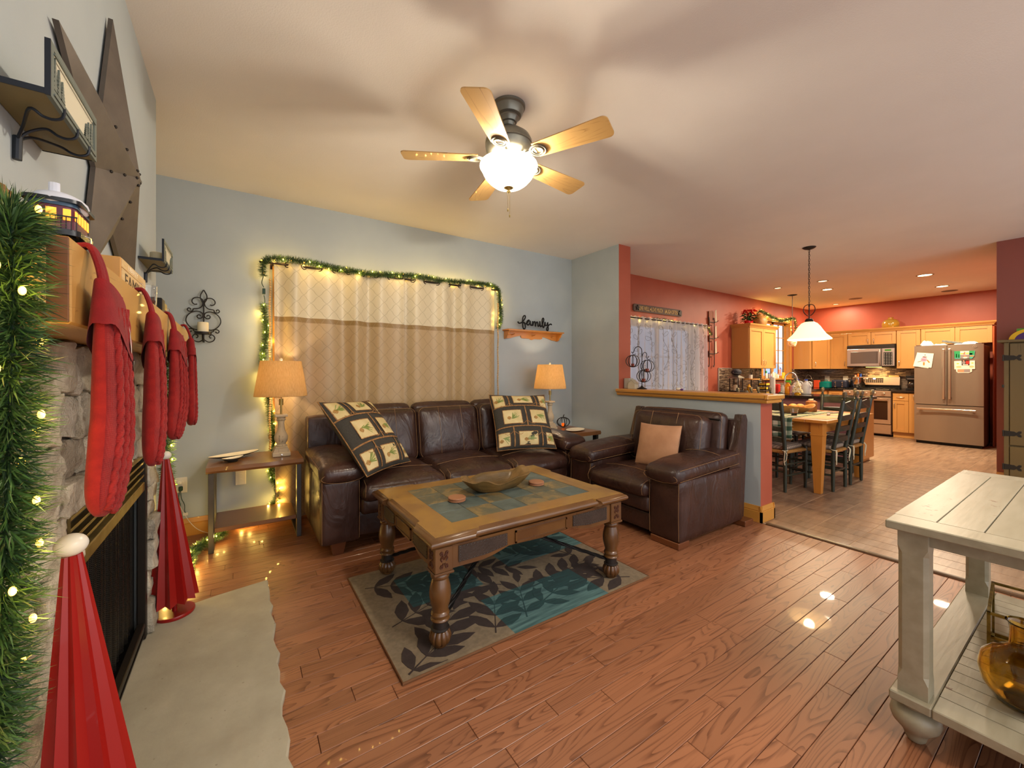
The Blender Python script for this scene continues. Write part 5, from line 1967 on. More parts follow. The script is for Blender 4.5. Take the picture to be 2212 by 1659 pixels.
def apron(p0, p1, inward, n_out):
    """shaped apron with leather panels and nail heads between two legs"""
    a, b = V(p0), V(p1)
    L = (b - a).length
    d = (b - a).normalized()
    nrm = V(n_out)
    th = .022
    zt, zl = .473, .375
    prof = [(0, zt), (L, zt), (L, zl - .01), (L * .84, zl - .012), (L * .78, zl - .002), (L * .70, zl + .020), (L * .5, zl + .012), (L * .30, zl + .020), (L * .22, zl - .002), (L * .16, zl - .012), (0, zl - .01)]
    k = len(prof)
    vs = [tuple(a + d * s + V((0, 0, z))) for s, z in prof] + [tuple(a + d * s - nrm * th + V((0, 0, z))) for s, z in prof]
    ap = MB().add(vs, [tuple(range(k)), tuple(reversed(range(k, 2 * k)))] + [(i, (i + 1) % k, k + (i + 1) % k, k + i) for i in range(k)]).build('apron', M_CTZ, ct, smooth=False)

    def on(s, z, o=.002):
        return tuple(a + d * s + nrm * o + V((0, 0, z)))
    for (s0, s1) in ((.03, .29), (.71, .97)):
        bot = lambda t: zl + .010 + (.016 * max(0, (t - .55) / .45) if s0 < .5 else .016 * max(0, (.45 - t) / .45))
        P = []
        m = 8
        for i in range(m + 1):
            t = i / m
            P.append((L * (s0 + (s1 - s0) * t), bot(t)))
        Q = [(s, zt - .012) for s, z in P]
        vs, fs = [], []
        for (s, z), (s2, z2) in zip(P, Q):
            vs += [on(s, z, .003), on(s2, z2, .003)]
        fs = [(2 * i, 2 * i + 2, 2 * i + 3, 2 * i + 1) for i in range(m)]
        MB().add(vs, fs).build('leather_panel', M_LPAN, ap, fix=False)
        nl = MB()
        for i in range(15):
            t = i / 14
            s = L * (s0 + (s1 - s0) * (.03 + .94 * t))
            for z in (bot(t) + .006, zt - .018):
                nl.ell(on(s, z, .004), .0022, 6, 4)
        for i in range(1, 5):
            for s in (L * (s0 + (s1 - s0) * .03), L * (s0 + (s1 - s0) * .97)):
                nl.ell(on(s, zl + .02 + i * .013, .004), .0022, 6, 4)
        nl.build('nail_heads', M_NAIL, ap)
    mid = MB()
    s0, s1, z0, z1 = L * .335, L * .665, zl + .024, zt - .012
    for (A, Bq, C, D) in ((s0, s1, z1 - .008, z1), (s0, s1, z0, z0 + .008), (s0, s0 + .008, z0, z1), (s1 - .008, s1, z0, z1)):
        vs = [on(A, C, 0), on(Bq, C, 0), on(Bq, D, 0), on(A, D, 0), on(A, C, .007), on(Bq, C, .007), on(Bq, D, .007), on(A, D, .007)]
        mid.add(vs, [(4, 5, 6, 7), (0, 1, 5, 4), (1, 2, 6, 5), (2, 3, 7, 6), (3, 0, 4, 7)])
    mid.build('center_panel_frame', M_CTZ, ap, smooth=False)
    vs = [on(s0 + .008, z0 + .008, .003), on(s1 - .008, z0 + .008, .003), on(s1 - .008, z1 - .008, .003), on(s0 + .008, z1 - .008, .003)]
    MB().add(vs, [(0, 1, 2, 3)]).build('center_panel', M_CTZ, ap, fix=False)


e = .044
apron((LX[0] + e, LY[0] - .034, 0), (LX[1] - e, LY[0] - .034, 0), 1, (0, -1, 0))
apron((LX[1] - e, LY[1] + .034, 0), (LX[0] + e, LY[1] + .034, 0), 1, (0, 1, 0))
apron((LX[0] - .034, LY[1] - e, 0), (LX[0] - .034, LY[0] + e, 0), 1, (-1, 0, 0))
apron((LX[1] + .034, LY[0] + e, 0), (LX[1] + .034, LY[1] - e, 0), 1, (1, 0, 0))
# twisted iron stretcher arching between the legs
cxm, cym = (CX0 + CX1) / 2, (CY0 + CY1) / 2
ir = MB()
for (x0, y0, x1, y1) in ((LX[0], LY[0], cxm - .0, cym), (LX[1], LY[0], cxm, cym), (LX[0], LY[1], cxm, cym), (LX[1], LY[1], cxm, cym)):
    a, b = V((x0, y0, .112)), V((x1, y1, .30))
    base = cat_rom([a.lerp(b, .05), a.lerp(b, .35) + V((0, 0, .010)), a.lerp(b, .7) + V((0, 0, .02)), b + V((0, 0, .012))], 14)
    for ph in (0, 2 * PI / 3, 4 * PI / 3):
        pts = []
        for i, p in enumerate(base):
            T = (base[min(i + 1, len(base) - 1)] - base[max(0, i - 1)]).normalized()
            N = T.orthogonal().normalized()
            Bv = T.cross(N)
            th = i * .55 + ph
            pts.append(p + (N * math.cos(th) + Bv * math.sin(th)) * .0055)
        ir.tube(pts, .0062, 6)
ir.build('twisted_stretcher', M_BLACK, ct)

# carved dough bowl
bw = thing('dough_bowl', 'carved wooden dough bowl with a wavy rim on the coffee table', 'bowl', (1.355, 2.19, CZ + .0008), .10)
def bowl(u, w, inner):
    a = 2 * PI * u
    rx, ry = .25, .12
    rim = .072 + .020 * abs(math.cos(a)) ** 3 + .010 * math.sin(5 * a + .6) + .006 * math.sin(8 * a)
    t = w
    r = .50 + .50 * t ** .8 if not inner else .40 + .46 * t ** .8
    z = rim * t ** 1.3
    if inner:
        z = .012 + (rim - .012) * t ** 1.5
    ca, sa = math.cos(a), math.sin(a)
    return (rx * r * math.copysign(abs(ca) ** .8, ca), ry * r * math.copysign(abs(sa) ** .72, sa), z)
mb = MB().grid(lambda u, w: bowl(u, w, False), 56, 8, True)
o0 = len(mb.v)
mb.grid(lambda u, w: bowl(u, 1 - w, True), 56, 8, True)
N = 56
top = 8 * N
mb.f += [(top + i, top + (i + 1) % N, o0 + (i + 1) % N, o0 + i) for i in range(N)]
mb.f += [tuple(reversed(range(N))), tuple(o0 + 8 * N + i for i in range(N))]
mb.build('bowl_body', mat('carved_teak', '7d5f33', .45, c2='57431f', ns=6, stretch=(1, 3, 3), bump=.35, bs=24, coat=.2), bw, world=False, angle=70)
for (x, y, lb) in ((1.032, 2.105, 'round wooden coaster left of the dough bowl'), (1.612, 2.118, 'round wooden coaster right of the dough bowl')):
    cs = thing('coaster_stack', lb, 'coaster', (x, y, CZ + .0008), 0, 'wooden coasters on the coffee table')
    MB().lathe([(0, 0), (.044, 0), (.050, .003), (.050, .007), (.046, .010), (.046, .013), (.051, .016), (.051, .020), (.048, .023), (0, .023)], (x, y, CZ + .0008), 36).build('coaster', bpy.data.materials.get('coaster_wood') or wood('coaster_wood', '9c6a4a', '7d4e33', 'X', 14, 1, .5, 0, .3, .1), cs)

# ------------------------------------------------------------------ whitewashed console table
def chippy_material(name):
    q = NT(name)
    v = q.vec((1, 1, 1), .3)
    c = q.ramp(q.noise(q.vec((2, 12, 12), .3), 2, 4), [(.3, '8f876f'), (.7, '9f9780')])
    m = q.ramp(q.noise(v, 7, 6, .72), [(.655, (0, 0, 0)), (.69, (1, 1, 1))])
    c = q.mix(m, c, '6b4a34')
    q.col(c)
    q.set(q.b, Roughness=.38)
    q.bump(q.noise(q.vec((4, 40, 40)), 2, 4), .12, .003)
    return q.m


M_CHIP = chippy_material('chipped_cream_paint')
M_GROOVE = mat('dark_groove', '40362b', .8)
KX0, KX1, KY0, KY1, KZ = 1.855, 3.14, -.085, .447, .752
con = thing('console_table', 'chipped cream plank console table in the right foreground', 'console table', ((KX0 + KX1) / 2, (KY0 + KY1) / 2, 0))
MB().box(KX0 + .03, KX1 - .03, KY0 + .03, KY1 - .03, KZ - .03, KZ - .008).build('top_core', M_GROOVE, con, smooth=False)
eb = .105
for (x0, x1, y0, y1) in ((KX0, KX0 + eb, KY0, KY1), (KX1 - eb, KX1, KY0, KY1)):
    MB().box(x0, x1, y0, y1, KZ - .028, KZ, .003).build('end_board', M_CHIP, con, smooth=False)
npk = 5
pw = (KY1 - KY0) / npk
for i in range(npk):
    MB().box(KX0 + eb + .001, KX1 - eb - .001, KY0 + pw * i + (.0017 if i else 0), KY0 + pw * (i + 1) - (.0017 if i < npk - 1 else 0), KZ - .028, KZ, .0008).build('plank', M_CHIP, con, smooth=False)
for (x0, x1, y0, y1) in ((KX0 + .09, KX1 - .09, KY1 - .075, KY1 - .055), (KX0 + .09, KX1 - .09, KY0 + .055, KY0 + .075), (KX0 + .055, KX0 + .075, KY0 + .08, KY1 - .08), (KX1 - .075, KX1 - .055, KY0 + .08, KY1 - .08)):
    MB().box(x0, x1, y0, y1, KZ - .075, KZ - .029).build('apron', M_CHIP, con, smooth=False)
SZ = .165
for (lx, ly) in ((KX0 + .072, KY1 - .062), (KX1 - .085, KY1 - .062), (KX0 + .072, KY0 + .062), (KX1 - .085, KY0 + .062)):
    w = .038
    P = [(-w, -w), (w, -w), (w, w), (-w, w)]
    def ringp(z, c):
        return [(lx + a, ly + b, z) for a, b in ((-w + c, -w), (w - c, -w), (w, -w + c), (w, w - c), (w - c, w), (-w + c, w), (-w, w - c), (-w, -w + c))]
    vs = []
    for z, c in ((SZ, .0008), (SZ + .05, .0008), (SZ + .075, .012), (KZ - .11, .012), (KZ - .085, .0008), (KZ - .029, .0008)):
        vs += ringp(z, c)
    fs = [(L * 8 + i, L * 8 + (i + 1) % 8, (L + 1) * 8 + (i + 1) % 8, (L + 1) * 8 + i) for L in range(5) for i in range(8)] + [tuple(reversed(range(8))), tuple(40 + i for i in range(8))]
    MB().add(vs, fs).build('leg', M_CHIP, con, smooth=False)
    MB().lathe([(.020, 0), (.026, .006), (.030, .020), (.034, .030), (.042, .040), (.060, .060), (.066, .080), (.062, .100), (.048, .114), (.040, .118), (.044, .124), (.046, .130)], (lx, ly, .0008), 32).build('bun_foot', M_CHIP, con)
MB().box(KX0 + .035, KX1 - .035, KY0 + .025, KY1 - .025, .131, .153).build('shelf_core', M_GROOVE, con, smooth=False)
sx0, sx1, sy0, sy1 = KX0 + .012, KX1 - .012, KY0 + .006, KY1 - .006
for (x0, x1, y0, y1) in ((sx0, sx1, sy1 - .105, sy1), (sx0, sx1, sy0, sy0 + .105)):
    MB().box(x0, x1, y0, y1, .133, SZ, .004).build('shelf_rail', M_CHIP, con, smooth=False)
for (x0, x1) in ((sx0, sx0 + .10), (sx1 - .10, sx1)):
    MB().box(x0, x1, sy0 + .106, sy1 - .106, .133, SZ, .003).build('shelf_end', M_CHIP, con, smooth=False)
nsl = 15
sw = (sx1 - sx0 - .2) / nsl
for i in range(nsl):
    MB().box(sx0 + .10 + sw * i + .0014, sx0 + .10 + sw * (i + 1) - .0014, sy0 + .1075, sy1 - .1075, .140, SZ - .0004, .0006).build('shelf_slat', M_CHIP, con, smooth=False)

# amber glass vases and brass lantern on its shelf
M_AMBER = mat('amber_glass', 'f0c050', .03, trans=1, ior=1.45)
M_AMBER.node_tree.nodes['Principled BSDF'].inputs['Base Color'].default_value = lin('f3cf72')


def vase(prof, c, label):
    t = thing('glass_vase', label, 'vase', c, 0, 'amber glass vases on the console shelf')
    inn = [(max(0, r - .004), z + (.004 if i == 0 else 0)) for i, (r, z) in enumerate(prof)]
    MB().lathe([(0, prof[0][1])] + prof + inn[::-1] + [(0, prof[0][1] + .006)], c, 40).build('vase_body', M_AMBER, t, angle=60)


vase([(.05, 0), (.075, .008), (.100, .05), (.108, .095), (.100, .135), (.075, .163), (.048, .178), (.038, .19), (.036, .24), (.040, .262), (.046, .268)], (2.145, .165, SZ + .001), 'wide-shouldered amber glass vase at the front of the console shelf')
vase([(.04, 0), (.055, .006), (.065, .06), (.085, .14), (.095, .22), (.085, .27), (.06, .30), (.055, .33)], (2.72, .10, SZ + .001), 'taller amber glass vase behind the brass lantern')
ln = thing('brass_lantern', 'brass framed glass box lantern on the console shelf', 'lantern', (2.45, .20, SZ + .001), .08)
M_BR = mat('mottled_brass', '9a8338', .4, .7, c2='6d5a26', ns=40)
bl, bwid, bh, bt = .34, .15, .215, .009
def bar(mb, a, b, t=bt):
    lo = [min(a[i], b[i]) - t / 2 for i in range(3)]
    hi = [max(a[i], b[i]) + t / 2 for i in range(3)]
    mb.box(lo[0], hi[0], lo[1], hi[1], lo[2], hi[2])
fb = MB()
z0, z1 = bt / 2, bh
for x in (-bl / 2, bl / 2):
    for y in (-bwid / 2, bwid / 2):
        bar(fb, (x, y, z0), (x, y, z1))
for z in (z0, z1):
    for y in (-bwid / 2, bwid / 2):
        bar(fb, (-bl / 2, y, z), (bl / 2, y, z))
    for x in (-bl / 2, bl / 2):
        bar(fb, (x, -bwid / 2, z), (x, bwid / 2, z))
fb.build('frame', M_BR, ln, smooth=False, world=False)
hd = MB()
hx = -bl / 2 - .028
bar(hd, (hx, -bwid / 2 + .01, .142), (hx, bwid / 2 - .01, .142), .008)
for y in (-bwid / 2 + .01, bwid / 2 - .01):
    bar(hd, (hx, y, .142), (-bl / 2, y, .142), .008)
hd.build('handle', M_BR, ln, smooth=False, world=False)
for (a0, a1, b0, b1) in ((-bl / 2, bl / 2, -bwid / 2 - .001, -bwid / 2 + .001), (-bl / 2, bl / 2, bwid / 2 - .001, bwid / 2 + .001)):
    MB().box(a0, a1, b0, b1, z0, z1).build('glass_pane', M_CLEAR, ln, smooth=False, world=False)
for x in (-bl / 2, bl / 2):
    MB().box(x - .001, x + .001, -bwid / 2, bwid / 2, z0, z1).build('glass_pane', M_CLEAR, ln, smooth=False, world=False)

# ------------------------------------------------------------------ dark cabinet by the right wall
M_CAB = wood('grey_brown_pine', '63522f', '4a3a1e', 'Z', 10, .6, .45, .1, .3, .08)
M_HINGE = mat('black_iron_hinge', '2e2a26', .5, .5)
BX, BY1, BY0, BZ = 6.70, .665, -.25, 1.575
cbt = thing('pine_cabinet', 'tall grey-brown pine cabinet with black strap hinges at the right wall', 'cabinet', (6.9, .2, 0))
MB().box(BX + .02, 7.12, BY0, BY1, .03, BZ, .003).build('carcass', M_CAB, cbt, smooth=False)
MB().box(BX - .03, 7.125, BY0 - .04, BY1 + .045, BZ, BZ + .028, .005).build('top', M_CAB, cbt, smooth=False)
MB().box(BX, BX + .02, BY1 - .035, BY1, .03, BZ, .002).build('stile', M_CAB, cbt, smooth=False)
for (z0, z1) in ((.50, BZ - .012), (.05, .485)):
    dr = MB().box(BX - .004, BX + .018, BY0 + .35, BY1 - .040, z0, z1, .003).build('door', M_CAB, cbt, smooth=False)
    for zz in ((z0 + .12, z1 - .15) if z0 > .3 else (z0 + .22,)):
        hp = [(BY1 - .005, zz - .028), (BY1 - .005, zz + .028), (BY1 - .07, zz + .024), (BY1 - .085, zz + .012), (BY1 - .10, zz + .03), (BY1 - .118, zz + .03), (BY1 - .118, zz + .012), (BY1 - .105, zz), (BY1 - .118, zz - .012), (BY1 - .118, zz - .03), (BY1 - .10, zz - .03), (BY1 - .085, zz - .012), (BY1 - .07, zz - .024)]
        MB().prism(hp, BX - .008, BX - .003, 'yz').build('strap_hinge', M_HINGE, dr, smooth=False)
        MB().cyl((BX - .007, BY1 + .004, zz - .032), (BX - .007, BY1 + .004, zz + .032), .006, n=10).build('hinge_pin', M_HINGE, dr)
MB().cyl((BX - .002, BY1 + .006, 1.10), (BX - .002, BY1 + .006, 1.13), .008, n=8).build('latch', M_HINGE, cbt)
MB().box(BX + .03, 7.10, BY0 + .02, BY1 - .02, .001, .03).build('plinth', M_CAB, cbt, smooth=False)
ty = thing('toy_ring', 'yellow and purple half-round toy on the pine cabinet', 'toy', (6.86, .50, BZ + .028))
def half(r0, r1, x0, x1, c):
    P = [(c[0] + r1 * math.cos(PI * i / 20), c[1] + r1 * math.sin(PI * i / 20) * .72) for i in range(21)] + [(c[0] + r0 * math.cos(PI * (20 - i) / 20), c[1] + r0 * math.sin(PI * (20 - i) / 20) * .72) for i in range(21)]
    return MB().prism(P, x0, x1, 'yz')
half(.125, .165, 6.83, 6.87, (.48, BZ + .0285)).build('yellow_arch', mat('yellow_toy', 'e0b400', .35), ty, angle=40)
half(.0, .125, 6.838, 6.862, (.48, BZ + .0285)).build('purple_panel', mat('purple_toy', '4a1d6b', .4), ty, angle=40)
MB().ell((6.836, .47, BZ + .085), (.006, .016, .012), 12, 8).build('orange_dot', mat('orange_toy', 'e2622a', .4), ty)
gb = MB().box(6.93, 7.05, .28, .60, BZ + .029, BZ + .155, .003).solo('green_box', mat('green_cardboard', '5aa53a', .5), 'green box behind the yellow toy on the pine cabinet', 'box', (6.99, .44, BZ + .029), smooth=False)

# ------------------------------------------------------------------ things on the half-wall cap
CAPZ = 1.0745
st_ = thing('pumpkin_stand', 'black hook stand carrying three wire pumpkin lanterns on the oak cap', 'candle stand', (3.73, 2.955, CAPZ))
bx_, by_ = 3.73, 2.955
MB().lathe([(0, 0), (.055, 0), (.056, .005), (.040, .012), (.018, .022), (.008, .035), (.005, .045), (0, .046)], (bx_, by_, CAPZ), 24).build('base', M_IRON, st_)
pole = [(bx_, by_, CAPZ + .03), (bx_, by_, CAPZ + .25), (bx_, by_, CAPZ + .40), (bx_, by_ + .012, CAPZ + .455), (bx_, by_ + .055, CAPZ + .478), (bx_, by_ + .095, CAPZ + .46), (bx_, by_ + .112, CAPZ + .425), (bx_, by_ + .128, CAPZ + .408), (bx_, by_ + .145, CAPZ + .42)]
MB().tube(cat_rom(pole, 5), .0042, 8).build('pole', M_IRON, st_)
arm = [(bx_, by_, CAPZ + .36), (bx_, by_ - .02, CAPZ + .40), (bx_, by_ - .05, CAPZ + .405), (bx_, by_ - .065, CAPZ + .38), (bx_, by_ - .055, CAPZ + .355), (bx_, by_ - .072, CAPZ + .34), (bx_, by_ - .09, CAPZ + .365)]
MB().tube(cat_rom(arm, 5), .0035, 8).build('side_arm', M_IRON, st_)
M_RUSTV = mat('brick_red_votive', '8c3420', .4)


def wire_pumpkin(c, r, label, hang):
    t = thing('wire_pumpkin', label, 'candle holder', c, 0, 'wire pumpkin lanterns on the stand')
    for k in range(5):
        a = k * PI / 5
        pts = [(c[0] + r * math.cos(b) * math.cos(a), c[1] + r * math.cos(b) * math.sin(a), c[2] + r * .88 * math.sin(b)) for b in [2 * PI * i / 28 for i in range(28)]]
        MB().tube(pts, .0032, 6, closed=True).build('wire_rib', M_IRON, t)
    MB().tube(cat_rom([(c[0], c[1], c[2] + r * .88), (c[0], c[1], c[2] + r * .88 + hang)], 3), .0018, 6).tube(cat_rom([(c[0], c[1], c[2] + r * .9), (c[0], c[1] - .02, c[2] + r * .95), (c[0], c[1] - .045, c[2] + r * 1.02)], 4), .003, 6).build('stem', M_IRON, t)
    MB().lathe([(0, 0), (.020, 0), (.022, .004), (0, .004)], (c[0], c[1], c[2] - r * .84), 16).build('cup', M_IRON, t)
    MB().lathe([(0, 0), (.018, 0), (.018, .032), (0, .032)], (c[0], c[1], c[2] - r * .84 + .0045), 16).build('votive', M_RUSTV, t)


wire_pumpkin((bx_, by_ + .128, CAPZ + .315), .078, 'wire pumpkin lantern on the tall hook of the stand', .025)
wire_pumpkin((bx_, by_ - .072, CAPZ + .255), .076, 'wire pumpkin lantern on the short hook of the stand', .018)
wire_pumpkin((bx_ + .005, by_ - .02, CAPZ + .145), .078, 'wire pumpkin lantern hung lowest on the stand', .006)
hsm = thing('ceramic_house', 'small cream ceramic house on the end of the oak cap', 'ornament', (3.72, 3.07, CAPZ), .12)
MB().prism([(-.042, 0.0005), (.042, 0.0005), (.042, .062), (0, .098), (-.042, .062)], -.035, .035, 'yz').build('house_body', mat('cream_bisque', 'b9b09a', .6), hsm, smooth=False, world=False)
MB().prism([(-.048, .056), (0, .098), (.048, .056), (.048, .062), (0, .105), (-.048, .062)], -.038, .038, 'yz').build('house_roof', mat('cream_bisque_roof', 'a89f89', .6), hsm, smooth=False, world=False)
MB().box(3.70, 3.78, 3.115, 3.185, CAPZ + .0005, CAPZ + .118, .003).solo('wood_block', mat('pale_grey_block', 'a9a59a', .6), 'tall pale block behind the ceramic house on the oak cap', 'block', (3.74, 3.15, CAPZ), smooth=False)
sb_ = thing('cloth_scrap', 'small white and purple trinket lying on the oak cap', 'trinket', (3.75, 2.50, CAPZ))
MB().ell((3.75, 2.515, CAPZ + .015), (.022, .026, .0142), 12, 8).build('white_part', M_WHITE, sb_)
MB().ell((3.752, 2.478, CAPZ + .010), (.014, .018, .0095), 12, 8).build('purple_part', bpy.data.materials['purple_toy'], sb_)

# ------------------------------------------------------------------ ceiling fan
M_PEWTER = mat('pewter_motor', '6b6a62', .35, .7, c2='7b7a70', ns=8)
M_BLADE = wood('light_oak_blade', 'c39a5e', '9c7440', 'X', 22, .8, .4, .1, .5, .06, .06)
FX, FY = 1.242, 1.885
fan = thing('ceiling_fan', 'five-blade ceiling fan with a lit white glass bowl', 'ceiling fan', (FX, FY, 2.742))
MB().lathe([(0, -.115), (.030, -.115), (.034, -.105), (.036, -.098), (.044, -.094), (.050, -.080), (.056, -.072), (.056, -.065), (.070, -.058), (.080, -.036), (.083, -.018), (.092, -.012), (.093, -.001), (0, -.001)], (FX, FY, 2.742), 40).build('canopy', M_PEWTER, fan)
MB().cyl((FX, FY, 2.60), (FX, FY, 2.64), .014).build('downrod', M_PEWTER, fan)
MB().lathe([(.02, .602), (.05, .604), (.085, .590), (.118, .565), (.130, .540), (.130, .525), (.126, .521), (.130, .515), (.125, .490), (.108, .468), (.085, .455), (.06, .450), (.055, .40)], (FX, FY, 2.0), 44).build('motor_housing', M_PEWTER, fan)
MB().lathe([(.055, .448), (.076, .440), (.080, .425), (.078, .405), (.060, .40)], (FX, FY, 2.0), 32).build('switch_housing', M_PEWTER, fan)
for k in range(5):
    a = R((184, 112, 40, -32, -104)[k]) - R(33.85)
    M = Matrix.Translation((FX, FY, 2.448)) @ Matrix.Rotation(a, 4, 'Z') @ Matrix.Rotation(R(-11), 4, 'X')
    P = []
    for (x, y) in ((.17, -.052), (.30, -.058), (.545, -.070)):
        P.append((x, y))
    for i in range(6):
        t = -PI / 2 + PI / 2 * i / 5
        P.append((.555 + .028 * math.cos(t), -.042 + .028 * math.sin(t)))
    P += [(b, -c) for b, c in reversed(P)]
    bl_ = MB().prism(P, -.003, .003, 'xy')
    bo = bl_.build('blade', M_BLADE, fan, world=False, smooth=False)
    bo.matrix_local = Matrix.Translation(V((FX, FY, 2.448)) - fan.location) @ Matrix.Rotation(a, 4, 'Z') @ Matrix.Rotation(R(-11), 4, 'X')
    br = MB()
    br.box(.075, .175, -.014, .014, -.006, .000)
    for r_ in (.040, .026):
        pts = [(.185 + r_ * math.cos(t) * 1.1, r_ * math.sin(t), -.006) for t in [PI * 2 * i / 20 for i in range(20)]]
        br.tube(pts, .005, 6, closed=True)
    br.build('blade_arm', M_PEWTER, bo, world=False)


def glow_glass(name, c, es, body='f4ead8'):
    q = NT(name)
    q.col(body)
    q.set(q.b, Roughness=.25)
    q.b.inputs['Emission Color'].default_value = lin(c)
    q.b.inputs['Emission Strength'].default_value = es
    return q.m


M_BOWL = glow_glass('lit_white_bowl', 'fff0d6', 9)
_t = M_BOWL.node_tree
_mx = _t.nodes.new('ShaderNodeMixShader')
_tp = _t.nodes.new('ShaderNodeBsdfTransparent')
_mx.inputs[0].default_value = .74
_t.links.new(_t.nodes['Principled BSDF'].outputs[0], _mx.inputs[1])
_t.links.new(_tp.outputs[0], _mx.inputs[2])
_t.links.new(_mx.outputs[0], _t.nodes['Material Output'].inputs['Surface'])
bw_ = MB().lathe([(.155, .413), (.158, .405), (.150, .390), (.142, .378), (.138, .366), (.126, .345), (.105, .322), (.080, .303), (.05, .292), (.02, .288), (.0, .287)], (FX, FY, 2.0), 44)
bw_.f = [f for f in bw_.f if len(f) == 4 or len(f) == 3]
bo = bw_.build('glass_bowl', M_BOWL, fan, fix=False, angle=60)
md = bo.modifiers.new('thick', 'SOLIDIFY')
md.thickness = .003
MB().lathe([(0, .262), (.010, .262), (.012, .268), (.006, .272), (.010, .278), (.024, .284), (.034, .292), (.030, .296), (0, .296)], (FX, FY, 2.0), 24).build('bowl_finial', M_BRASS, fan)
MB().cyl((FX, FY, 2.29), (FX, FY, 2.41), .008).build('stem', M_PEWTER, fan)
for (dx, L) in ((.0, .13), (-.012, .10)):
    MB().cyl((FX + dx, FY - .01, 2.265), (FX + dx, FY - .01, 2.265 - L), .0012, n=5).ell((FX + dx, FY - .01, 2.265 - L - .008), (.004, .004, .009), 8, 6).build('pull_chain', M_BRASS, fan)
for k in range(3):
    a = k * 2 * PI / 3 + .4
    MB().ell((FX + .06 * math.cos(a), FY + .06 * math.sin(a), 2.335), (.022, .022, .032), 10, 8).build('bulb', bpy.data.materials['warm_bulb'], fan)
    point('fan_bulb', (.03 * math.cos(a + 1), .03 * math.sin(a + 1), 2.384 - 2.742), FAN_W / 3, (1, .88, .70), .02, fan)

# ------------------------------------------------------------------ recessed lights, speakers
M_CANRIM = mat('bronze_can_trim', '8a7b68', .4, .4)
M_CANLIT = mat('lit_lens', 'ffe6c0', .4, emit='ffd9a0', es=14)
M_CANDIM = mat('dim_lens', 'ffe6c0', .4, emit='ffd29a', es=3)
CANS = ((7.835, 3.313, 0, .06, 'recessed light nearest the window garland'), (7.844, 2.656, .35, .075, 'dimmer recessed light left of the bright pair'), (8.70, 2.877, 1, .085, 'bright recessed light beside the pendant chain'),
        (10.75, 3.40, .3, .06, 'small recessed light over the corner cabinets'), (8.652, 1.626, 1, .10, 'large bright recessed light before the refrigerator'), (10.02, 1.671, .6, .09, 'bright recessed light close to the refrigerator cabinets'))
for (x, y, lit, r, lb) in CANS:
    t = thing('recessed_light', lb, 'light', (x, y, 2.742), 0, 'recessed kitchen lights')
    MB().lathe([(r * .80, -.0012), (r, -.0012), (r * 1.02, -.005), (r * .84, -.008), (r * .78, -.004)], (x, y, 2.742), 28, ring=True).build('trim_ring', M_CANRIM, t)
    MB().lathe([(0, -.0035), (r * .78, -.0035), (r * .78, -.001), (0, -.001)], (x, y, 2.742), 24).build('lens', M_CANLIT if lit > .5 else M_CANDIM, t)
    if lit:
        l = bpy.data.lights.new('can_spot', 'AREA')
        l.energy = CAN_W * lit
        l.shape = 'DISK'
        l.size = .20
        l.color = (1, .80, .56)
        o = bpy.data.objects.new('can_spot', l)
        COL.objects.link(o)
        o.parent = t
        o.location = (0, 0, -.02)
for (x, y, lb) in ((10.261, 2.922, 'round ceiling speaker above the microwave'), (10.70, 1.691, 'round ceiling speaker above the refrigerator')):
    MB().lathe([(0, -.006), (.09, -.006), (.105, -.004), (.108, -.001), (0, -.001)], (x, y, 2.742), 28).solo('ceiling_speaker', mat('speaker_grille', '6d6660', .6), lb, 'speaker', (x, y, 2.742), 'ceiling speakers')

# ------------------------------------------------------------------ pendants
M_PSH = glow_glass('amber_white_pendant', 'ffd79c', 1.5, 'f3dcb0')
pd = thing('pendant_light', 'bell-shaped glass pendant on a chain above the dining table', 'pendant', (5.60, 2.03, 2.742))
px_, py_ = 5.60, 2.03
MB().lathe([(0, -.03), (.02, -.028), (.05, -.018), (.066, -.006), (.068, -.001), (0, -.001)], (px_, py_, 2.742), 28).build('canopy', M_IRON, pd)
chn = MB()
z = 2.712
i = 0
while z > 2.06:
    pts = []
    for k in range(12):
        a = 2 * PI * k / 12
        u, w = .008 * math.cos(a), .017 * math.sin(a)
        pts.append((px_ + (u if i % 2 else 0), py_ + (0 if i % 2 else u), z - .014 + w))
    chn.tube(pts, .0022, 5, closed=True)
    z -= .027
    i += 1
chn.tube([(px_ + .006, py_, 2.72), (px_ - .004, py_ + .004, 2.4), (px_ + .004, py_, 2.06)], .002, 5)
chn.build('chain', M_IRON, pd)
rg_ = MB()
for s in (-1, 1):
    rg_.tube(cat_rom([(px_, py_ + s * .006, 2.065), (px_, py_ + s * .045, 2.05), (px_, py_ + s * .06, 2.0), (px_, py_ + s * .04, 1.955), (px_, py_ + s * .012, 1.93)], 5), .0045, 7)
rg_.cyl((px_, py_, 1.86), (px_, py_, 2.07), .006).lathe([(.012, 1.90), (.03, 1.895), (.042, 1.875), (.045, 1.852), (.02, 1.85)], (px_, py_, 0), 20)
rg_.build('scroll_stem', M_IRON, pd)
ps = MB().lathe([(.045, 1.853), (.075, 1.838), (.105, 1.80), (.130, 1.755), (.160, 1.71), (.195, 1.675), (.213, 1.655), (.214, 1.648)], (px_, py_, 0), 44)
ps.f = [f for f in ps.f if len(f) == 4]
so = ps.build('glass_shade', M_PSH, pd, fix=False, angle=60)
md = so.modifiers.new('thick', 'SOLIDIFY')
md.thickness = .004
point('pendant_lamp', (0, 0, 1.72 - 2.742), PENDANT_W, (1, .74, .42), .05, pd)
p2 = thing('pendant_light', 'small mottled glass pendant on a rod by the kitchen window', 'pendant', (8.9, 3.42, 2.742))
px2, py2 = 8.78, 3.46
p2.location = (px2, py2, 2.742)
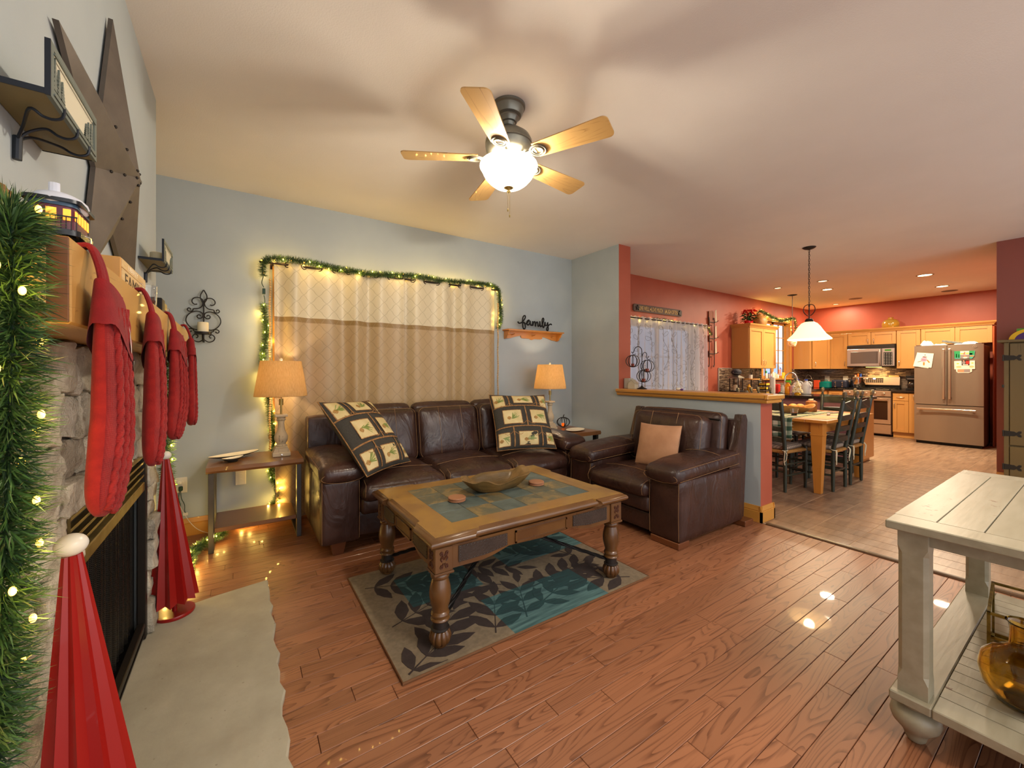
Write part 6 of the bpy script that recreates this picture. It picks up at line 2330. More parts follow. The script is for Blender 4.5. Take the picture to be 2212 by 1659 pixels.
MB().lathe([(0, -.022), (.04, -.016), (.075, -.008), (.082, -.001), (0, -.001)], (px2, py2, 2.742), 28).build('canopy', M_IRON, p2)
MB().cyl((px2, py2, 1.97), (px2, py2, 2.73), .005).lathe([(.010, 1.975), (.022, 1.965), (.026, 1.945), (.012, 1.94)], (px2, py2, 0), 16).build('rod', M_IRON, p2)
MB().lathe([(.02, 1.955), (.05, 1.93), (.072, 1.88), (.076, 1.84), (.068, 1.79), (.056, 1.758), (.052, 1.76), (.064, 1.80), (.070, 1.84), (.066, 1.88), (.046, 1.926), (.018, 1.95)], (px2, py2, 0), 28).build('glass_shade', mat('mottled_pendant_glass', 'b98548', .2, c2='e8dccb', ns=28, emit='c98a3a', es=.15), p2)

# ------------------------------------------------------------------ kitchen cabinets
M_MAP = wood('honey_maple', 'c08a4a', 'a97338', 'Z', 5, .8, .36, .1, .3, .06, .05)
M_MAPX = wood('honey_maple_rail', 'c08a4a', 'a97338', 'Y', 5, .8, .32, .25, .3, .06, .05)
M_MAPD = mat('maple_shadow_gap', '5e3512', .7)


def pull(parent, M, L=.10, name='handle'):
    """arched bar pull; local x along the bar, y outward"""
    pts = cat_rom([(-L / 2, 0, 0), (-L / 2 + .006, .020, 0), (-L * .2, .028, 0), (L * .2, .028, 0), (L / 2 - .006, .020, 0), (L / 2, 0, 0)], 4)
    MB().tube([M @ V(p) for p in pts], .005, 7, flat=.7).build(name, M_NICKEL, parent)


def shaker(parent, c, ux, w, h, name='door', rail=.058, flat=False, handle=None):
    """framed door on a face; c centre of the outer face, ux horizontal direction along the face, normal = ux rotated -90 deg"""
    ux = V(ux).normalized()
    n = V((ux.y, -ux.x, 0))
    M = Matrix(((ux.x, -n.x, 0, c[0]), (ux.y, -n.y, 0, c[1]), (0, 0, 1, c[2]), (0, 0, 0, 1)))      # local y points into the cabinet
    mb = MB()
    if flat:
        mb.box(-w / 2, w / 2, 0, .02, -h / 2, h / 2, .003, M)
        d = mb.build(name, M_MAP, parent, smooth=False)
    else:
        mb.box(-w / 2, -w / 2 + rail, 0, .02, -h / 2, h / 2, .002, M).box(w / 2 - rail, w / 2, 0, .02, -h / 2, h / 2, .002, M)
        mb.box(-w / 2 + rail, w / 2 - rail, 0, .02, h / 2 - rail, h / 2, 0, M).box(-w / 2 + rail, w / 2 - rail, 0, .02, -h / 2, -h / 2 + rail, 0, M)
        d = mb.build(name, M_MAP, parent, smooth=False)
        MB().box(-w / 2 + rail - .002, w / 2 - rail + .002, .013, .019, -h / 2 + rail - .002, h / 2 - rail + .002, 0, M).build('panel', M_MAP, d, smooth=False)
    if handle:
        hx, hz, hor = handle
        if hor:
            Mh = M @ Matrix.Translation((hx, 0, hz)) @ Matrix.Rotation(PI, 4, 'Z')
        else:
            Mh = M @ Matrix.Translation((hx, 0, hz)) @ Matrix(((0, 0, 1, 0), (0, -1, 0, 0), (1, 0, 0, 0), (0, 0, 0, 1)))
        pull(d, Mh)
    return d


def crown(parent, pts, z0, name='crown_molding'):
    """moulding along a polyline of (x, y); outward is to the right of travel"""
    prof = [(0, 0), (.012, 0), (.016, .012), (.030, .030), (.045, .048), (.048, .058), (.050, .070), (0, .070)]
    P = [V((a, b, 0)) for a, b in pts]
    vs = []
    k = len(prof)
    for i, p in enumerate(P):
        d0 = (P[i] - P[i - 1]).normalized() if i > 0 else (P[1] - P[0]).normalized()
        d1 = (P[i + 1] - P[i]).normalized() if i < len(P) - 1 else d0
        n0, n1 = V((d0.y, -d0.x, 0)), V((d1.y, -d1.x, 0))
        b = (n0 + n1).normalized()
        s = 1 / max(.3, b.dot(n0))
        vs += [tuple(p + b * (a * s) + V((0, 0, z0 + z))) for a, z in prof]
    fs = [tuple(range(k)), tuple(reversed(range((len(P) - 1) * k, len(P) * k)))]
    for i in range(len(P) - 1):
        fs += [(i * k + j, (i + 1) * k + j, (i + 1) * k + (j + 1) % k, i * k + (j + 1) % k) for j in range(k)]
    return MB().add(vs, fs).build(name, M_MAPX, parent, smooth=False)


UB, UT = 1.335, 2.095
# left wall cabinet on the red window wall
a = thing('wall_cabinet', 'two-door honey maple wall cabinet left of the kitchen window', 'cabinet', (8.28, 3.92, UB))
MB().box(7.76, 8.80, 3.77, 4.078, UB, UT, .002).build('carcass', M_MAP, a, smooth=False)
shaker(a, (8.025, 3.75, (UB + UT) / 2), (1, 0, 0), .51, UT - UB - .012, handle=(.215, -.27, False))
shaker(a, (8.542, 3.75, (UB + UT) / 2), (1, 0, 0), .51, UT - UB - .012, handle=(-.215, -.27, False))
crown(a, [(7.755, 4.078), (7.755, 3.755), (8.805, 3.755), (8.805, 4.078)], UT - .002)
# corner cabinet with a diagonal door
b = thing('wall_cabinet', 'corner honey maple wall cabinet with a diagonal door', 'cabinet', (10.9, 3.8, UB))
MB().prism([(10.42, 4.078), (10.42, 3.77), (10.445, 3.75), (10.865, 3.545), (11.198, 3.545), (11.198, 4.078)], UB, UT, 'xy').build('carcass', M_MAP, b, smooth=False)
ux = V((10.855 - 10.435, 3.54 - 3.745, 0)).normalized()
nn = V((ux.y, -ux.x, 0))
cc = (V((10.435, 3.745, 0)) + V((10.855, 3.54, 0))) / 2 + nn * .022
shaker(b, (cc.x, cc.y, (UB + UT) / 2), ux, .43, UT - UB - .012, handle=(-.165, -.27, False))
# the row on the refrigerator wall; fronts face -x, ux runs toward -y
def upper(label, y1, y0, z0, z1, doors, x=10.85, hz=-.27, loc=None):
    t = thing('wall_cabinet', label, 'cabinet', (11.0, (y0 + y1) / 2, z0))
    MB().box(x + .02, 11.198, y0 + .001, y1 - .001, z0, z1, .002).build('carcass', M_MAP, t, smooth=False)
    n = len(doors)
    w = (y1 - y0) / n
    for i, hx in enumerate(doors):
        shaker(t, (x, y1 - w * (i + .5), (z0 + z1) / 2), (0, -1, 0), w - .008, z1 - z0 - .008, handle=(hx * (w / 2 - .045), hz, False) if hx else None)
    return t


upper('narrow honey maple wall cabinet left of the microwave', 3.54, 3.225, UB, UT, (1,))
upper('short two-door honey maple cabinet above the microwave', 3.222, 2.447, 1.83, UT, (1, -1), hz=-.055)
upper('single-door honey maple wall cabinet between microwave and refrigerator', 2.444, 2.10, UB, UT, (-1,))
upper('short two-door honey maple cabinet above the refrigerator', 2.097, 1.20, 1.78, UT, (0, 0))
cr = thing('crown_trim', 'long maple crown moulding along the refrigerator wall cabinets', 'trim', (10.8, 2.4, UT))
crown(cr, [(10.415, 4.078), (10.415, 3.755), (10.845, 3.545), (10.845, 1.195), (11.19, 1.195)], UT - .002)
pn = thing('tall_panel', 'reddish wood tall panel at the right of the refrigerator', 'panel', (10.9, .96, 0))
MB().box(10.62, 11.19, 1.155, 1.175, .002, 2.05, .002).build('side_panel', mat('red_stained_wood', '9c4a1c', .35, c2='8a3d15', ns=6, stretch=(3, 3, .4)), pn, smooth=False)
dd = thing('pantry_door', 'red-brown wood panel door at the end of the kitchen', 'door', (11.15, .95, 0))
MB().box(11.165, 11.198, .77, 1.14, .002, 2.05, .003).box(11.15, 11.165, .80, .84, .05, 2.0).box(11.15, 11.165, 1.07, 1.11, .05, 2.0).box(11.15, 11.165, .84, 1.07, 1.0, 1.1).build('door_leaf', bpy.data.materials['red_stained_wood'], dd, smooth=False)
MB().ell((11.135, 1.09, .97), (.02, .022, .022), 10, 8).build('knob', M_NICKEL, dd)


def mosaic_material():
    q = NT('glass_mosaic_tile')
    tc = q.n('ShaderNodeTexCoord')
    s = q.n('ShaderNodeSeparateXYZ')
    q.link(tc.outputs['Object'], s.inputs[0])
    u = q.math('ADD', s.outputs[0], s.outputs[1])
    cb = q.n('ShaderNodeCombineXYZ')
    q.link(u, cb.inputs[0])
    q.link(s.outputs[2], cb.inputs[1])
    br = q.n('ShaderNodeTexBrick', offset=.37, offset_frequency=2, squash=.6, squash_frequency=3)
    q.set(br, Vector=cb.outputs[0], Scale=1.0, Color1=(0, 0, 0, 1), Color2=(1, 1, 1, 1), Mortar=(.5, .5, .5, 1))
    br.inputs['Mortar Size'].default_value = .0016
    br.inputs['Brick Width'].default_value = .12
    br.inputs['Row Height'].default_value = .0165
    c = q.ramp(br.outputs['Color'], [(0, '43352c'), (.25, '7a6553'), (.45, '574a42'), (.62, 'a58d72'), (.8, '6b5a4e'), (1, 'c2ab8e')])
    q.col(q.mix(br.outputs['Fac'], c, '2f2823'))
    q.set(q.b, Roughness=.18)
    q.bump(q.math('SUBTRACT', 1.0, br.outputs['Fac']), .3, .003)
    return q.m


M_MOS = mosaic_material()
bs = thing('tile_backsplash', 'brown glass mosaic strip backsplash behind the counters', 'backsplash', (9.3, 4.07, .92))
MB().box(7.30, 8.88, 4.066, 4.079, .92, UB).box(8.88, 10.32, 4.066, 4.079, .92, 1.035).box(10.32, 11.19, 4.066, 4.079, .92, UB).build('window_wall_tiles', M_MOS, bs, smooth=False)
MB().box(11.187, 11.199, 2.04, 4.066, .92, UB + .04).build('range_wall_tiles', M_MOS, bs, smooth=False)
MB().box(7.285, 7.30, 4.062, 4.079, .92, UB + .006).box(7.285, 7.76, 4.062, 4.079, UB, UB + .008).build('edge_trim', mat('pale_edge_trim', 'b8b2a6', .4), bs, smooth=False)

M_GRAN = mat('black_granite', '201c1a', .12, c2='4a4038', ns=120, nd=2, lo=.55, hi=.75)
# base cabinets
bc_ = thing('base_cabinet', 'honey maple base cabinets under the window counter', 'cabinet', (9.3, 3.8, 0))
MB().box(7.35, 11.19, 3.48, 4.078, .10, .875).box(7.40, 11.19, 3.54, 4.07, .001, .10).build('carcass', M_MAP, bc_, smooth=False)
for k in range(5):
    shaker(bc_, (7.95 + .55 * k, 3.46, .40), (1, 0, 0), .53, .58, handle=(.2, .2, False))
    shaker(bc_, (7.95 + .55 * k, 3.46, .78), (1, 0, 0), .53, .15, 'drawer', flat=True, handle=(0, 0, True))
b2 = thing('base_cabinet', 'honey maple base cabinet left of the range', 'cabinet', (10.9, 3.33, 0))
MB().box(10.57, 11.19, 3.215, 3.478, .10, .875).box(10.63, 11.19, 3.22, 3.478, .001, .10).build('carcass', M_MAP, b2, smooth=False)
shaker(b2, (10.55, 3.345, .49), (0, -1, 0), .25, .76)
b3 = thing('base_cabinet', 'narrow honey maple base cabinet between range and refrigerator', 'cabinet', (10.9, 2.24, 0))
MB().box(10.57, 11.19, 2.05, 2.435, .10, .865).box(10.60, 11.19, 2.052, 2.432, .001, .10).build('carcass', M_MAP, b3, smooth=False)
shaker(b3, (10.55, 2.317, .41), (0, -1, 0), .225, .60, handle=(-.085, .21, False))
shaker(b3, (10.55, 2.317, .785), (0, -1, 0), .225, .14, 'drawer', flat=True, handle=(0, 0, True))
shaker(b3, (10.55, 2.13, .485), (0, -1, 0), .14, .75, flat=True, handle=(0, .30, False))
ctp = thing('countertop', 'black granite countertop along the window and range walls', 'countertop', (9.5, 3.8, .875))
MB().box(7.32, 11.198, 3.44, 4.066, .876, .916, .004).build('window_run', M_GRAN, ctp, smooth=False)
MB().box(10.52, 11.186, 3.212, 3.44, .876, .916, .004).build('corner_run', M_GRAN, ctp, smooth=False)
MB().box(10.52, 11.186, 2.045, 2.437, .876, .916, .004).build('short_run', M_GRAN, ctp, smooth=False)
# peninsula
pen = thing('peninsula', 'kitchen peninsula with dusky red panel facing the dining table', 'peninsula', (7.25, 2.9, 0))
MB().box(6.96, 7.05, 1.98, 3.43, .001, .874, .002).build('dining_side_panel', mat('dusky_red_panel', '7d5152', .5, c2='86595a', ns=8), pen, smooth=False)
MB().box(7.05, 7.60, 1.98, 3.43, .10, .874).box(7.05, 7.55, 1.99, 3.43, .001, .10).build('carcass', M_MAP, pen, smooth=False)
MB().box(6.955, 7.605, 1.955, 1.979, .05, .874, .002).build('end_panel', M_MAP, pen, smooth=False)
pct = MB().box(6.88, 7.65, 1.93, 3.438, .876, .916, .005)
pct.solo('countertop', M_GRAN, 'black granite countertop on the peninsula', 'countertop', (7.26, 2.7, .876), smooth=False)

# ------------------------------------------------------------------ appliances
M_SLATEF = mat('slate_steel', '8b7a68', .38, .55, c2='94836f', ns=3, stretch=(1, 1, .2))
M_SLATED = mat('dark_slate_side', '4f3526', .5)
fg = thing('refrigerator', 'slate-finish french door refrigerator with bottom freezer drawer', 'refrigerator', (10.4, 1.63, 0))
FX0, FYa, FYb = 10.10, 1.215, 2.04
MB().box(FX0 + .075, 10.80, FYa + .01, FYb - .01, .03, 1.715, .004).build('cabinet_body', M_SLATED, fg, smooth=False)
def door_slab(y0, y1, z0, z1, name):
    n = 10
    P = [(FX0 + .07, y0), (FX0 + .07, y1)]
    for i in range(n + 1):
        t = i / n
        y = y1 + (y0 - y1) * t
        yc = (y - (FYa + FYb) / 2) / ((FYb - FYa) / 2)
        P.append((FX0 + .020 * yc * yc + (.006 if i in (0, n) else 0), y))
    return MB().prism(P, z0, z1, 'xy').build(name, M_SLATEF, fg, angle=30)
ym = (FYa + FYb) / 2
d1 = door_slab(ym + .003, FYb, .70, 1.735, 'door')
d2 = door_slab(FYa, ym - .003, .70, 1.735, 'door')
d3 = door_slab(FYa, FYb, .05, .688, 'freezer_drawer')
M_FH = mat('fridge_handle_steel', 'c3b09a', .28, .9)
for (d, y) in ((d1, ym + .036), (d2, ym - .036)):
    MB().box(FX0 - .055, FX0 - .040, y - .016, y + .016, .80, 1.665, .005).box(FX0 - .042, FX0 + .01, y - .010, y + .010, .815, .845).box(FX0 - .042, FX0 + .01, y - .010, y + .010, 1.62, 1.65).build('handle', M_FH, d, smooth=False)
MB().box(FX0 - .055, FX0 - .040, FYa + .075, FYb - .045, .600, .634, .005).box(FX0 - .042, FX0 + .012, FYa + .10, FYa + .13, .607, .627).box(FX0 - .042, FX0 + .012, FYb - .10, FYb - .07, .607, .627).build('handle', M_FH, d3, smooth=False)
MB().box(FX0 + .05, 10.75, FYa + .02, FYb - .02, .003, .05).build('kick_plate', M_BLACK, fg, smooth=False)
MB().box(FX0 + .03, FX0 + .12, FYb - .09, FYb - .02, 1.7355, 1.750, .003).box(FX0 + .03, FX0 + .12, FYa + .02, FYa + .09, 1.7355, 1.750, .003).build('hinge_cover', M_SLATED, fg, smooth=False)
MF = lambda y, z: Matrix.Translation((FX0 + .004, y, z)) @ Matrix(((0, 0, -1, 0), (-1, 0, 0, 0), (0, 1, 0, 0), (0, 0, 0, 1)))      # x to the right as seen, z off the door
bdg = MB().lathe([(.019, 0), (.023, .001), (.023, .003), (.019, .003)], n=24, M=MF(1.31, 1.69) @ Matrix.Translation((0, 0, .006)), ring=True)
bdg.tube([MF(1.31, 1.69) @ V(p) for p in cat_rom([(-.012, .003, .008), (-.004, .010, .008), (-.006, -.008, .008), (.004, .006, .008), (.004, -.010, .008), (.013, -.002, .008)], 4)], .0014, 5)
bdg.build('round_badge', M_FH, d2)


def sheet(name, label, y, z, w, h, rot, m, extras=(), cut=None, dx=0):
    """paper held on the refrigerator door"""
    t = thing(name, label, 'drawing' if 'drawing' in name or 'paper' in name else 'photo', (FX0 + .002 - dx, y, z), 0, 'papers on the refrigerator doors')
    t.matrix_world = Matrix.Translation((FX0 + .001 - dx, y, z)) @ Matrix(((0, 0, -1, 0), (-1, 0, 0, 0), (0, 1, 0, 0), (0, 0, 0, 1))) @ Matrix.Rotation(rot, 4, 'Z')
    P = cut or [(-w / 2, -h / 2), (w / 2, -h / 2), (w / 2, h / 2), (-w / 2, h / 2)]
    MB().prism(P, 0, .0012, 'xy').build('paper', m, t, smooth=False, world=False)
    for nm, poly, mm in extras:
        MB().prism(poly, .0012, .0018, 'xy').build(nm, mm, t, smooth=False, world=False)
    return t


def blob(x, y, rx, ry, n=14, s=0):
    return [(x + rx * math.cos(2 * PI * i / n) * (1 + .08 * math.sin(i * 3 + s)), y + ry * math.sin(2 * PI * i / n)) for i in range(n)]


def rect(x0, x1, y0, y1):
    return [(x0, y0), (x1, y0), (x1, y1), (x0, y1)]


PAPER = mat('drawing_paper', 'efe6d2', .8)
INK = {k: mat('crayon_' + k, c, .8) for k, c in dict(green='2f9a5c', pink='e89ab0', orange='e8792a', brown='7a4a2a', blue='2f55c8', red='d8352a', yellow='edc33a', grey='8f8784', skin='c98f6a', teal='4fae9a', dark='2c2625').items()}
sheet('paper_sheet', 'blank paper corner showing behind the face drawing', 1.925, 1.475, .20, .25, -.22, PAPER, dx=.003)
sheet('paper_drawing', 'child drawing of a pink face with orange limbs on the left door', 1.905, 1.48, .21, .25, -.12, PAPER,
      (('pink_face', blob(-.005, .01, .04, .045), INK['pink']), ('mouth', rect(-.03, .02, .0, .006), INK['dark']), ('orange_leg', [(-.01, -.04), (.012, -.04), (.016, -.095), (-.004, -.095)], INK['orange']), ('orange_arm', [(.03, .0), (.042, .01), (.078, -.035), (.062, -.045)], INK['orange']), ('black_arm', [(-.035, -.015), (-.03, -.022), (-.08, -.048), (-.084, -.042)], INK['dark']), ('orange_hair', blob(0, .055, .03, .008), INK['brown']), ('magnet', blob(.0, .09, .008, .008), INK['dark'])), dx=.0075)
sheet('paper_drawing', 'green crayon forest drawing with clipped corner on the right door', 1.425, 1.555, .235, .135, .0, INK['teal'],
      (('green_trees', rect(-.115, -.05, -.045, .065), INK['green']), ('green_right', rect(.055, .11, -.0, .065), INK['green']), ('red_trunk', rect(-.095, -.085, -.045, .02), INK['brown']), ('red_trunk', rect(-.068, -.06, -.05, .01), INK['brown']), ('blue_patch', rect(.058, .09, .0, .025), INK['blue']), ('orange_bench', rect(.06, .105, -.03, -.012), INK['orange'])),
      cut=[(-.112, -.062), (.085, -.066), (.112, -.02), (.118, .065), (-.118, .065)], dx=.003)
sheet('photo_print', 'greeting photo with yellow and red shapes pinned over the green drawing', 1.422, 1.588, .10, .06, 0, PAPER, (('yellow_left', blob(-.03, -.012, .02, .010), INK['yellow']), ('red_mid', blob(-.006, -.015, .014, .008), INK['red']), ('yellow_right', blob(.03, -.008, .02, .010), INK['yellow']), ('face', blob(0, .006, .011, .013), INK['skin'])), dx=.0075)
sheet('photo_print', 'greyish photo of a small child pinned over the green drawing', 1.420, 1.525, .10, .065, 0, INK['grey'], (('face', blob(.004, .008, .014, .017), INK['skin']), ('shirt', blob(.004, -.018, .026, .013), PAPER)), dx=.0085)
sheet('paper_drawing', 'cream drawing with two yellow flowers on the right door', 1.425, 1.385, .235, .14, .02, PAPER, (('flower', blob(-.075, .025, .016, .010), INK['yellow']), ('flower', blob(.09, .03, .014, .009), INK['yellow']), ('peach_cloud', blob(-.065, -.03, .032, .020), mat('crayon_peach', 'e9c08a', .8)), ('peach_cloud', blob(.08, -.03, .028, .018), bpy.data.materials['crayon_peach'])), dx=.003)
sheet('photo_print', 'colour photo of two people in black and red on the cream drawing', 1.412, 1.425, .088, .09, 0, INK['dark'], (('left_figure', blob(-.02, -.002, .018, .03), INK['grey']), ('right_figure', blob(.022, .004, .020, .034), INK['red']), ('left_face', blob(-.022, .03, .010, .010), INK['skin']), ('right_face', blob(.020, .034, .010, .010), INK['brown']), ('white_patch', rect(-.03, .03, -.042, -.03), PAPER)), dx=.0075)
sheet('photo_print', 'brown photo with cut corners below the cream drawing', 1.43, 1.285, .18, .062, 0, PAPER, (('brown_half', rect(-.075, 0, -.022, .03), INK['skin']), ('grey_half', rect(.0, .07, -.022, .03), INK['grey'])), cut=[(-.07, -.032), (.06, -.032), (.09, -.012), (.09, .032), (-.09, .032), (-.09, -.005)], dx=.0012)
# clutter on the refrigerator top
def crumple(x0, x1, y0, y1, z0, z1, name, label, m, seed, cat='paper'):
    mb = MB()
    def f(u, v):
        x, y = x0 + (x1 - x0) * u, y0 + (y1 - y0) * v
        e = min(1, 5 * min(u, 1 - u, v, 1 - v))
        return (x, y, z0 + .001 + (z1 - z0) * max(0, e * (.5 + .75 * noise.noise(V((u * 3 + seed, v * 3, seed))))))
    mb.grid(f, 14, 14)
    return mb.solo(name, m, label, cat, ((x0 + x1) / 2, (y0 + y1) / 2, z0), 'clutter on the refrigerator top', fix=False, angle=40)
FT = 1.7355
crumple(10.14, 10.42, 1.82, 2.03, FT, 1.84, 'paper_bag', 'crumpled cream paper at the left end of the refrigerator top', PAPER, 1)
crumple(10.14, 10.34, 1.63, 1.82, FT, 1.775, 'mail_pile', 'flat mail and papers in the middle of the refrigerator top', PAPER, 2)
MB().box(10.15, 10.40, 1.70, 1.80, FT + .0005, FT + .008, .001).solo('orange_folder', INK['orange'], 'orange folder lying on the refrigerator top', 'folder', (10.27, 1.75, FT), 'clutter on the refrigerator top', smooth=False)
Mx = Matrix.Translation((10.27, 1.58, FT + .045)) @ Matrix.Rotation(.22, 4, 'X')
MB().cbox((0, 0, 0), (.22, .24, .034), .002, M=Mx).solo('box_game', mat('grey_print_box', '5c6260', .6, c2='7a7f7a', ns=40), 'grey printed box tilted on the refrigerator top papers', 'box', (10.27, 1.58, FT), 'clutter on the refrigerator top', smooth=False)
crumple(10.14, 10.4, 1.26, 1.56, FT, 1.79, 'mail_pile', 'loose white papers at the right end of the refrigerator top', PAPER, 4)

# range
M_RSTEEL = mat('warm_range_steel', 'b39a80', .32, .7, c2='bba288', ns=3)
rgx = thing('range', 'slate gas range with a control panel on the backguard', 'range', (10.85, 2.826, 0))
RY0_, RY1_ = 2.447, 3.205
MB().box(10.56, 11.18, RY0_, RY1_, .03, .905, .003).build('body', M_SLATED, rgx, smooth=False)
MB().box(10.535, 10.56, RY0_ + .004, RY1_ - .004, .05, .235, .003).build('bottom_drawer', M_RSTEEL, rgx, smooth=False)
od = MB().box(10.52, 10.56, RY0_ + .004, RY1_ - .004, .245, .77, .004).build('oven_door', M_RSTEEL, rgx, smooth=False)
MB().box(10.5175, 10.52, RY0_ + .05, RY1_ - .05, .33, .70).build('oven_window', mat('dark_oven_glass', '2a1a14', .08), od, smooth=False)
MB().box(10.465, 10.482, RY0_ + .04, RY1_ - .04, .715, .745, .004).box(10.48, 10.522, RY0_ + .06, RY0_ + .08, .72, .74).box(10.48, 10.522, RY1_ - .08, RY1_ - .06, .72, .74).build('handle', M_FH, od, smooth=False)
fp_ = MB().box(10.515, 10.56, RY0_ + .002, RY1_ - .002, .785, .895, .004).build('knob_panel', M_RSTEEL, rgx, smooth=False)
for k in range(5):
    y = RY0_ + .11 + k * .135
    MB().lathe([(.026, 0), (.026, .010), (.020, .014), (.018, .030), (0, .032)], n=20, M=Matrix.Translation((10.515, y, .84)) @ Matrix.Rotation(-PI / 2, 4, 'Y')).box(10.478, 10.487, y - .004, y + .004, .822, .858).build('knob', M_FH, fp_)
MB().box(10.54, 11.16, RY0_ + .004, RY1_ - .004, .905, .917, .002).build('cooktop', M_BLACK, rgx, smooth=False)
gr = MB()
for k in range(3):
    y0 = RY0_ + .03 + k * .236
    for yy in (y0, y0 + .11, y0 + .22):
        gr.box(10.58, 11.05, yy - .006, yy + .006, .935, .945)
    for xx in (10.58, 10.74, 10.89, 11.05):
        gr.box(xx - .006, xx + .006, y0, y0 + .22, .935, .945)
    for xx in (10.58, 11.05):
        for yy in (y0, y0 + .22):
            gr.box(xx - .006, xx + .006, yy - .006, yy + .006, .917, .936)
gr.build('burner_grates', M_BLACK, rgx, smooth=False)
bg_ = MB().box(11.10, 11.185, RY0_, RY1_, .905, 1.0, .003).build('backguard_base', M_BLACK, rgx, smooth=False)
MB().prism([(11.075, 1.0), (11.185, 1.0), (11.185, 1.165), (11.10, 1.165)], RY0_, RY1_, 'xz').build('backguard', M_RSTEEL, rgx, smooth=False)
ctl = MB().prism([(11.0815, 1.045), (11.0835, 1.045), (11.0985, 1.145), (11.0965, 1.145)], 2.70, 2.98, 'xz').build('control_panel', mat('control_glass', '38302c', .15), rgx, smooth=False)
MB().prism([(11.091, 1.115), (11.092, 1.115), (11.0945, 1.138), (11.0935, 1.138)], 2.825, 2.865, 'xz').build('clock_display', mat('blue_display', '8fa8ff', .3, emit='9fb8ff', es=2.5), ctl, smooth=False)
kb = MB()
for i in range(8):
    for j in range(3):
        if i in (3, 4) and j == 2:
            continue
        y, zz = 2.955 - i * .033, 1.062 + j * .026
        kb.box(11.0815 + (zz - 1.045) * .15 - .001, 11.0835 + (zz - 1.045) * .15, y - .006, y + .006, zz - .003, zz + .003)
kb.build('touch_keys', mat('pale_key_print', 'b8aea4', .6), ctl, smooth=False)
# microwave
mw = thing('microwave', 'stainless over-the-range microwave under the short cabinet', 'microwave', (10.98, 2.835, 1.37))
MB().box(10.80, 11.198, 2.45, 3.22, 1.375, 1.825, .004).build('case', M_BLACK, mw, smooth=False)
M_MWS = mat('microwave_steel', 'b9aba4', .3, .7)
md_ = MB().box(10.775, 10.80, 2.655, 3.212, 1.39, 1.745, .004).build('door', M_MWS, mw, smooth=False)
MB().box(10.771, 10.7755, 2.705, 3.150, 1.445, 1.69, .003).build('door_window', mat('microwave_glass', '5b4f4a', .12), md_, smooth=False)
MB().tube(cat_rom([(10.778, 2.672, 1.405), (10.745, 2.672, 1.44), (10.738, 2.672, 1.57), (10.745, 2.672, 1.70), (10.778, 2.672, 1.735)], 5), .010, 8).build('handle', M_FH, md_)
cp = MB().box(10.775, 10.80, 2.455, 2.645, 1.39, 1.745, .003).build('control_panel', M_MWS, mw, smooth=False)
MB().box(10.772, 10.7755, 2.485, 2.62, 1.41, 1.665, .001).build('key_field', M_BLACK, cp, smooth=False)
MB().box(10.772, 10.7755, 2.505, 2.60, 1.695, 1.722, .001).build('display', mat('green_display', '10210c', .2, emit='5dd02a', es=.35), cp, smooth=False)
kb = MB()
for i in range(4):
    for j in range(8):
        y, zz = 2.605 - i * .035, 1.425 + j * .031
        kb.box(10.7705, 10.7725, y - .010, y + .008, zz - .004, zz + .005)
kb.build('keys', bpy.data.materials['pale_key_print'], cp, smooth=False)
vt = MB()
for k in range(5):
    vt.box(10.79, 10.802, 2.46, 3.21, 1.752 + k * .0145, 1.760 + k * .0145)
vt.build('vent_grille', mat('dark_steel_grille', '4a423d', .35, .6), mw, smooth=False)
MB().box(10.86, 10.98, 2.70, 2.92, 1.370, 1.376).build('hood_lamp', mat('lit_hood_lamp', 'ffd59a', .4, emit='ffb850', es=12), mw, smooth=False)
area('hood_light', (10.95, 2.81, 1.362), 6, (1, .65, .28), .25, .1)

# ------------------------------------------------------------------ counter clutter
CT = .9165
def lathe_thing(name, label, cat, prof, c, m, part='body', group=None, n=22):
    t = thing(name, label, cat, c, 0, group)
    MB().lathe(prof, c, n).build(part, m, t)
    return t


# candle lantern with a cap on it
lt = thing('candle_lantern', 'square metal candle lantern on the left of the window counter', 'lantern', (7.46, 3.84, CT))
lx, ly = 7.46, 3.84
mb = MB()
for sx in (-1, 1):
    for sy in (-1, 1):
        mb.box(lx + sx * .075 - .007, lx + sx * .075 + .007, ly + sy * .075 - .007, ly + sy * .075 + .007, CT + .015, CT + .235)
mb.box(lx - .09, lx + .09, ly - .09, ly + .09, CT + .001, CT + .015, .002)
mb.build('frame', M_IRON, lt, smooth=False)
MB().add([(lx + sx * w, ly + sy * w, CT + z) for z, w in ((.235, .10), (.25, .10), (.30, .03), (.315, .03)) for sx, sy in ((-1, -1), (1, -1), (1, 1), (-1, 1))],
         [(3, 2, 1, 0)] + [(L * 4 + i, L * 4 + (i + 1) % 4, L * 4 + 4 + (i + 1) % 4, L * 4 + 4 + i) for L in range(3) for i in range(4)] + [(12, 13, 14, 15)]).build('lid', mat('pewter_lid', '8b8577', .45, .5), lt, smooth=False)
MB().lathe([(0, 0), (.042, 0), (.042, .10), (0, .098)], (lx, ly, CT + .0155), 20).build('candle', M_CREAM, lt)
hat = thing('baseball_cap', 'dark cap resting on the candle lantern lid', 'cap', (7.46, 3.84, CT + .316))
MB().ell((7.45, 3.83, CT + .348), (.085, .085, .060), 18, 10).build('crown', mat('black_patterned_cloth', '2a2930', .8, c2='8f8c92', ns=60, lo=.62, hi=.66), hat)
MB().ell((7.37, 3.77, CT + .322), (.075, .065, .012), 16, 8).build('brim', mat('black_cloth', '26262c', .8), hat)
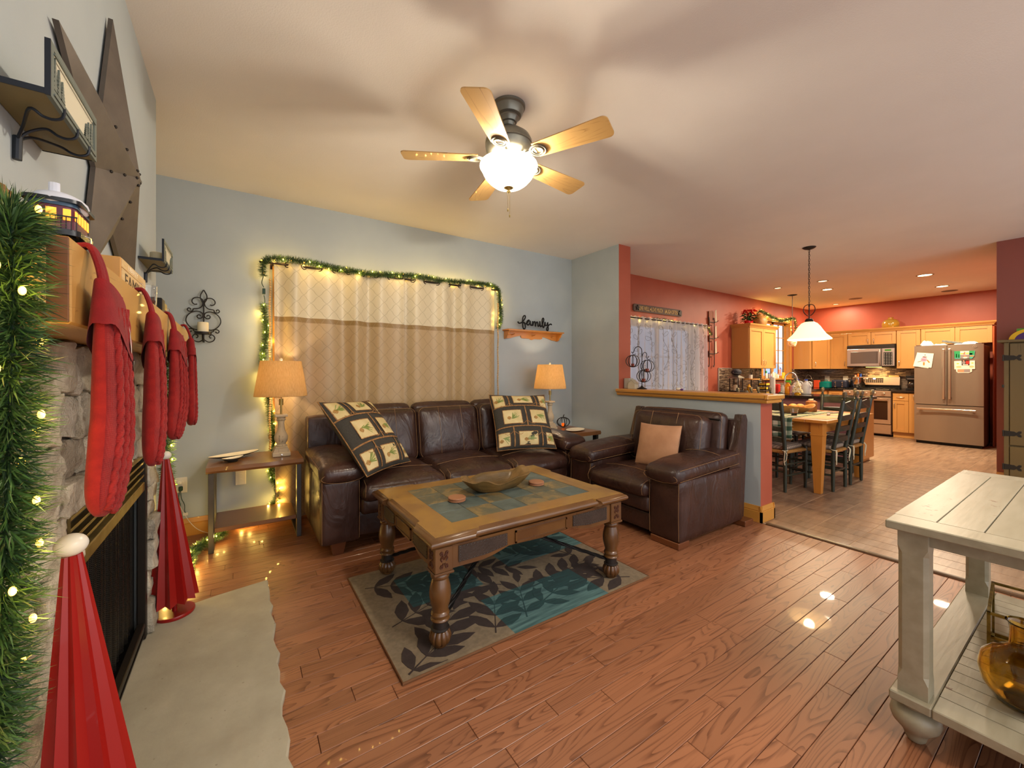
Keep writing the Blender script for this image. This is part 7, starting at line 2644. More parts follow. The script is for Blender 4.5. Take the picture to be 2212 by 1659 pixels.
# round-hoop tiered stand
tv = thing('tiered_tray', 'black hoop tiered tray stand on the window counter', 'stand', (8.05, 3.86, CT))
tx, ty_ = 8.05, 3.86
MB().cyl((tx, ty_, CT + .01), (tx, ty_, CT + .33), .009).tube([(tx + .035 * math.cos(a), ty_, CT + .365 + .035 * math.sin(a)) for a in [2 * PI * i / 18 for i in range(18)]], .006, 6, closed=True).build('post', M_IRON, tv)
for zz, r in ((.004, .12), (.205, .14)):
    MB().lathe([(0, zz), (r, zz), (r + .004, zz + .006), (r, zz + .022), (r - .004, zz + .022), (r - .006, zz + .008), (0, zz + .008)], (tx, ty_, CT), 26).build('tray', M_OAK, tv)
mug = lathe_thing('white_mug', 'white mug on the upper tray of the hoop stand', 'mug', [(0, 0), (.03, 0), (.034, .01), (.036, .085), (.033, .085), (.03, .01), (0, .008)], (tx - .075, ty_ - .02, CT + .214), M_WHITE)
lathe_thing('amber_bottle', 'amber soap bottle under the hoop stand', 'bottle', [(0, 0), (.03, 0), (.032, .01), (.032, .085), (.016, .10), (.014, .13), (0, .13)], (7.80, 3.78, CT + .0008), mat('amber_soap', 'c8912a', .2))
for (x, z_, lb) in ((7.98, .9, 'white switch plate left of the hoop stand post'), (8.83, .98, 'white double switch plate by the window')):
    MB().box(x - .05, x + .05, 4.060, 4.0655, 1.02, 1.14, .002).solo('switch_plate', M_WHITE, lb, 'switch', (x, 4.063, 1.08), 'switch plates on the backsplash', smooth=False)
wv = thing('greenery_sprig', 'sprig of greenery hanging beside the window casing', 'greenery', (8.74, 4.03, 1.1))
mb = MB()
rg2 = random.Random(4)
for k in range(160):
    zz = 1.02 + .32 * rg2.random()
    p = V((8.74 + rg2.uniform(-.03, .03), 4.03, zz))
    d = V((rg2.uniform(-1, 1), rg2.uniform(-1, .3), rg2.uniform(-1, .4))).normalized() * .035
    s = d.cross(V((0, 1, .3))).normalized() * .006
    mb.add([p, p + d * .5 + s, p + d, p + d * .5 - s], [(0, 1, 2, 3)])
o = mb.build('leaves', M_NEEDLE, wv, fix=False, smooth=False)
o['kind'] = 'stuff'
# tray rack with yellow boxes
kr = thing('pod_rack', 'black wire rack holding two rows of yellow pods', 'rack', (8.32, 3.75, CT))
mb = MB()
for zz in (.01, .085, .16):
    mb.box(8.23, 8.41, 3.68, 3.82, CT + zz, CT + zz + .012)
for x in (8.235, 8.405):
    for y in (3.685, 3.815):
        mb.box(x - .005, x + .005, y - .005, y + .005, CT + .001, CT + .19)
mb.build('rack_frame', M_BLACK, kr, smooth=False)
for zz in (.022, .097):
    for k in range(4):
        MB().cyl((8.255 + k * .043, 3.685, CT + zz + .022), (8.255 + k * .043, 3.81, CT + zz + .022), .019, n=12).build('pod', INK['yellow'], kr)
# paper towel roll, red and other boxes on the peninsula
lathe_thing('paper_towel_roll', 'white paper towel roll standing on the peninsula', 'paper towel', [(0, 0), (.040, 0), (.040, .26), (.018, .26), (.018, .275), (0, .275)], (7.38, 3.20, CT + .0008), mat('paper_towel', 'e5dfd2', .9))
MB().box(7.42, 7.50, 3.13, 3.19, CT + .0008, CT + .15, .003).solo('red_box', mat('red_cardboard', 'd6281e', .5), 'bright red box behind the faucet on the peninsula', 'box', (7.46, 3.16, CT), smooth=False)
sk = thing('faucet', 'tall arched chrome faucet on the peninsula sink', 'faucet', (7.40, 3.02, CT))
MB().lathe([(0, 0), (.028, 0), (.028, .008), (.018, .02), (.014, .05), (0, .05)], (7.40, 3.02, CT + .0008), 20).build('faucet_base', M_STEEL, sk)
MB().tube(cat_rom([(7.40, 3.02, CT + .03), (7.40, 3.02, CT + .25), (7.41, 3.005, CT + .30), (7.43, 2.96, CT + .335), (7.44, 2.91, CT + .325), (7.45, 2.875, CT + .27), (7.45, 2.868, CT + .23)], 6), .011, 10).build('spout', M_STEEL, sk)
MB().cyl((7.45, 2.868, CT + .235), (7.45, 2.866, CT + .19), .015, .012).build('spray_head', M_STEEL, sk)
MB().cyl((7.40, 3.02, CT + .06), (7.45, 3.06, CT + .085), .006).build('lever', M_STEEL, sk)
spb = thing('spray_bottle', 'orange spray cleaner bottle with green trigger on the peninsula', 'bottle', (7.36, 2.965, CT))
MB().lathe([(0, 0), (.042, 0), (.046, .01), (.046, .10), (.030, .15), (.014, .165), (.014, .18), (0, .18)], (7.36, 2.965, CT + .0008), 22).build('bottle_body', mat('orange_cleaner', 'ef9a1a', .2), spb)
MB().cbox((7.36, 2.955, CT + .198), (.03, .075, .03), .008).cbox((7.36, 2.925, CT + .178), (.012, .012, .035), .003).build('trigger', mat('lime_green_plastic', '63c02a', .4), spb)
sm = thing('cleaner_bottle', 'small white labelled bottle beside the orange cleaner', 'bottle', (7.42, 3.07, CT))
MB().lathe([(0, 0), (.026, 0), (.028, .008), (.028, .10), (.014, .12), (.014, .14), (0, .14)], (7.30, 3.015, CT + .0008), 18).build('bottle_body', M_WHITE, sm)
sm.location = (0, 0, 0)
for o in list(bpy.data.objects):
    if o.parent == sm:
        o.location = (7.42, 3.07, CT)
sm.location = (0, 0, 0)
pt_ = thing('popcorn_tree', 'small cream popcorn cone tree on a gold base on the peninsula', 'ornament', (7.20, 2.765, CT))
MB().lathe([(0, 0), (.045, 0), (.045, .012), (.03, .03), (0, .03)], (7.20, 2.765, CT + .0008), 20).build('gold_base', mat('gold_foil', 'd9a520', .3, .6), pt_)
rg3 = random.Random(6)
mb = MB()
for k in range(150):
    t = rg3.random() ** .7
    a = rg3.random() * 2 * PI
    r = .068 * t
    mb.ell((7.20 + r * math.cos(a), 2.765 + r * math.sin(a), CT + .20 - .165 * t), .010, 6, 4)
mb.ell((7.20, 2.765, CT + .205), .012, 8, 6)
mb.build('popcorn', mat('popcorn', 'efe0b5', .7), pt_)
MB().box(7.33, 7.40, 2.86, 2.93, CT + .0008, CT + .13, .004).solo('striped_cup', mat('striped_popcorn_box', 'e5e0e8', .5, c2='c8352f', ns=30, stretch=(1, 3, .05), lo=.48, hi=.52), 'red and white striped box beside the popcorn tree', 'box', (7.36, 2.89, CT), smooth=False)
for (x, y, lb) in ((7.50, 2.885, 'clear plastic gallon jug behind the striped box'), (7.46, 2.745, 'clear plastic gallon jug right of the popcorn tree')):
    j = thing('gallon_jug', lb, 'jug', (x, y, CT), 0, 'gallon jugs on the peninsula')
    MB().lathe([(0, 0), (.060, 0), (.066, .008), (.066, .12), (.050, .165), (.024, .19), (.02, .20), (.02, .215), (0, .215)], (x, y, CT + .0008), 24).build('jug_body', mat('milky_plastic', 'd5d3d0', .25) if 'milky_plastic' not in bpy.data.materials else bpy.data.materials['milky_plastic'], j)
    MB().lathe([(0, .215), (.022, .215), (.022, .232), (0, .232)], (x, y, CT + .0008), 16).build('cap', INK['blue'], j)
    MB().tube(cat_rom([(x, y - .03, CT + .195), (x, y - .068, CT + .185), (x, y - .078, CT + .14), (x, y - .064, CT + .11)], 4), .009, 7).build('jug_handle', bpy.data.materials['milky_plastic'], j)
# things along the range wall
wb = thing('wire_basket', 'wire fruit basket in the counter corner', 'basket', (10.72, 3.92, CT))
for zz, r in ((.01, .06), (.06, .09), (.12, .105), (.20, .06)):
    MB().tube([(10.72 + r * math.cos(a), 3.90 + r * math.sin(a), CT + zz) for a in [2 * PI * i / 20 for i in range(20)]], .004, 6, closed=True).build('wire_ring', M_STEEL, wb)
MB().tube(cat_rom([(10.72, 3.84, CT + .195), (10.72, 3.86, CT + .26), (10.72, 3.92, CT + .285), (10.72, 3.96, CT + .20)], 5), .004, 6).build('basket_handle', M_STEEL, wb)
for k in range(6):
    a = k * PI / 3
    MB().tube(cat_rom([(10.72 + r * math.cos(a), 3.90 + r * math.sin(a), CT + zz) for zz, r in ((.008, .06), (.06, .09), (.12, .105), (.20, .06))], 4), .003, 5).build('wire_stay', M_STEEL, wb)
MB().box(10.72, 10.80, 3.70, 3.80, CT + .0008, CT + .17, .003).solo('cereal_box', mat('orange_red_cardboard', 'd84a22', .5), 'orange-red box in the counter corner beside the teal pot', 'box', (10.76, 3.75, CT), smooth=False)
tp_ = thing('teal_pot', 'teal dutch oven with lid on the range wall counter', 'pot', (10.82, 3.60, CT))
TM = Matrix.Translation((10.82, 3.60, CT + .0008)) @ Matrix.Diagonal((.75, 1, 1, 1))
MB().lathe([(0, 0), (.125, 0), (.143, .015), (.148, .115), (.142, .115), (.135, .02), (0, .012)], n=32, M=TM).build('pot_body', mat('teal_enamel', '0f7a70', .2), tp_)
MB().lathe([(.148, .116), (.15, .122), (.10, .138), (.02, .146), (0, .147)], n=32, M=TM).build('lid', bpy.data.materials['teal_enamel'], tp_)
MB().tube(cat_rom([(10.82, 3.575, CT + .145), (10.82, 3.58, CT + .172), (10.82, 3.62, CT + .172), (10.82, 3.625, CT + .145)], 4), .006, 7).build('lid_handle', bpy.data.materials['teal_enamel'], tp_)
for s in (-1, 1):
    MB().cbox((10.82, 3.60 + s * .155, CT + .10), (.06, .03, .012), .004).build('side_handle', bpy.data.materials['teal_enamel'], tp_)
ts = thing('toaster', 'dark navy four-slice toaster on the range wall counter', 'toaster', (10.80, 3.32, CT))
MB().rbox((10.80, 3.32, CT + .097), (.26, .27, .165), .02, 6).build('toaster_body', mat('navy_metal', '2d3140', .3, .3), ts)
for y in (3.26, 3.38):
    MB().box(10.664, 10.672, y - .006, y + .006, CT + .07, CT + .15).cbox((10.655, y, CT + .13), (.02, .03, .012), .003).build('lever', M_NICKEL, ts, smooth=False)
    MB().cyl((10.672, y, CT + .045), (10.655, y, CT + .045), .016, n=16).build('dial', M_NICKEL, ts)
for dx in (-.07, .07):
    for dy in (-.1, .1):
        MB().cyl((10.80 + dx, 3.32 + dy, CT + .0005), (10.80 + dx, 3.32 + dy, CT + .017), .012).build('foot', M_BLACK, ts)
sp_ = thing('stock_pot', 'tall stainless stock pot on the left rear burner', 'pot', (10.84, 3.05, .946))
MB().lathe([(0, 0), (.118, 0), (.122, .006), (.122, .20), (.126, .205), (.120, .206), (.116, .008), (0, .006)], (10.84, 3.05, .946), 36).build('pot_body', mat('mirror_steel', 'cfc4b8', .12, 1), sp_)
for s in (-1, 1):
    MB().tube(cat_rom([(10.84, 3.05 + s * .12, 1.12), (10.80, 3.05 + s * .155, 1.13), (10.84, 3.05 + s * .165, 1.14), (10.88, 3.05 + s * .155, 1.13), (10.84, 3.05 + s * .12, 1.12)], 4), .005, 7).build('pot_handle', M_STEEL, sp_)
for (y, h, m, lb, capm) in ((3.175, .045, M_WHITE, 'short red-capped spice jar on the backguard', INK['red']), (3.13, .085, INK['orange'], 'tall orange spice jar with dark cap on the backguard', M_BLACK), (3.085, .08, INK['blue'], 'blue spice canister on the backguard', INK['dark']), (3.03, .06, M_CLEAR, 'clear glass shaker on the backguard next to the blue canister', M_STEEL), (2.985, .062, M_CLEAR, 'clear glass shaker on the backguard farther right', M_STEEL)):
    t = thing('spice_jar', lb, 'jar', (11.145, y, 1.166), 0, 'spice jars on the range backguard')
    MB().lathe([(0, 0), (.018, 0), (.019, .004), (.019, h * .78), (.016, h * .8), (0, h * .8)], (11.145, y, 1.166), 16).build('jar_body', m, t)
    MB().lathe([(0, h * .8), (.017, h * .8), (.017, h), (0, h)], (11.145, y, 1.166), 16).build('lid', capm, t)
MB().box(11.11, 11.175, 2.46, 2.62, 1.166, 1.20, .004).solo('butter_dish', mat('tan_ceramic', 'd8b074', .4), 'low tan dish at the right end of the backguard', 'dish', (11.14, 2.54, 1.166), smooth=False)
cm = thing('coffee_maker', 'black drip coffee maker beside the refrigerator', 'coffee maker', (10.86, 2.20, CT))
MB().box(10.76, 10.96, 2.11, 2.29, CT + .0008, CT + .035, .006).box(10.88, 10.96, 2.11, 2.29, CT + .035, CT + .27, .006).box(10.76, 10.96, 2.11, 2.29, CT + .19, CT + .285, .010).build('machine_body', mat('black_plastic', '1e1c1c', .25), cm, smooth=False)
MB().lathe([(0, 0), (.055, 0), (.066, .03), (.062, .09), (.045, .12), (.04, .125), (0, .125)], (10.815, 2.20, CT + .036), 22).build('carafe', mat('dark_coffee_glass', '2b201a', .05), cm)
MB().box(10.757, 10.761, 2.13, 2.27, CT + .215, CT + .225).build('steel_band', M_STEEL, cm, smooth=False)
# range-wall outlets
for (y, lb) in ((3.70, 'white outlet plate on the range wall behind the teal pot'), (3.36, 'white outlet plate on the range wall above the toaster')):
    MB().box(11.1785, 11.1868, y - .045, y + .045, 1.06, 1.18, .002).solo('outlet_plate', M_WHITE, lb, 'outlet', (11.183, y, 1.12), 'outlet plates on the range wall', smooth=False)
# window sill clutter
fl_ = thing('small_flag', 'small striped flag standing on the kitchen window sill', 'flag', (9.66, 4.04, 1.135))
MB().cyl((9.70, 4.05, 1.135), (9.72, 4.05, 1.37), .004).build('stick', M_OAK, fl_)
for k in range(5):
    Pf = [(9.70 - .018 * (k + 1), 1.33 - .004 * k), (9.70 - .018 * k, 1.335 - .004 * k), (9.69 - .018 * k, 1.20), (9.69 - .018 * (k + 1), 1.20)]
    MB().prism(Pf, 4.044, 4.047, 'xz').build('stripe', INK['red'] if k % 2 == 0 else M_WHITE, fl_, smooth=False)
MB().prism([(9.70, 1.365), (9.715, 1.34), (9.685, 1.335), (9.68, 1.355)], 4.043, 4.048, 'xz').build('canton', INK['blue'], fl_, smooth=False)
SILL = [(9.05, .055, .16, M_WHITE, 'white bottle with green cap on the sill left end', INK['green'], .11), (9.17, .05, .12, INK['grey'], 'grey bottle on the sill next to the white bottle', INK['blue'], .10), (9.27, .04, .10, mat('violet_plastic', '7a4fb0', .4), 'violet tub on the sill', M_WHITE, .05), (9.36, .06, .15, PAPER, 'cream jar on the sill centre', PAPER, .13), (9.46, .05, .13, mat('beige_jar', 'd8c7a4', .5), 'beige jar on the sill right of centre', M_WHITE, .11), (9.56, .05, .10, M_WHITE, 'short white jar near the small flag', M_WHITE, .08)]
for (x, w, h, m, lb, cmh, hb) in SILL:
    t = thing('sill_bottle', lb, 'bottle', (x, 4.045, 1.132), 0, 'bottles on the kitchen window sill')
    MB().lathe([(0, 0), (w * .5, 0), (w * .52, .006), (w * .52, hb * .8), (w * .3, hb), (0, hb)], (x, 4.045, 1.1325), 16).build('bottle_body', m, t)
    MB().lathe([(0, hb), (w * .28, hb), (w * .28, h), (0, h)], (x, 4.045, 1.1325), 14).build('cap', cmh, t)
MB().box(9.78, 9.90, 4.04, 4.06, 1.1325, 1.26, .002).solo('yellow_card', INK['yellow'], 'yellow card box at the right end of the kitchen sill', 'box', (9.84, 4.05, 1.1325), smooth=False)

# ------------------------------------------------------------------ above the cabinets
pz = UT + .0005
pn_ = thing('poinsettia', 'red poinsettia in a foil-wrapped red pot on the left wall cabinet', 'plant', (7.95, 3.86, pz))
MB().lathe([(0, 0), (.056, 0), (.06, .01), (.075, .13), (.080, .135), (.078, .14), (.068, .13), (.05, .02), (0, .02)], (7.95, 3.86, pz), 26, ribs=lambda a, z: 1 + .02 * math.sin(a * 16)).build('foil_pot', mat('red_foil', 'c8121c', .25, .3), pn_)
def petals(n, r0, r1, z0, z1, l, w, m, name, seed):
    rg = random.Random(seed)
    mb = MB()
    for k in range(n):
        a = rg.random() * 2 * PI
        r = rg.uniform(r0, r1)
        c = V((7.95 + r * math.cos(a), 3.86 + r * math.sin(a), pz + rg.uniform(z0, z1)))
        d = V((math.cos(a), math.sin(a), rg.uniform(-.5, .2))).normalized() * l * rg.uniform(.7, 1.1)
        s = d.cross(V((0, 0, 1))).normalized() * w
        mb.add([c, c + d * .35 + s + V((0, 0, .006)), c + d * .7 + s * .7, c + d + V((0, 0, -.012)), c + d * .7 - s * .7, c + d * .35 - s + V((0, 0, .006)), c + d * .5 - V((0, 0, .004))], [(0, 1, 6, 5), (1, 2, 6), (2, 3, 6), (3, 4, 6), (4, 5, 6)])
    o = mb.build(name, m, pn_, fix=False, smooth=False)
    o['kind'] = 'stuff'
petals(90, .0, .10, .12, .28, .085, .022, mat('poinsettia_leaf', '2f5a2a', .5, c2='1f4420', ns=20), 'green_leaves', 2)
petals(70, .0, .10, .27, .36, .075, .022, mat('poinsettia_bract', 'c8101a', .5, c2='e02a24', ns=20), 'red_bracts', 3)
v1 = thing('clay_vase', 'carved tan clay vase on the left wall cabinet', 'vase', (8.42, 3.88, pz))
MB().lathe([(0, 0), (.075, 0), (.085, .01), (.115, .08), (.128, .15), (.122, .20), (.090, .245), (.055, .262), (.050, .27), (.052, .295), (.058, .30), (.048, .30), (.044, .27), (0, .26)], (8.42, 3.88, pz), 36).build('vase_body', mat('tan_clay', 'a8753a', .55, c2='8a5b28', ns=7, bump=.4, bs=26), v1)
v2 = thing('glazed_jug', 'mottled amber glazed squat jug on the microwave cabinet', 'jug', (10.98, 2.56, pz))
MB().lathe([(0, 0), (.085, 0), (.10, .012), (.132, .09), (.138, .15), (.122, .20), (.085, .235), (.045, .245), (.040, .25), (.040, .275), (.046, .28), (.036, .28), (0, .26)], (10.98, 2.56, pz), 36).build('jug_body', mat('amber_mottled_glaze', 'a87a22', .2, c2='6d6a3a', ns=5, coat=.4), v2)

# ------------------------------------------------------------------ patio door drapery, sign, ladder decoration
def lace_material():
    q = NT('embroidered_sheer')
    m = 0.0
    c = 'efeef2'
    d = q.n('ShaderNodeBsdfDiffuse')
    tr = q.n('ShaderNodeBsdfTranslucent')
    tp = q.n('ShaderNodeBsdfTransparent')
    d.inputs[0].default_value = lin(c)
    tr.inputs[0].default_value = lin(c)
    m1 = q.n('ShaderNodeMixShader')
    m1.inputs[0].default_value = .5
    q.link(d.outputs[0], m1.inputs[1])
    q.link(tr.outputs[0], m1.inputs[2])
    m2 = q.n('ShaderNodeMixShader')
    m2.inputs[0].default_value = .16
    q.link(m1.outputs[0], m2.inputs[1])
    q.link(tp.outputs[0], m2.inputs[2])
    q.link(m2.outputs[0], q.out.inputs['Surface'])
    return q.m


M_LACE = lace_material()
for (xa, xb, lb, sd) in ((4.55, 5.70, 'left half of the sheer embroidered patio curtain', 1), (5.70, 6.78, 'right half of the sheer embroidered patio curtain', 4)):
    t = thing('sheer_curtain', lb, 'curtain', ((xa + xb) / 2, 4.0, 2.08), 0, 'sheer curtains at the patio door')
    def sheer(u, w, out=0):
        am = (.012 + .020 * min(1, w * 3)) * (1 + .35 * math.sin(u * 13 + sd))
        th = u * 2 * PI * 8 + 1.3 * math.sin(u * 5 + sd) + sd
        return (xa + (xb - xa) * u + .010 * math.sin(th * .5) * w, 3.995 + am * math.sin(th) - out, 2.10 + .006 * math.sin(th * 2) - 2.05 * w)
    MB().grid(sheer, 130, 20).build('sheer_panel', M_LACE, t, angle=180, fix=False)
    em = MB()
    H = 2.05
    for k in range(4):
        uc = .14 + .25 * k
        def on(du, z):
            return sheer(max(.01, min(.99, uc + du)), z / H, .003)
        vine = [(.065 * math.sin(z * 5.2 + k * 1.3 + sd), z) for z in [.12 + .03 * i for i in range(38)]]
        em.tube([on(a, z) for a, z in vine], .0024, 5)
        for i in range(2, 36, 3):
            a, z = vine[i]
            for sgn in (1, -1):
                if (i // 3 + (sgn > 0)) % 2:
                    continue
                lp = []
                for j in range(13):
                    f = 2 * PI * j / 12
                    r = .030 * (1 - math.cos(f))
                    lp.append(on(a + sgn * (.012 + r * .95), z - .02 + .030 * math.sin(f) * (1 - .3 * math.cos(f)) - r * .7))
                em.tube(lp, .0021, 5)
                cl = [on(a + sgn * (.006 + .018 * math.cos(q) * (1 - q / 8)), z + .045 + .022 * math.sin(q) * (1 - q / 8)) for q in [.5 * j for j in range(12)]]
                em.tube(cl, .0019, 5)
    em.build('embroidery', mat('grey_embroidery', '8d877f', .8) if 'grey_embroidery' not in bpy.data.materials else bpy.data.materials['grey_embroidery'], t)
rd = MB().cyl((4.5, 3.995, 2.075), (6.82, 3.995, 2.075), .010)
rd.solo('curtain_rod', M_IRON, 'thin dark rod carrying the sheer patio curtains', 'curtain rod', (5.66, 3.995, 2.075))
gk = garland('pine_garland', 'lit pine garland behind the top of the sheer curtains', [(4.55, 4.045, 2.04), (4.9, 4.045, 2.055), (5.3, 4.045, 2.085), (5.7, 4.05, 2.10), (6.2, 4.045, 2.07), (6.72, 4.02, 2.05), (6.80, 3.98, 2.03), (6.88, 3.99, 1.97), (6.95, 4.0, 1.92)], .032, 1200, .04, .0014, 20, 31, GL, .10)
garland('pine_garland', 'lit pine garland over the kitchen window and down its right side', [(8.62, 4.02, 2.44), (8.72, 4.0, 2.50), (8.95, 4.0, 2.46), (9.3, 4.0, 2.40), (9.6, 4.0, 2.37), (9.95, 4.0, 2.42), (10.22, 4.0, 2.46), (10.30, 4.0, 2.40), (10.33, 4.0, 2.2), (10.36, 4.0, 2.02)], .045, 1300, .05, .0018, 26, 32, GL, .22)

sgn = thing('plank_sign', 'dark plank sign lettered live well love much laugh often', 'sign', (5.54, 4.06, 2.24))
z0, z1 = 2.188, 2.302
P = [(4.93, z0 + .018), (4.965, z0), (6.115, z0), (6.15, z0 + .018), (6.15, z1 - .018), (6.115, z1), (4.965, z1), (4.93, z1 - .018)]
MB().prism(P, 4.058, 4.078, 'xz').build('plank', wood('dark_walnut_plank', '5a463c', '43332b', 'X', 10, .8, .6, 0, .35, .1), sgn, smooth=False)
vs, fs = text_mesh('LIVE WELL   LOVE MUCH   LAUGH OFTEN', .092, .0015, .62)
wmax = max(v[0] for v in vs)
k_ = .485 / wmax
MB().add([(v[0] * k_, v[1], v[2]) for v in vs], fs, Matrix.Translation((5.545, 4.056, 2.242)) @ Matrix.Rotation(PI / 2, 4, 'X')).build('lettering', mat('cream_letter_paint', 'd9b978', .6), sgn, smooth=False)
def star2(cx, cz, r):
    return [(cx + (r if i % 2 == 0 else r * .42) * math.sin(PI * i / 5), cz + (r if i % 2 == 0 else r * .42) * math.cos(PI * i / 5)) for i in range(10)]
for x in (5.325, 5.715):
    MB().prism(star2(x, 2.243, .021), 4.053, 4.058, 'xz').build('painted_star', bpy.data.materials['cream_letter_paint'], sgn, smooth=False)
for x in (5.015, 6.075):
    MB().prism(star2(x, 2.243, .045), 4.045, 4.058, 'xz').build('black_star', M_BLACK, sgn, smooth=False)

lad = thing('metal_ladder_decor', 'black iron ladder wall decoration with three slips of card', 'wall decor', (7.03, 4.06, 1.75))
mb = MB()
for x in (6.955, 7.115):
    mb.tube([(x, 4.05, 1.38), (x, 4.05, 2.22)], .007, 7)
    mb.tube([(x + .016 * math.cos(a) - .016, 4.05, 2.225 + .016 * math.sin(a)) for a in [PI * 1.6 * i / 10 for i in range(11)]], .006, 6)
    mb.tube([(x + .016 * math.cos(a) - .016, 4.05, 1.375 - .016 * math.sin(a)) for a in [PI * 1.6 * i / 10 for i in range(11)]], .006, 6)
mb.build('side_rails', M_IRON, lad)
for z_ in (2.16, 1.87, 1.595):
    MB().tube([(6.95, 4.05, z_), (7.12, 4.05, z_), (7.155, 4.035, z_ + .012)], .006, 7).tube([(7.10, 4.03, z_), (7.12, 4.00, z_ + .01), (7.15, 3.99, z_ + .03)], .005, 6).build('rung', M_IRON, lad)
    MB().box(6.925 + .03, 7.10, 4.056, 4.062, z_ - .05, z_ + .20 if z_ > 2 else z_ + .06).build('back_card', mat('rust_card', '8c4a2c', .6) if 'rust_card' not in bpy.data.materials else bpy.data.materials['rust_card'], lad, smooth=False)
    MB().prism([(7.115, z_ - .01), (7.165, z_ + .01), (7.15, z_ + .235), (7.115, z_ + .215)], 4.030, 4.036, 'xz').build('pale_slip', mat('pale_slip', 'c9bfa5', .7) if 'pale_slip' not in bpy.data.materials else bpy.data.materials['pale_slip'], lad, smooth=False)

# ------------------------------------------------------------------ dining table, chairs and what lies on the table
M_PINE = wood('golden_pine', 'b5752e', '8f5520', 'X', 8, .8, .35, .2, .3, .1)
M_PINEZ = wood('golden_pine_leg', 'b5752e', '8f5520', 'Z', 8, .8, .35, .2, .3, .1)
TX0, TX1, TY0, TY1, TZ = 4.90, 6.30, 1.62, 2.60, .77
dt = thing('dining_table', 'golden pine dining table with square tapered legs', 'table', ((TX0 + TX1) / 2, (TY0 + TY1) / 2, 0))
for i in range(5):
    w = (TY1 - TY0) / 5
    MB().box(TX0, TX1, TY0 + w * i + .0008, TY0 + w * (i + 1) - .0008, TZ - .03, TZ, .003).build('top_board', M_PINE, dt, smooth=False)
MB().box(TX0 + .09, TX1 - .09, TY0 + .09, TY0 + .112, TZ - .14, TZ - .031).box(TX0 + .09, TX1 - .09, TY1 - .112, TY1 - .09, TZ - .14, TZ - .031).box(TX0 + .09, TX0 + .112, TY0 + .112, TY1 - .112, TZ - .14, TZ - .031).box(TX1 - .112, TX1 - .09, TY0 + .112, TY1 - .112, TZ - .14, TZ - .031).build('apron', M_PINE, dt, smooth=False)
for x in (TX0 + .115, TX1 - .115):
    for y in (TY0 + .115, TY1 - .115):
        vs = []
        for z_, w in ((.001, .030), (TZ - .17, .052), (TZ - .165, .056), (TZ - .155, .056), (TZ - .15, .052), (TZ - .031, .052)):
            vs += [(x + a * w, y + b * w, z_) for a, b in ((-1, -1), (1, -1), (1, 1), (-1, 1))]
        MB().add(vs, [(3, 2, 1, 0)] + [(L * 4 + i, L * 4 + (i + 1) % 4, L * 4 + 4 + (i + 1) % 4, L * 4 + 4 + i) for L in range(5) for i in range(4)] + [(20, 21, 22, 23)]).build('leg', M_PINEZ, dt, smooth=False)


def plaid_material(name, a, b, c, k):
    q = NT(name)
    s = q.n('ShaderNodeSeparateXYZ')
    q.link(q.vec(), s.inputs[0])
    yy = s.outputs[1]
    xx = q.math('SUBTRACT', s.outputs[0], s.outputs[2])
    f1 = q.math('GREATER_THAN', q.math('FRACT', q.math('MULTIPLY', xx, k)), .5)
    f2 = q.math('GREATER_THAN', q.math('FRACT', q.math('MULTIPLY', yy, k)), .5)
    sm = q.math('MULTIPLY', q.math('ADD', f1, f2), .5)
    q.col(q.ramp(sm, [(.2, a), (.5, b), (.9, c)]))
    q.b.inputs['Roughness'].default_value = .9
    for n in q.t.nodes:
        if n.type == 'VALTORGB':
            n.color_ramp.interpolation = 'CONSTANT'
    q.bump(q.noise(q.vec(), 500, 2), .3, .002)
    return q.m


rn = thing('table_runner', 'green and cream plaid runner hanging over the near table end', 'table runner', (5.2, 2.25, TZ))
def rf(u, v):
    y = 1.93 + .62 * v
    s = u * 1.35
    if s < .22:
        zz = TZ + .004 - (.22 - s)
        return (TX0 - .006 - .010 * math.sin(v * 22) * (.22 - s) / .22 - .004, y, zz)
    return (TX0 - .006 + (s - .22), y, TZ + .0035)
rm = MB().grid(rf, 40, 24)
ro = rm.build('cloth', plaid_material('green_plaid', 'cfc6ae', '7f8a73', '2f4a38', 11), rn, fix=False, angle=60)
md = ro.modifiers.new('thick', 'SOLIDIFY')
md.thickness = .002
md.offset = 1
fr_ = MB()
for i in range(60):
    y = 1.93 + .62 * i / 59
    p = V(rf(0, i / 59))
    fr_.add([p, p + V((0, .006, 0)), p + V((-.004, .004, -.022))], [(0, 1, 2)])
for i in range(40):
    p = V(rf(i / 39, 0))
    fr_.add([p, p + V((.0, 0, .006)) if i < 7 else p + V((.006, 0, 0)), p + V((0, -.020, -.0015))], [(0, 1, 2)])
o = fr_.build('fringe', mat('cream_fringe', 'cfc3a4', .9), rn, fix=False, smooth=False)
o['kind'] = 'stuff'
def place_mat(x0, x1, y0, y1, lb):
    t = thing('place_mat', lb, 'place mat', ((x0 + x1) / 2, (y0 + y1) / 2, TZ), 0, 'beige place mats on the dining table')
    MB().box(x0, x1, y0, y1, TZ + .0006, TZ + .0032, .001).build('woven_mat', mat('oatmeal_weave', 'c9b48f', .9, c2='b59e78', ns=120, bump=.3, bs=400) if 'oatmeal_weave' not in bpy.data.materials else bpy.data.materials['oatmeal_weave'], t, smooth=False)
    f = MB()
    for i in range(26):
        y = y0 + (y1 - y0) * i / 25
        f.add([(x0, y - .004, TZ + .002), (x0, y + .004, TZ + .002), (x0 - .02, y, TZ + .0012)], [(0, 1, 2)])
    f.build('fringe', bpy.data.materials['cream_fringe'], t, fix=False, smooth=False)
place_mat(5.02, 5.42, 1.66, 1.92, 'fringed beige place mat at the near table corner')
place_mat(5.62, 6.05, 1.66, 1.92, 'beige place mat at the far right of the dining table')
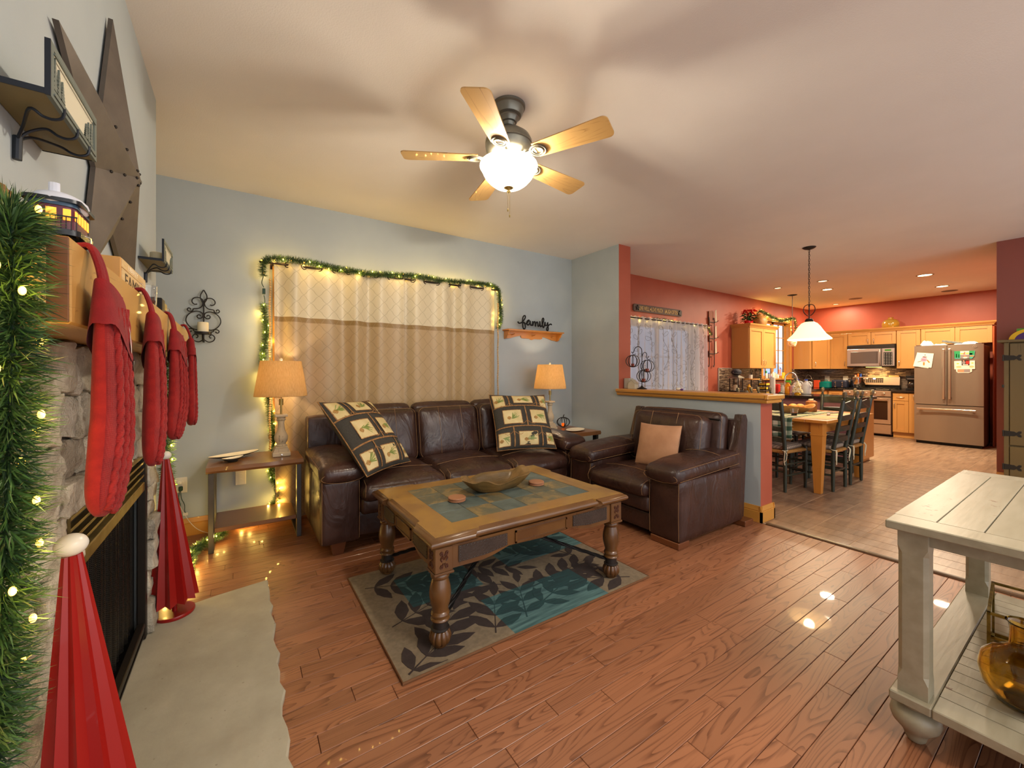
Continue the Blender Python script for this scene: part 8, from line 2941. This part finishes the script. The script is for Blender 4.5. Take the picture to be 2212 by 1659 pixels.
db = thing('dough_bowl', 'long wavy-rim wooden dough bowl on the dining table', 'bowl', (5.50, 2.16, TZ + .0065), -.75)
def b2f(u, w, inner):
    a = 2 * PI * u
    r = .45 + .55 * w if not inner else .42 + .54 * w
    rim = .085 + .014 * math.sin(3 * a + 1) + .012 * math.cos(2 * a)
    z_ = (rim * w ** 1.3) if not inner else .012 + (rim - .012) * w ** 1.4
    return (.235 * r * math.cos(a), .125 * r * math.sin(a), z_)
mb = MB().grid(lambda u, w: b2f(u, w, False), 40, 6, True)
o0 = len(mb.v)
mb.grid(lambda u, w: b2f(u, 1 - w, True), 40, 6, True)
mb.f += [(240 + i, 240 + (i + 1) % 40, o0 + (i + 1) % 40, o0 + i) for i in range(40)] + [tuple(reversed(range(40))), tuple(o0 + 240 + i for i in range(40))]
mb.build('bowl_body', mat('pale_carved_wood', 'a97c44', .5, c2='7d5526', ns=6, bump=.25, bs=20), db, world=False, angle=70)
M_ROLL = mat('bread_crust', 'd79a4e', .6, c2='b9742c', ns=8)
for k, (dx, dy, r) in enumerate(((-.10, .01, .050), (-.01, -.02, .055), (.085, .015, .052), (.02, .045, .045))):
    c, s = math.cos(-.75), math.sin(-.75)
    x, y = 5.50 + dx * c - dy * s, 2.16 + dx * s + dy * c
    MB().ell((0, 0, 0), (r, r * .9, r * .72), 14, 9).solo('bread_roll', M_ROLL, ('bread roll at the left end of the dough bowl', 'bread roll in the front middle of the dough bowl', 'bread roll at the right end of the dough bowl', 'smaller bread roll at the back of the dough bowl')[k], 'bread', (x, y, TZ + .0065 + .045 + r * .5), 'bread rolls in the dough bowl', world=False)
cup = thing('plastic_cup', 'clear plastic cup with red drink on the runner', 'cup', (5.20, 2.03, TZ + .0062))
MB().lathe([(0, 0), (.030, 0), (.042, .075), (.040, .075), (.028, .003), (0, .003)], (5.20, 2.03, TZ + .0062), 24).build('cup_wall', M_CLEAR, cup, angle=50)
MB().lathe([(0, .0035), (.0275, .0035), (.0335, .032), (0, .032)], (5.20, 2.03, TZ + .0062), 22).build('drink', mat('red_drink', 'e0481a', .1), cup)
jr = thing('woven_jar', 'round wicker jar with a knotted lid on the dining table', 'jar', (5.86, 2.10, TZ + .0062))
MB().lathe([(0, 0), (.05, 0), (.056, .01), (.058, .09), (.060, .092), (.062, .098), (.058, .125), (.03, .135), (0, .137)], (5.86, 2.10, TZ + .0062), 26).build('wicker_body', mat('wicker', 'a9652c', .7, c2='7d4518', ns=50, stretch=(1, 1, 4), bump=.5, bs=90), jr)
MB().tube(cat_rom([(5.83, 2.10, TZ + .145), (5.85, 2.08, TZ + .16), (5.88, 2.10, TZ + .158), (5.86, 2.13, TZ + .152), (5.91, 2.08, TZ + .135)], 5), .006, 6).build('cord_knot', bpy.data.materials['cream_fringe'], jr)
for (x, y, r, lb) in ((5.66, 1.86, .3, 'dark flat utensil lying on the table beyond the runner'), (5.86, 1.88, -.2, 'second dark flat utensil on the far right place mat')):
    MB().cbox((x, y, TZ + .0078), (.20, .030, .006), .002, rz=r).solo('serving_board', mat('dark_utensil', '4f3322', .5) if 'dark_utensil' not in bpy.data.materials else bpy.data.materials['dark_utensil'], lb, 'utensil', (x, y, TZ + .0048), smooth=False)

M_CHG = mat('dark_green_paint', '25281e', .4, c2='303428', ns=12, stretch=(3, 3, .5))
M_CHW = mat('worn_finial', '4a4a34', .45, c2='6a4f34', ns=9)
M_RUSH = mat('woven_rush', 'b07f3e', .8, c2='8a5c28', ns=60, stretch=(1, 8, 1), bump=.5, bs=60)
M_PLAID = plaid_material('dark_plaid_cushion', '5c4f47', '7a6a5d', '9c8a78', 26)


def ladder_chair(label, x, y, rz):
    """faces local +y"""
    t = thing('ladderback_chair', label, 'chair', (x, y, 0), rz, 'green ladder-back chairs round the dining table')
    bwd, fwd = .172, .215
    yb, yf = -.18, .20
    def bp(z):
        return yb - (max(0, z - .42) / .64) * .105
    for s in (-1, 1):
        prof = [(0, .015), (.10, .018), (.42, .0195), (.80, .0195), (.955, .018), (.968, .012), (.976, .018), (.984, .012), (1.0, .014), (1.025, .021), (1.045, .021), (1.058, .012), (1.061, .003)]
        pts = [(s * bwd, bp(z), z + .001) for z, r in prof]
        n1 = 9
        po = MB().tube(pts[:n1], [r for z, r in prof[:n1]], 12).build('rear_post', M_CHG, t, world=False)
        MB().tube(pts[n1 - 1:], [r for z, r in prof[n1 - 1:]], 12).build('finial', M_CHW, po, world=False)
        fl_ = [(0, .013), (.10, .016), (.30, .020), (.44, .021), (.455, .018), (.458, .004)]
        MB().tube([(s * fwd, yf, z + .001) for z, r in fl_], [r for z, r in fl_], 12).build('front_leg', M_CHG, t, world=False)
        for z in (.17, .29):
            MB().cyl((s * bwd, bp(z), z), (s * fwd, yf, z), .0105, n=8).build('side_stretcher', M_CHG, t, world=False)
        MB().cyl((s * bwd, bp(.42), .42), (s * fwd, yf, .42), .018, n=10).build('seat_rail', M_RUSH, t, world=False)
    for z in (.15, .25):
        MB().cyl((-fwd, yf, z + .04), (fwd, yf, z + .04), .0105, n=8).build('front_stretcher', M_CHG, t, world=False)
    MB().cyl((-bwd, yb, .21), (bwd, yb, .21), .0105, n=8).build('back_stretcher', M_CHG, t, world=False)
    MB().cyl((-fwd, yf, .425), (fwd, yf, .425), .018, n=10).cyl((-bwd, bp(.42), .42), (bwd, bp(.42), .42), .018, n=10).build('seat_rail', M_RUSH, t, world=False)
    MB().add([(-bwd, bp(.42), .418), (bwd, bp(.42), .418), (fwd, yf, .422), (-fwd, yf, .422), (-bwd, bp(.42), .436), (bwd, bp(.42), .436), (fwd, yf, .440), (-fwd, yf, .440)], [(3, 2, 1, 0), (4, 5, 6, 7), (0, 1, 5, 4), (1, 2, 6, 5), (2, 3, 7, 6), (3, 0, 4, 7)]).build('rush_seat', M_RUSH, t, world=False, smooth=False)
    for k, (z, h) in enumerate(((.545, .05), (.66, .05), (.775, .052), (.895, .075))):
        P, n = [], 10
        for i in range(n + 1):
            u = -1 + 2 * i / n
            top = h / 2 + (.018 * (1 - u * u) if k == 3 else .010 * (1 - u * u))
            if k == 3:
                top += .010 * (1 - min(1, abs(u) * 2.2)) + (.004 if abs(u) > .8 else 0)
            P.append((u * bwd, z + top))
        Q = [(-u_ * 1, z_) for u_, z_ in []]
        low = [(bwd - 2 * bwd * i / n, z - h / 2 + .006 * (1 - (1 - 2 * i / n) ** 2)) for i in range(n + 1)]
        full = P + low
        vs = []
        for yo in (-.006, .006):
            for (a, b) in full:
                bowq = -.020 * (1 - (a / bwd) ** 2)
                vs.append((a, bp(z) + bowq + yo, b))
        m = len(full)
        MB().add(vs, [tuple(range(m)), tuple(reversed(range(m, 2 * m)))] + [(i, (i + 1) % m, m + (i + 1) % m, m + i) for i in range(m)]).build('back_slat', M_CHG, t, world=False, smooth=False)
    MB().rbox((0, .01, .462), (.385, .36, .045), .02, 8, puff=(0, 0, .012), na=.003).build('seat_cushion', M_PLAID, t, world=False)
    for s in (-1, 1):
        tie = MB()
        y0 = bp(.44)
        tie.tube(cat_rom([(s * (bwd - .03), y0 + .03, .45), (s * (bwd + .022), y0 + .01, .445), (s * (bwd + .020), y0 - .024, .44), (s * (bwd - .015), y0 - .026, .44)], 4), .004, 6)
        for q in (0, 1):
            tie.tube(cat_rom([(s * bwd, y0 - .026, .44), (s * (bwd + .012 + .02 * q), y0 - .035, .41), (s * (bwd + .004 + .018 * q), y0 - .030, .34), (s * (bwd + .012 - .012 * q), y0 - .030, .29 + .03 * q)], 4), .004, 6)
        tie.build('cushion_tie', bpy.data.materials['cream_fringe'], t, world=False)
    return t


c0 = ladder_chair('green ladder-back chair with its back to the camera at the near table end', 4.94, 2.115, -PI / 2)
dup(c0, (5.375, 1.85, 0), 0, 'green ladder-back chair on the right table side, nearer the half wall')
dup(c0, (5.858, 1.845, 0), 0, 'green ladder-back chair on the right table side, nearer the range')
dup(c0, (6.20, 2.02, 0), PI / 2, 'green ladder-back chair at the far table end before the peninsula')
dup(c0, (5.57, 2.475, 0), PI, 'green ladder-back chair on the window side, nearer the half wall')
dup(c0, (6.10, 2.475, 0), PI, 'green ladder-back chair on the window side, nearer the peninsula')
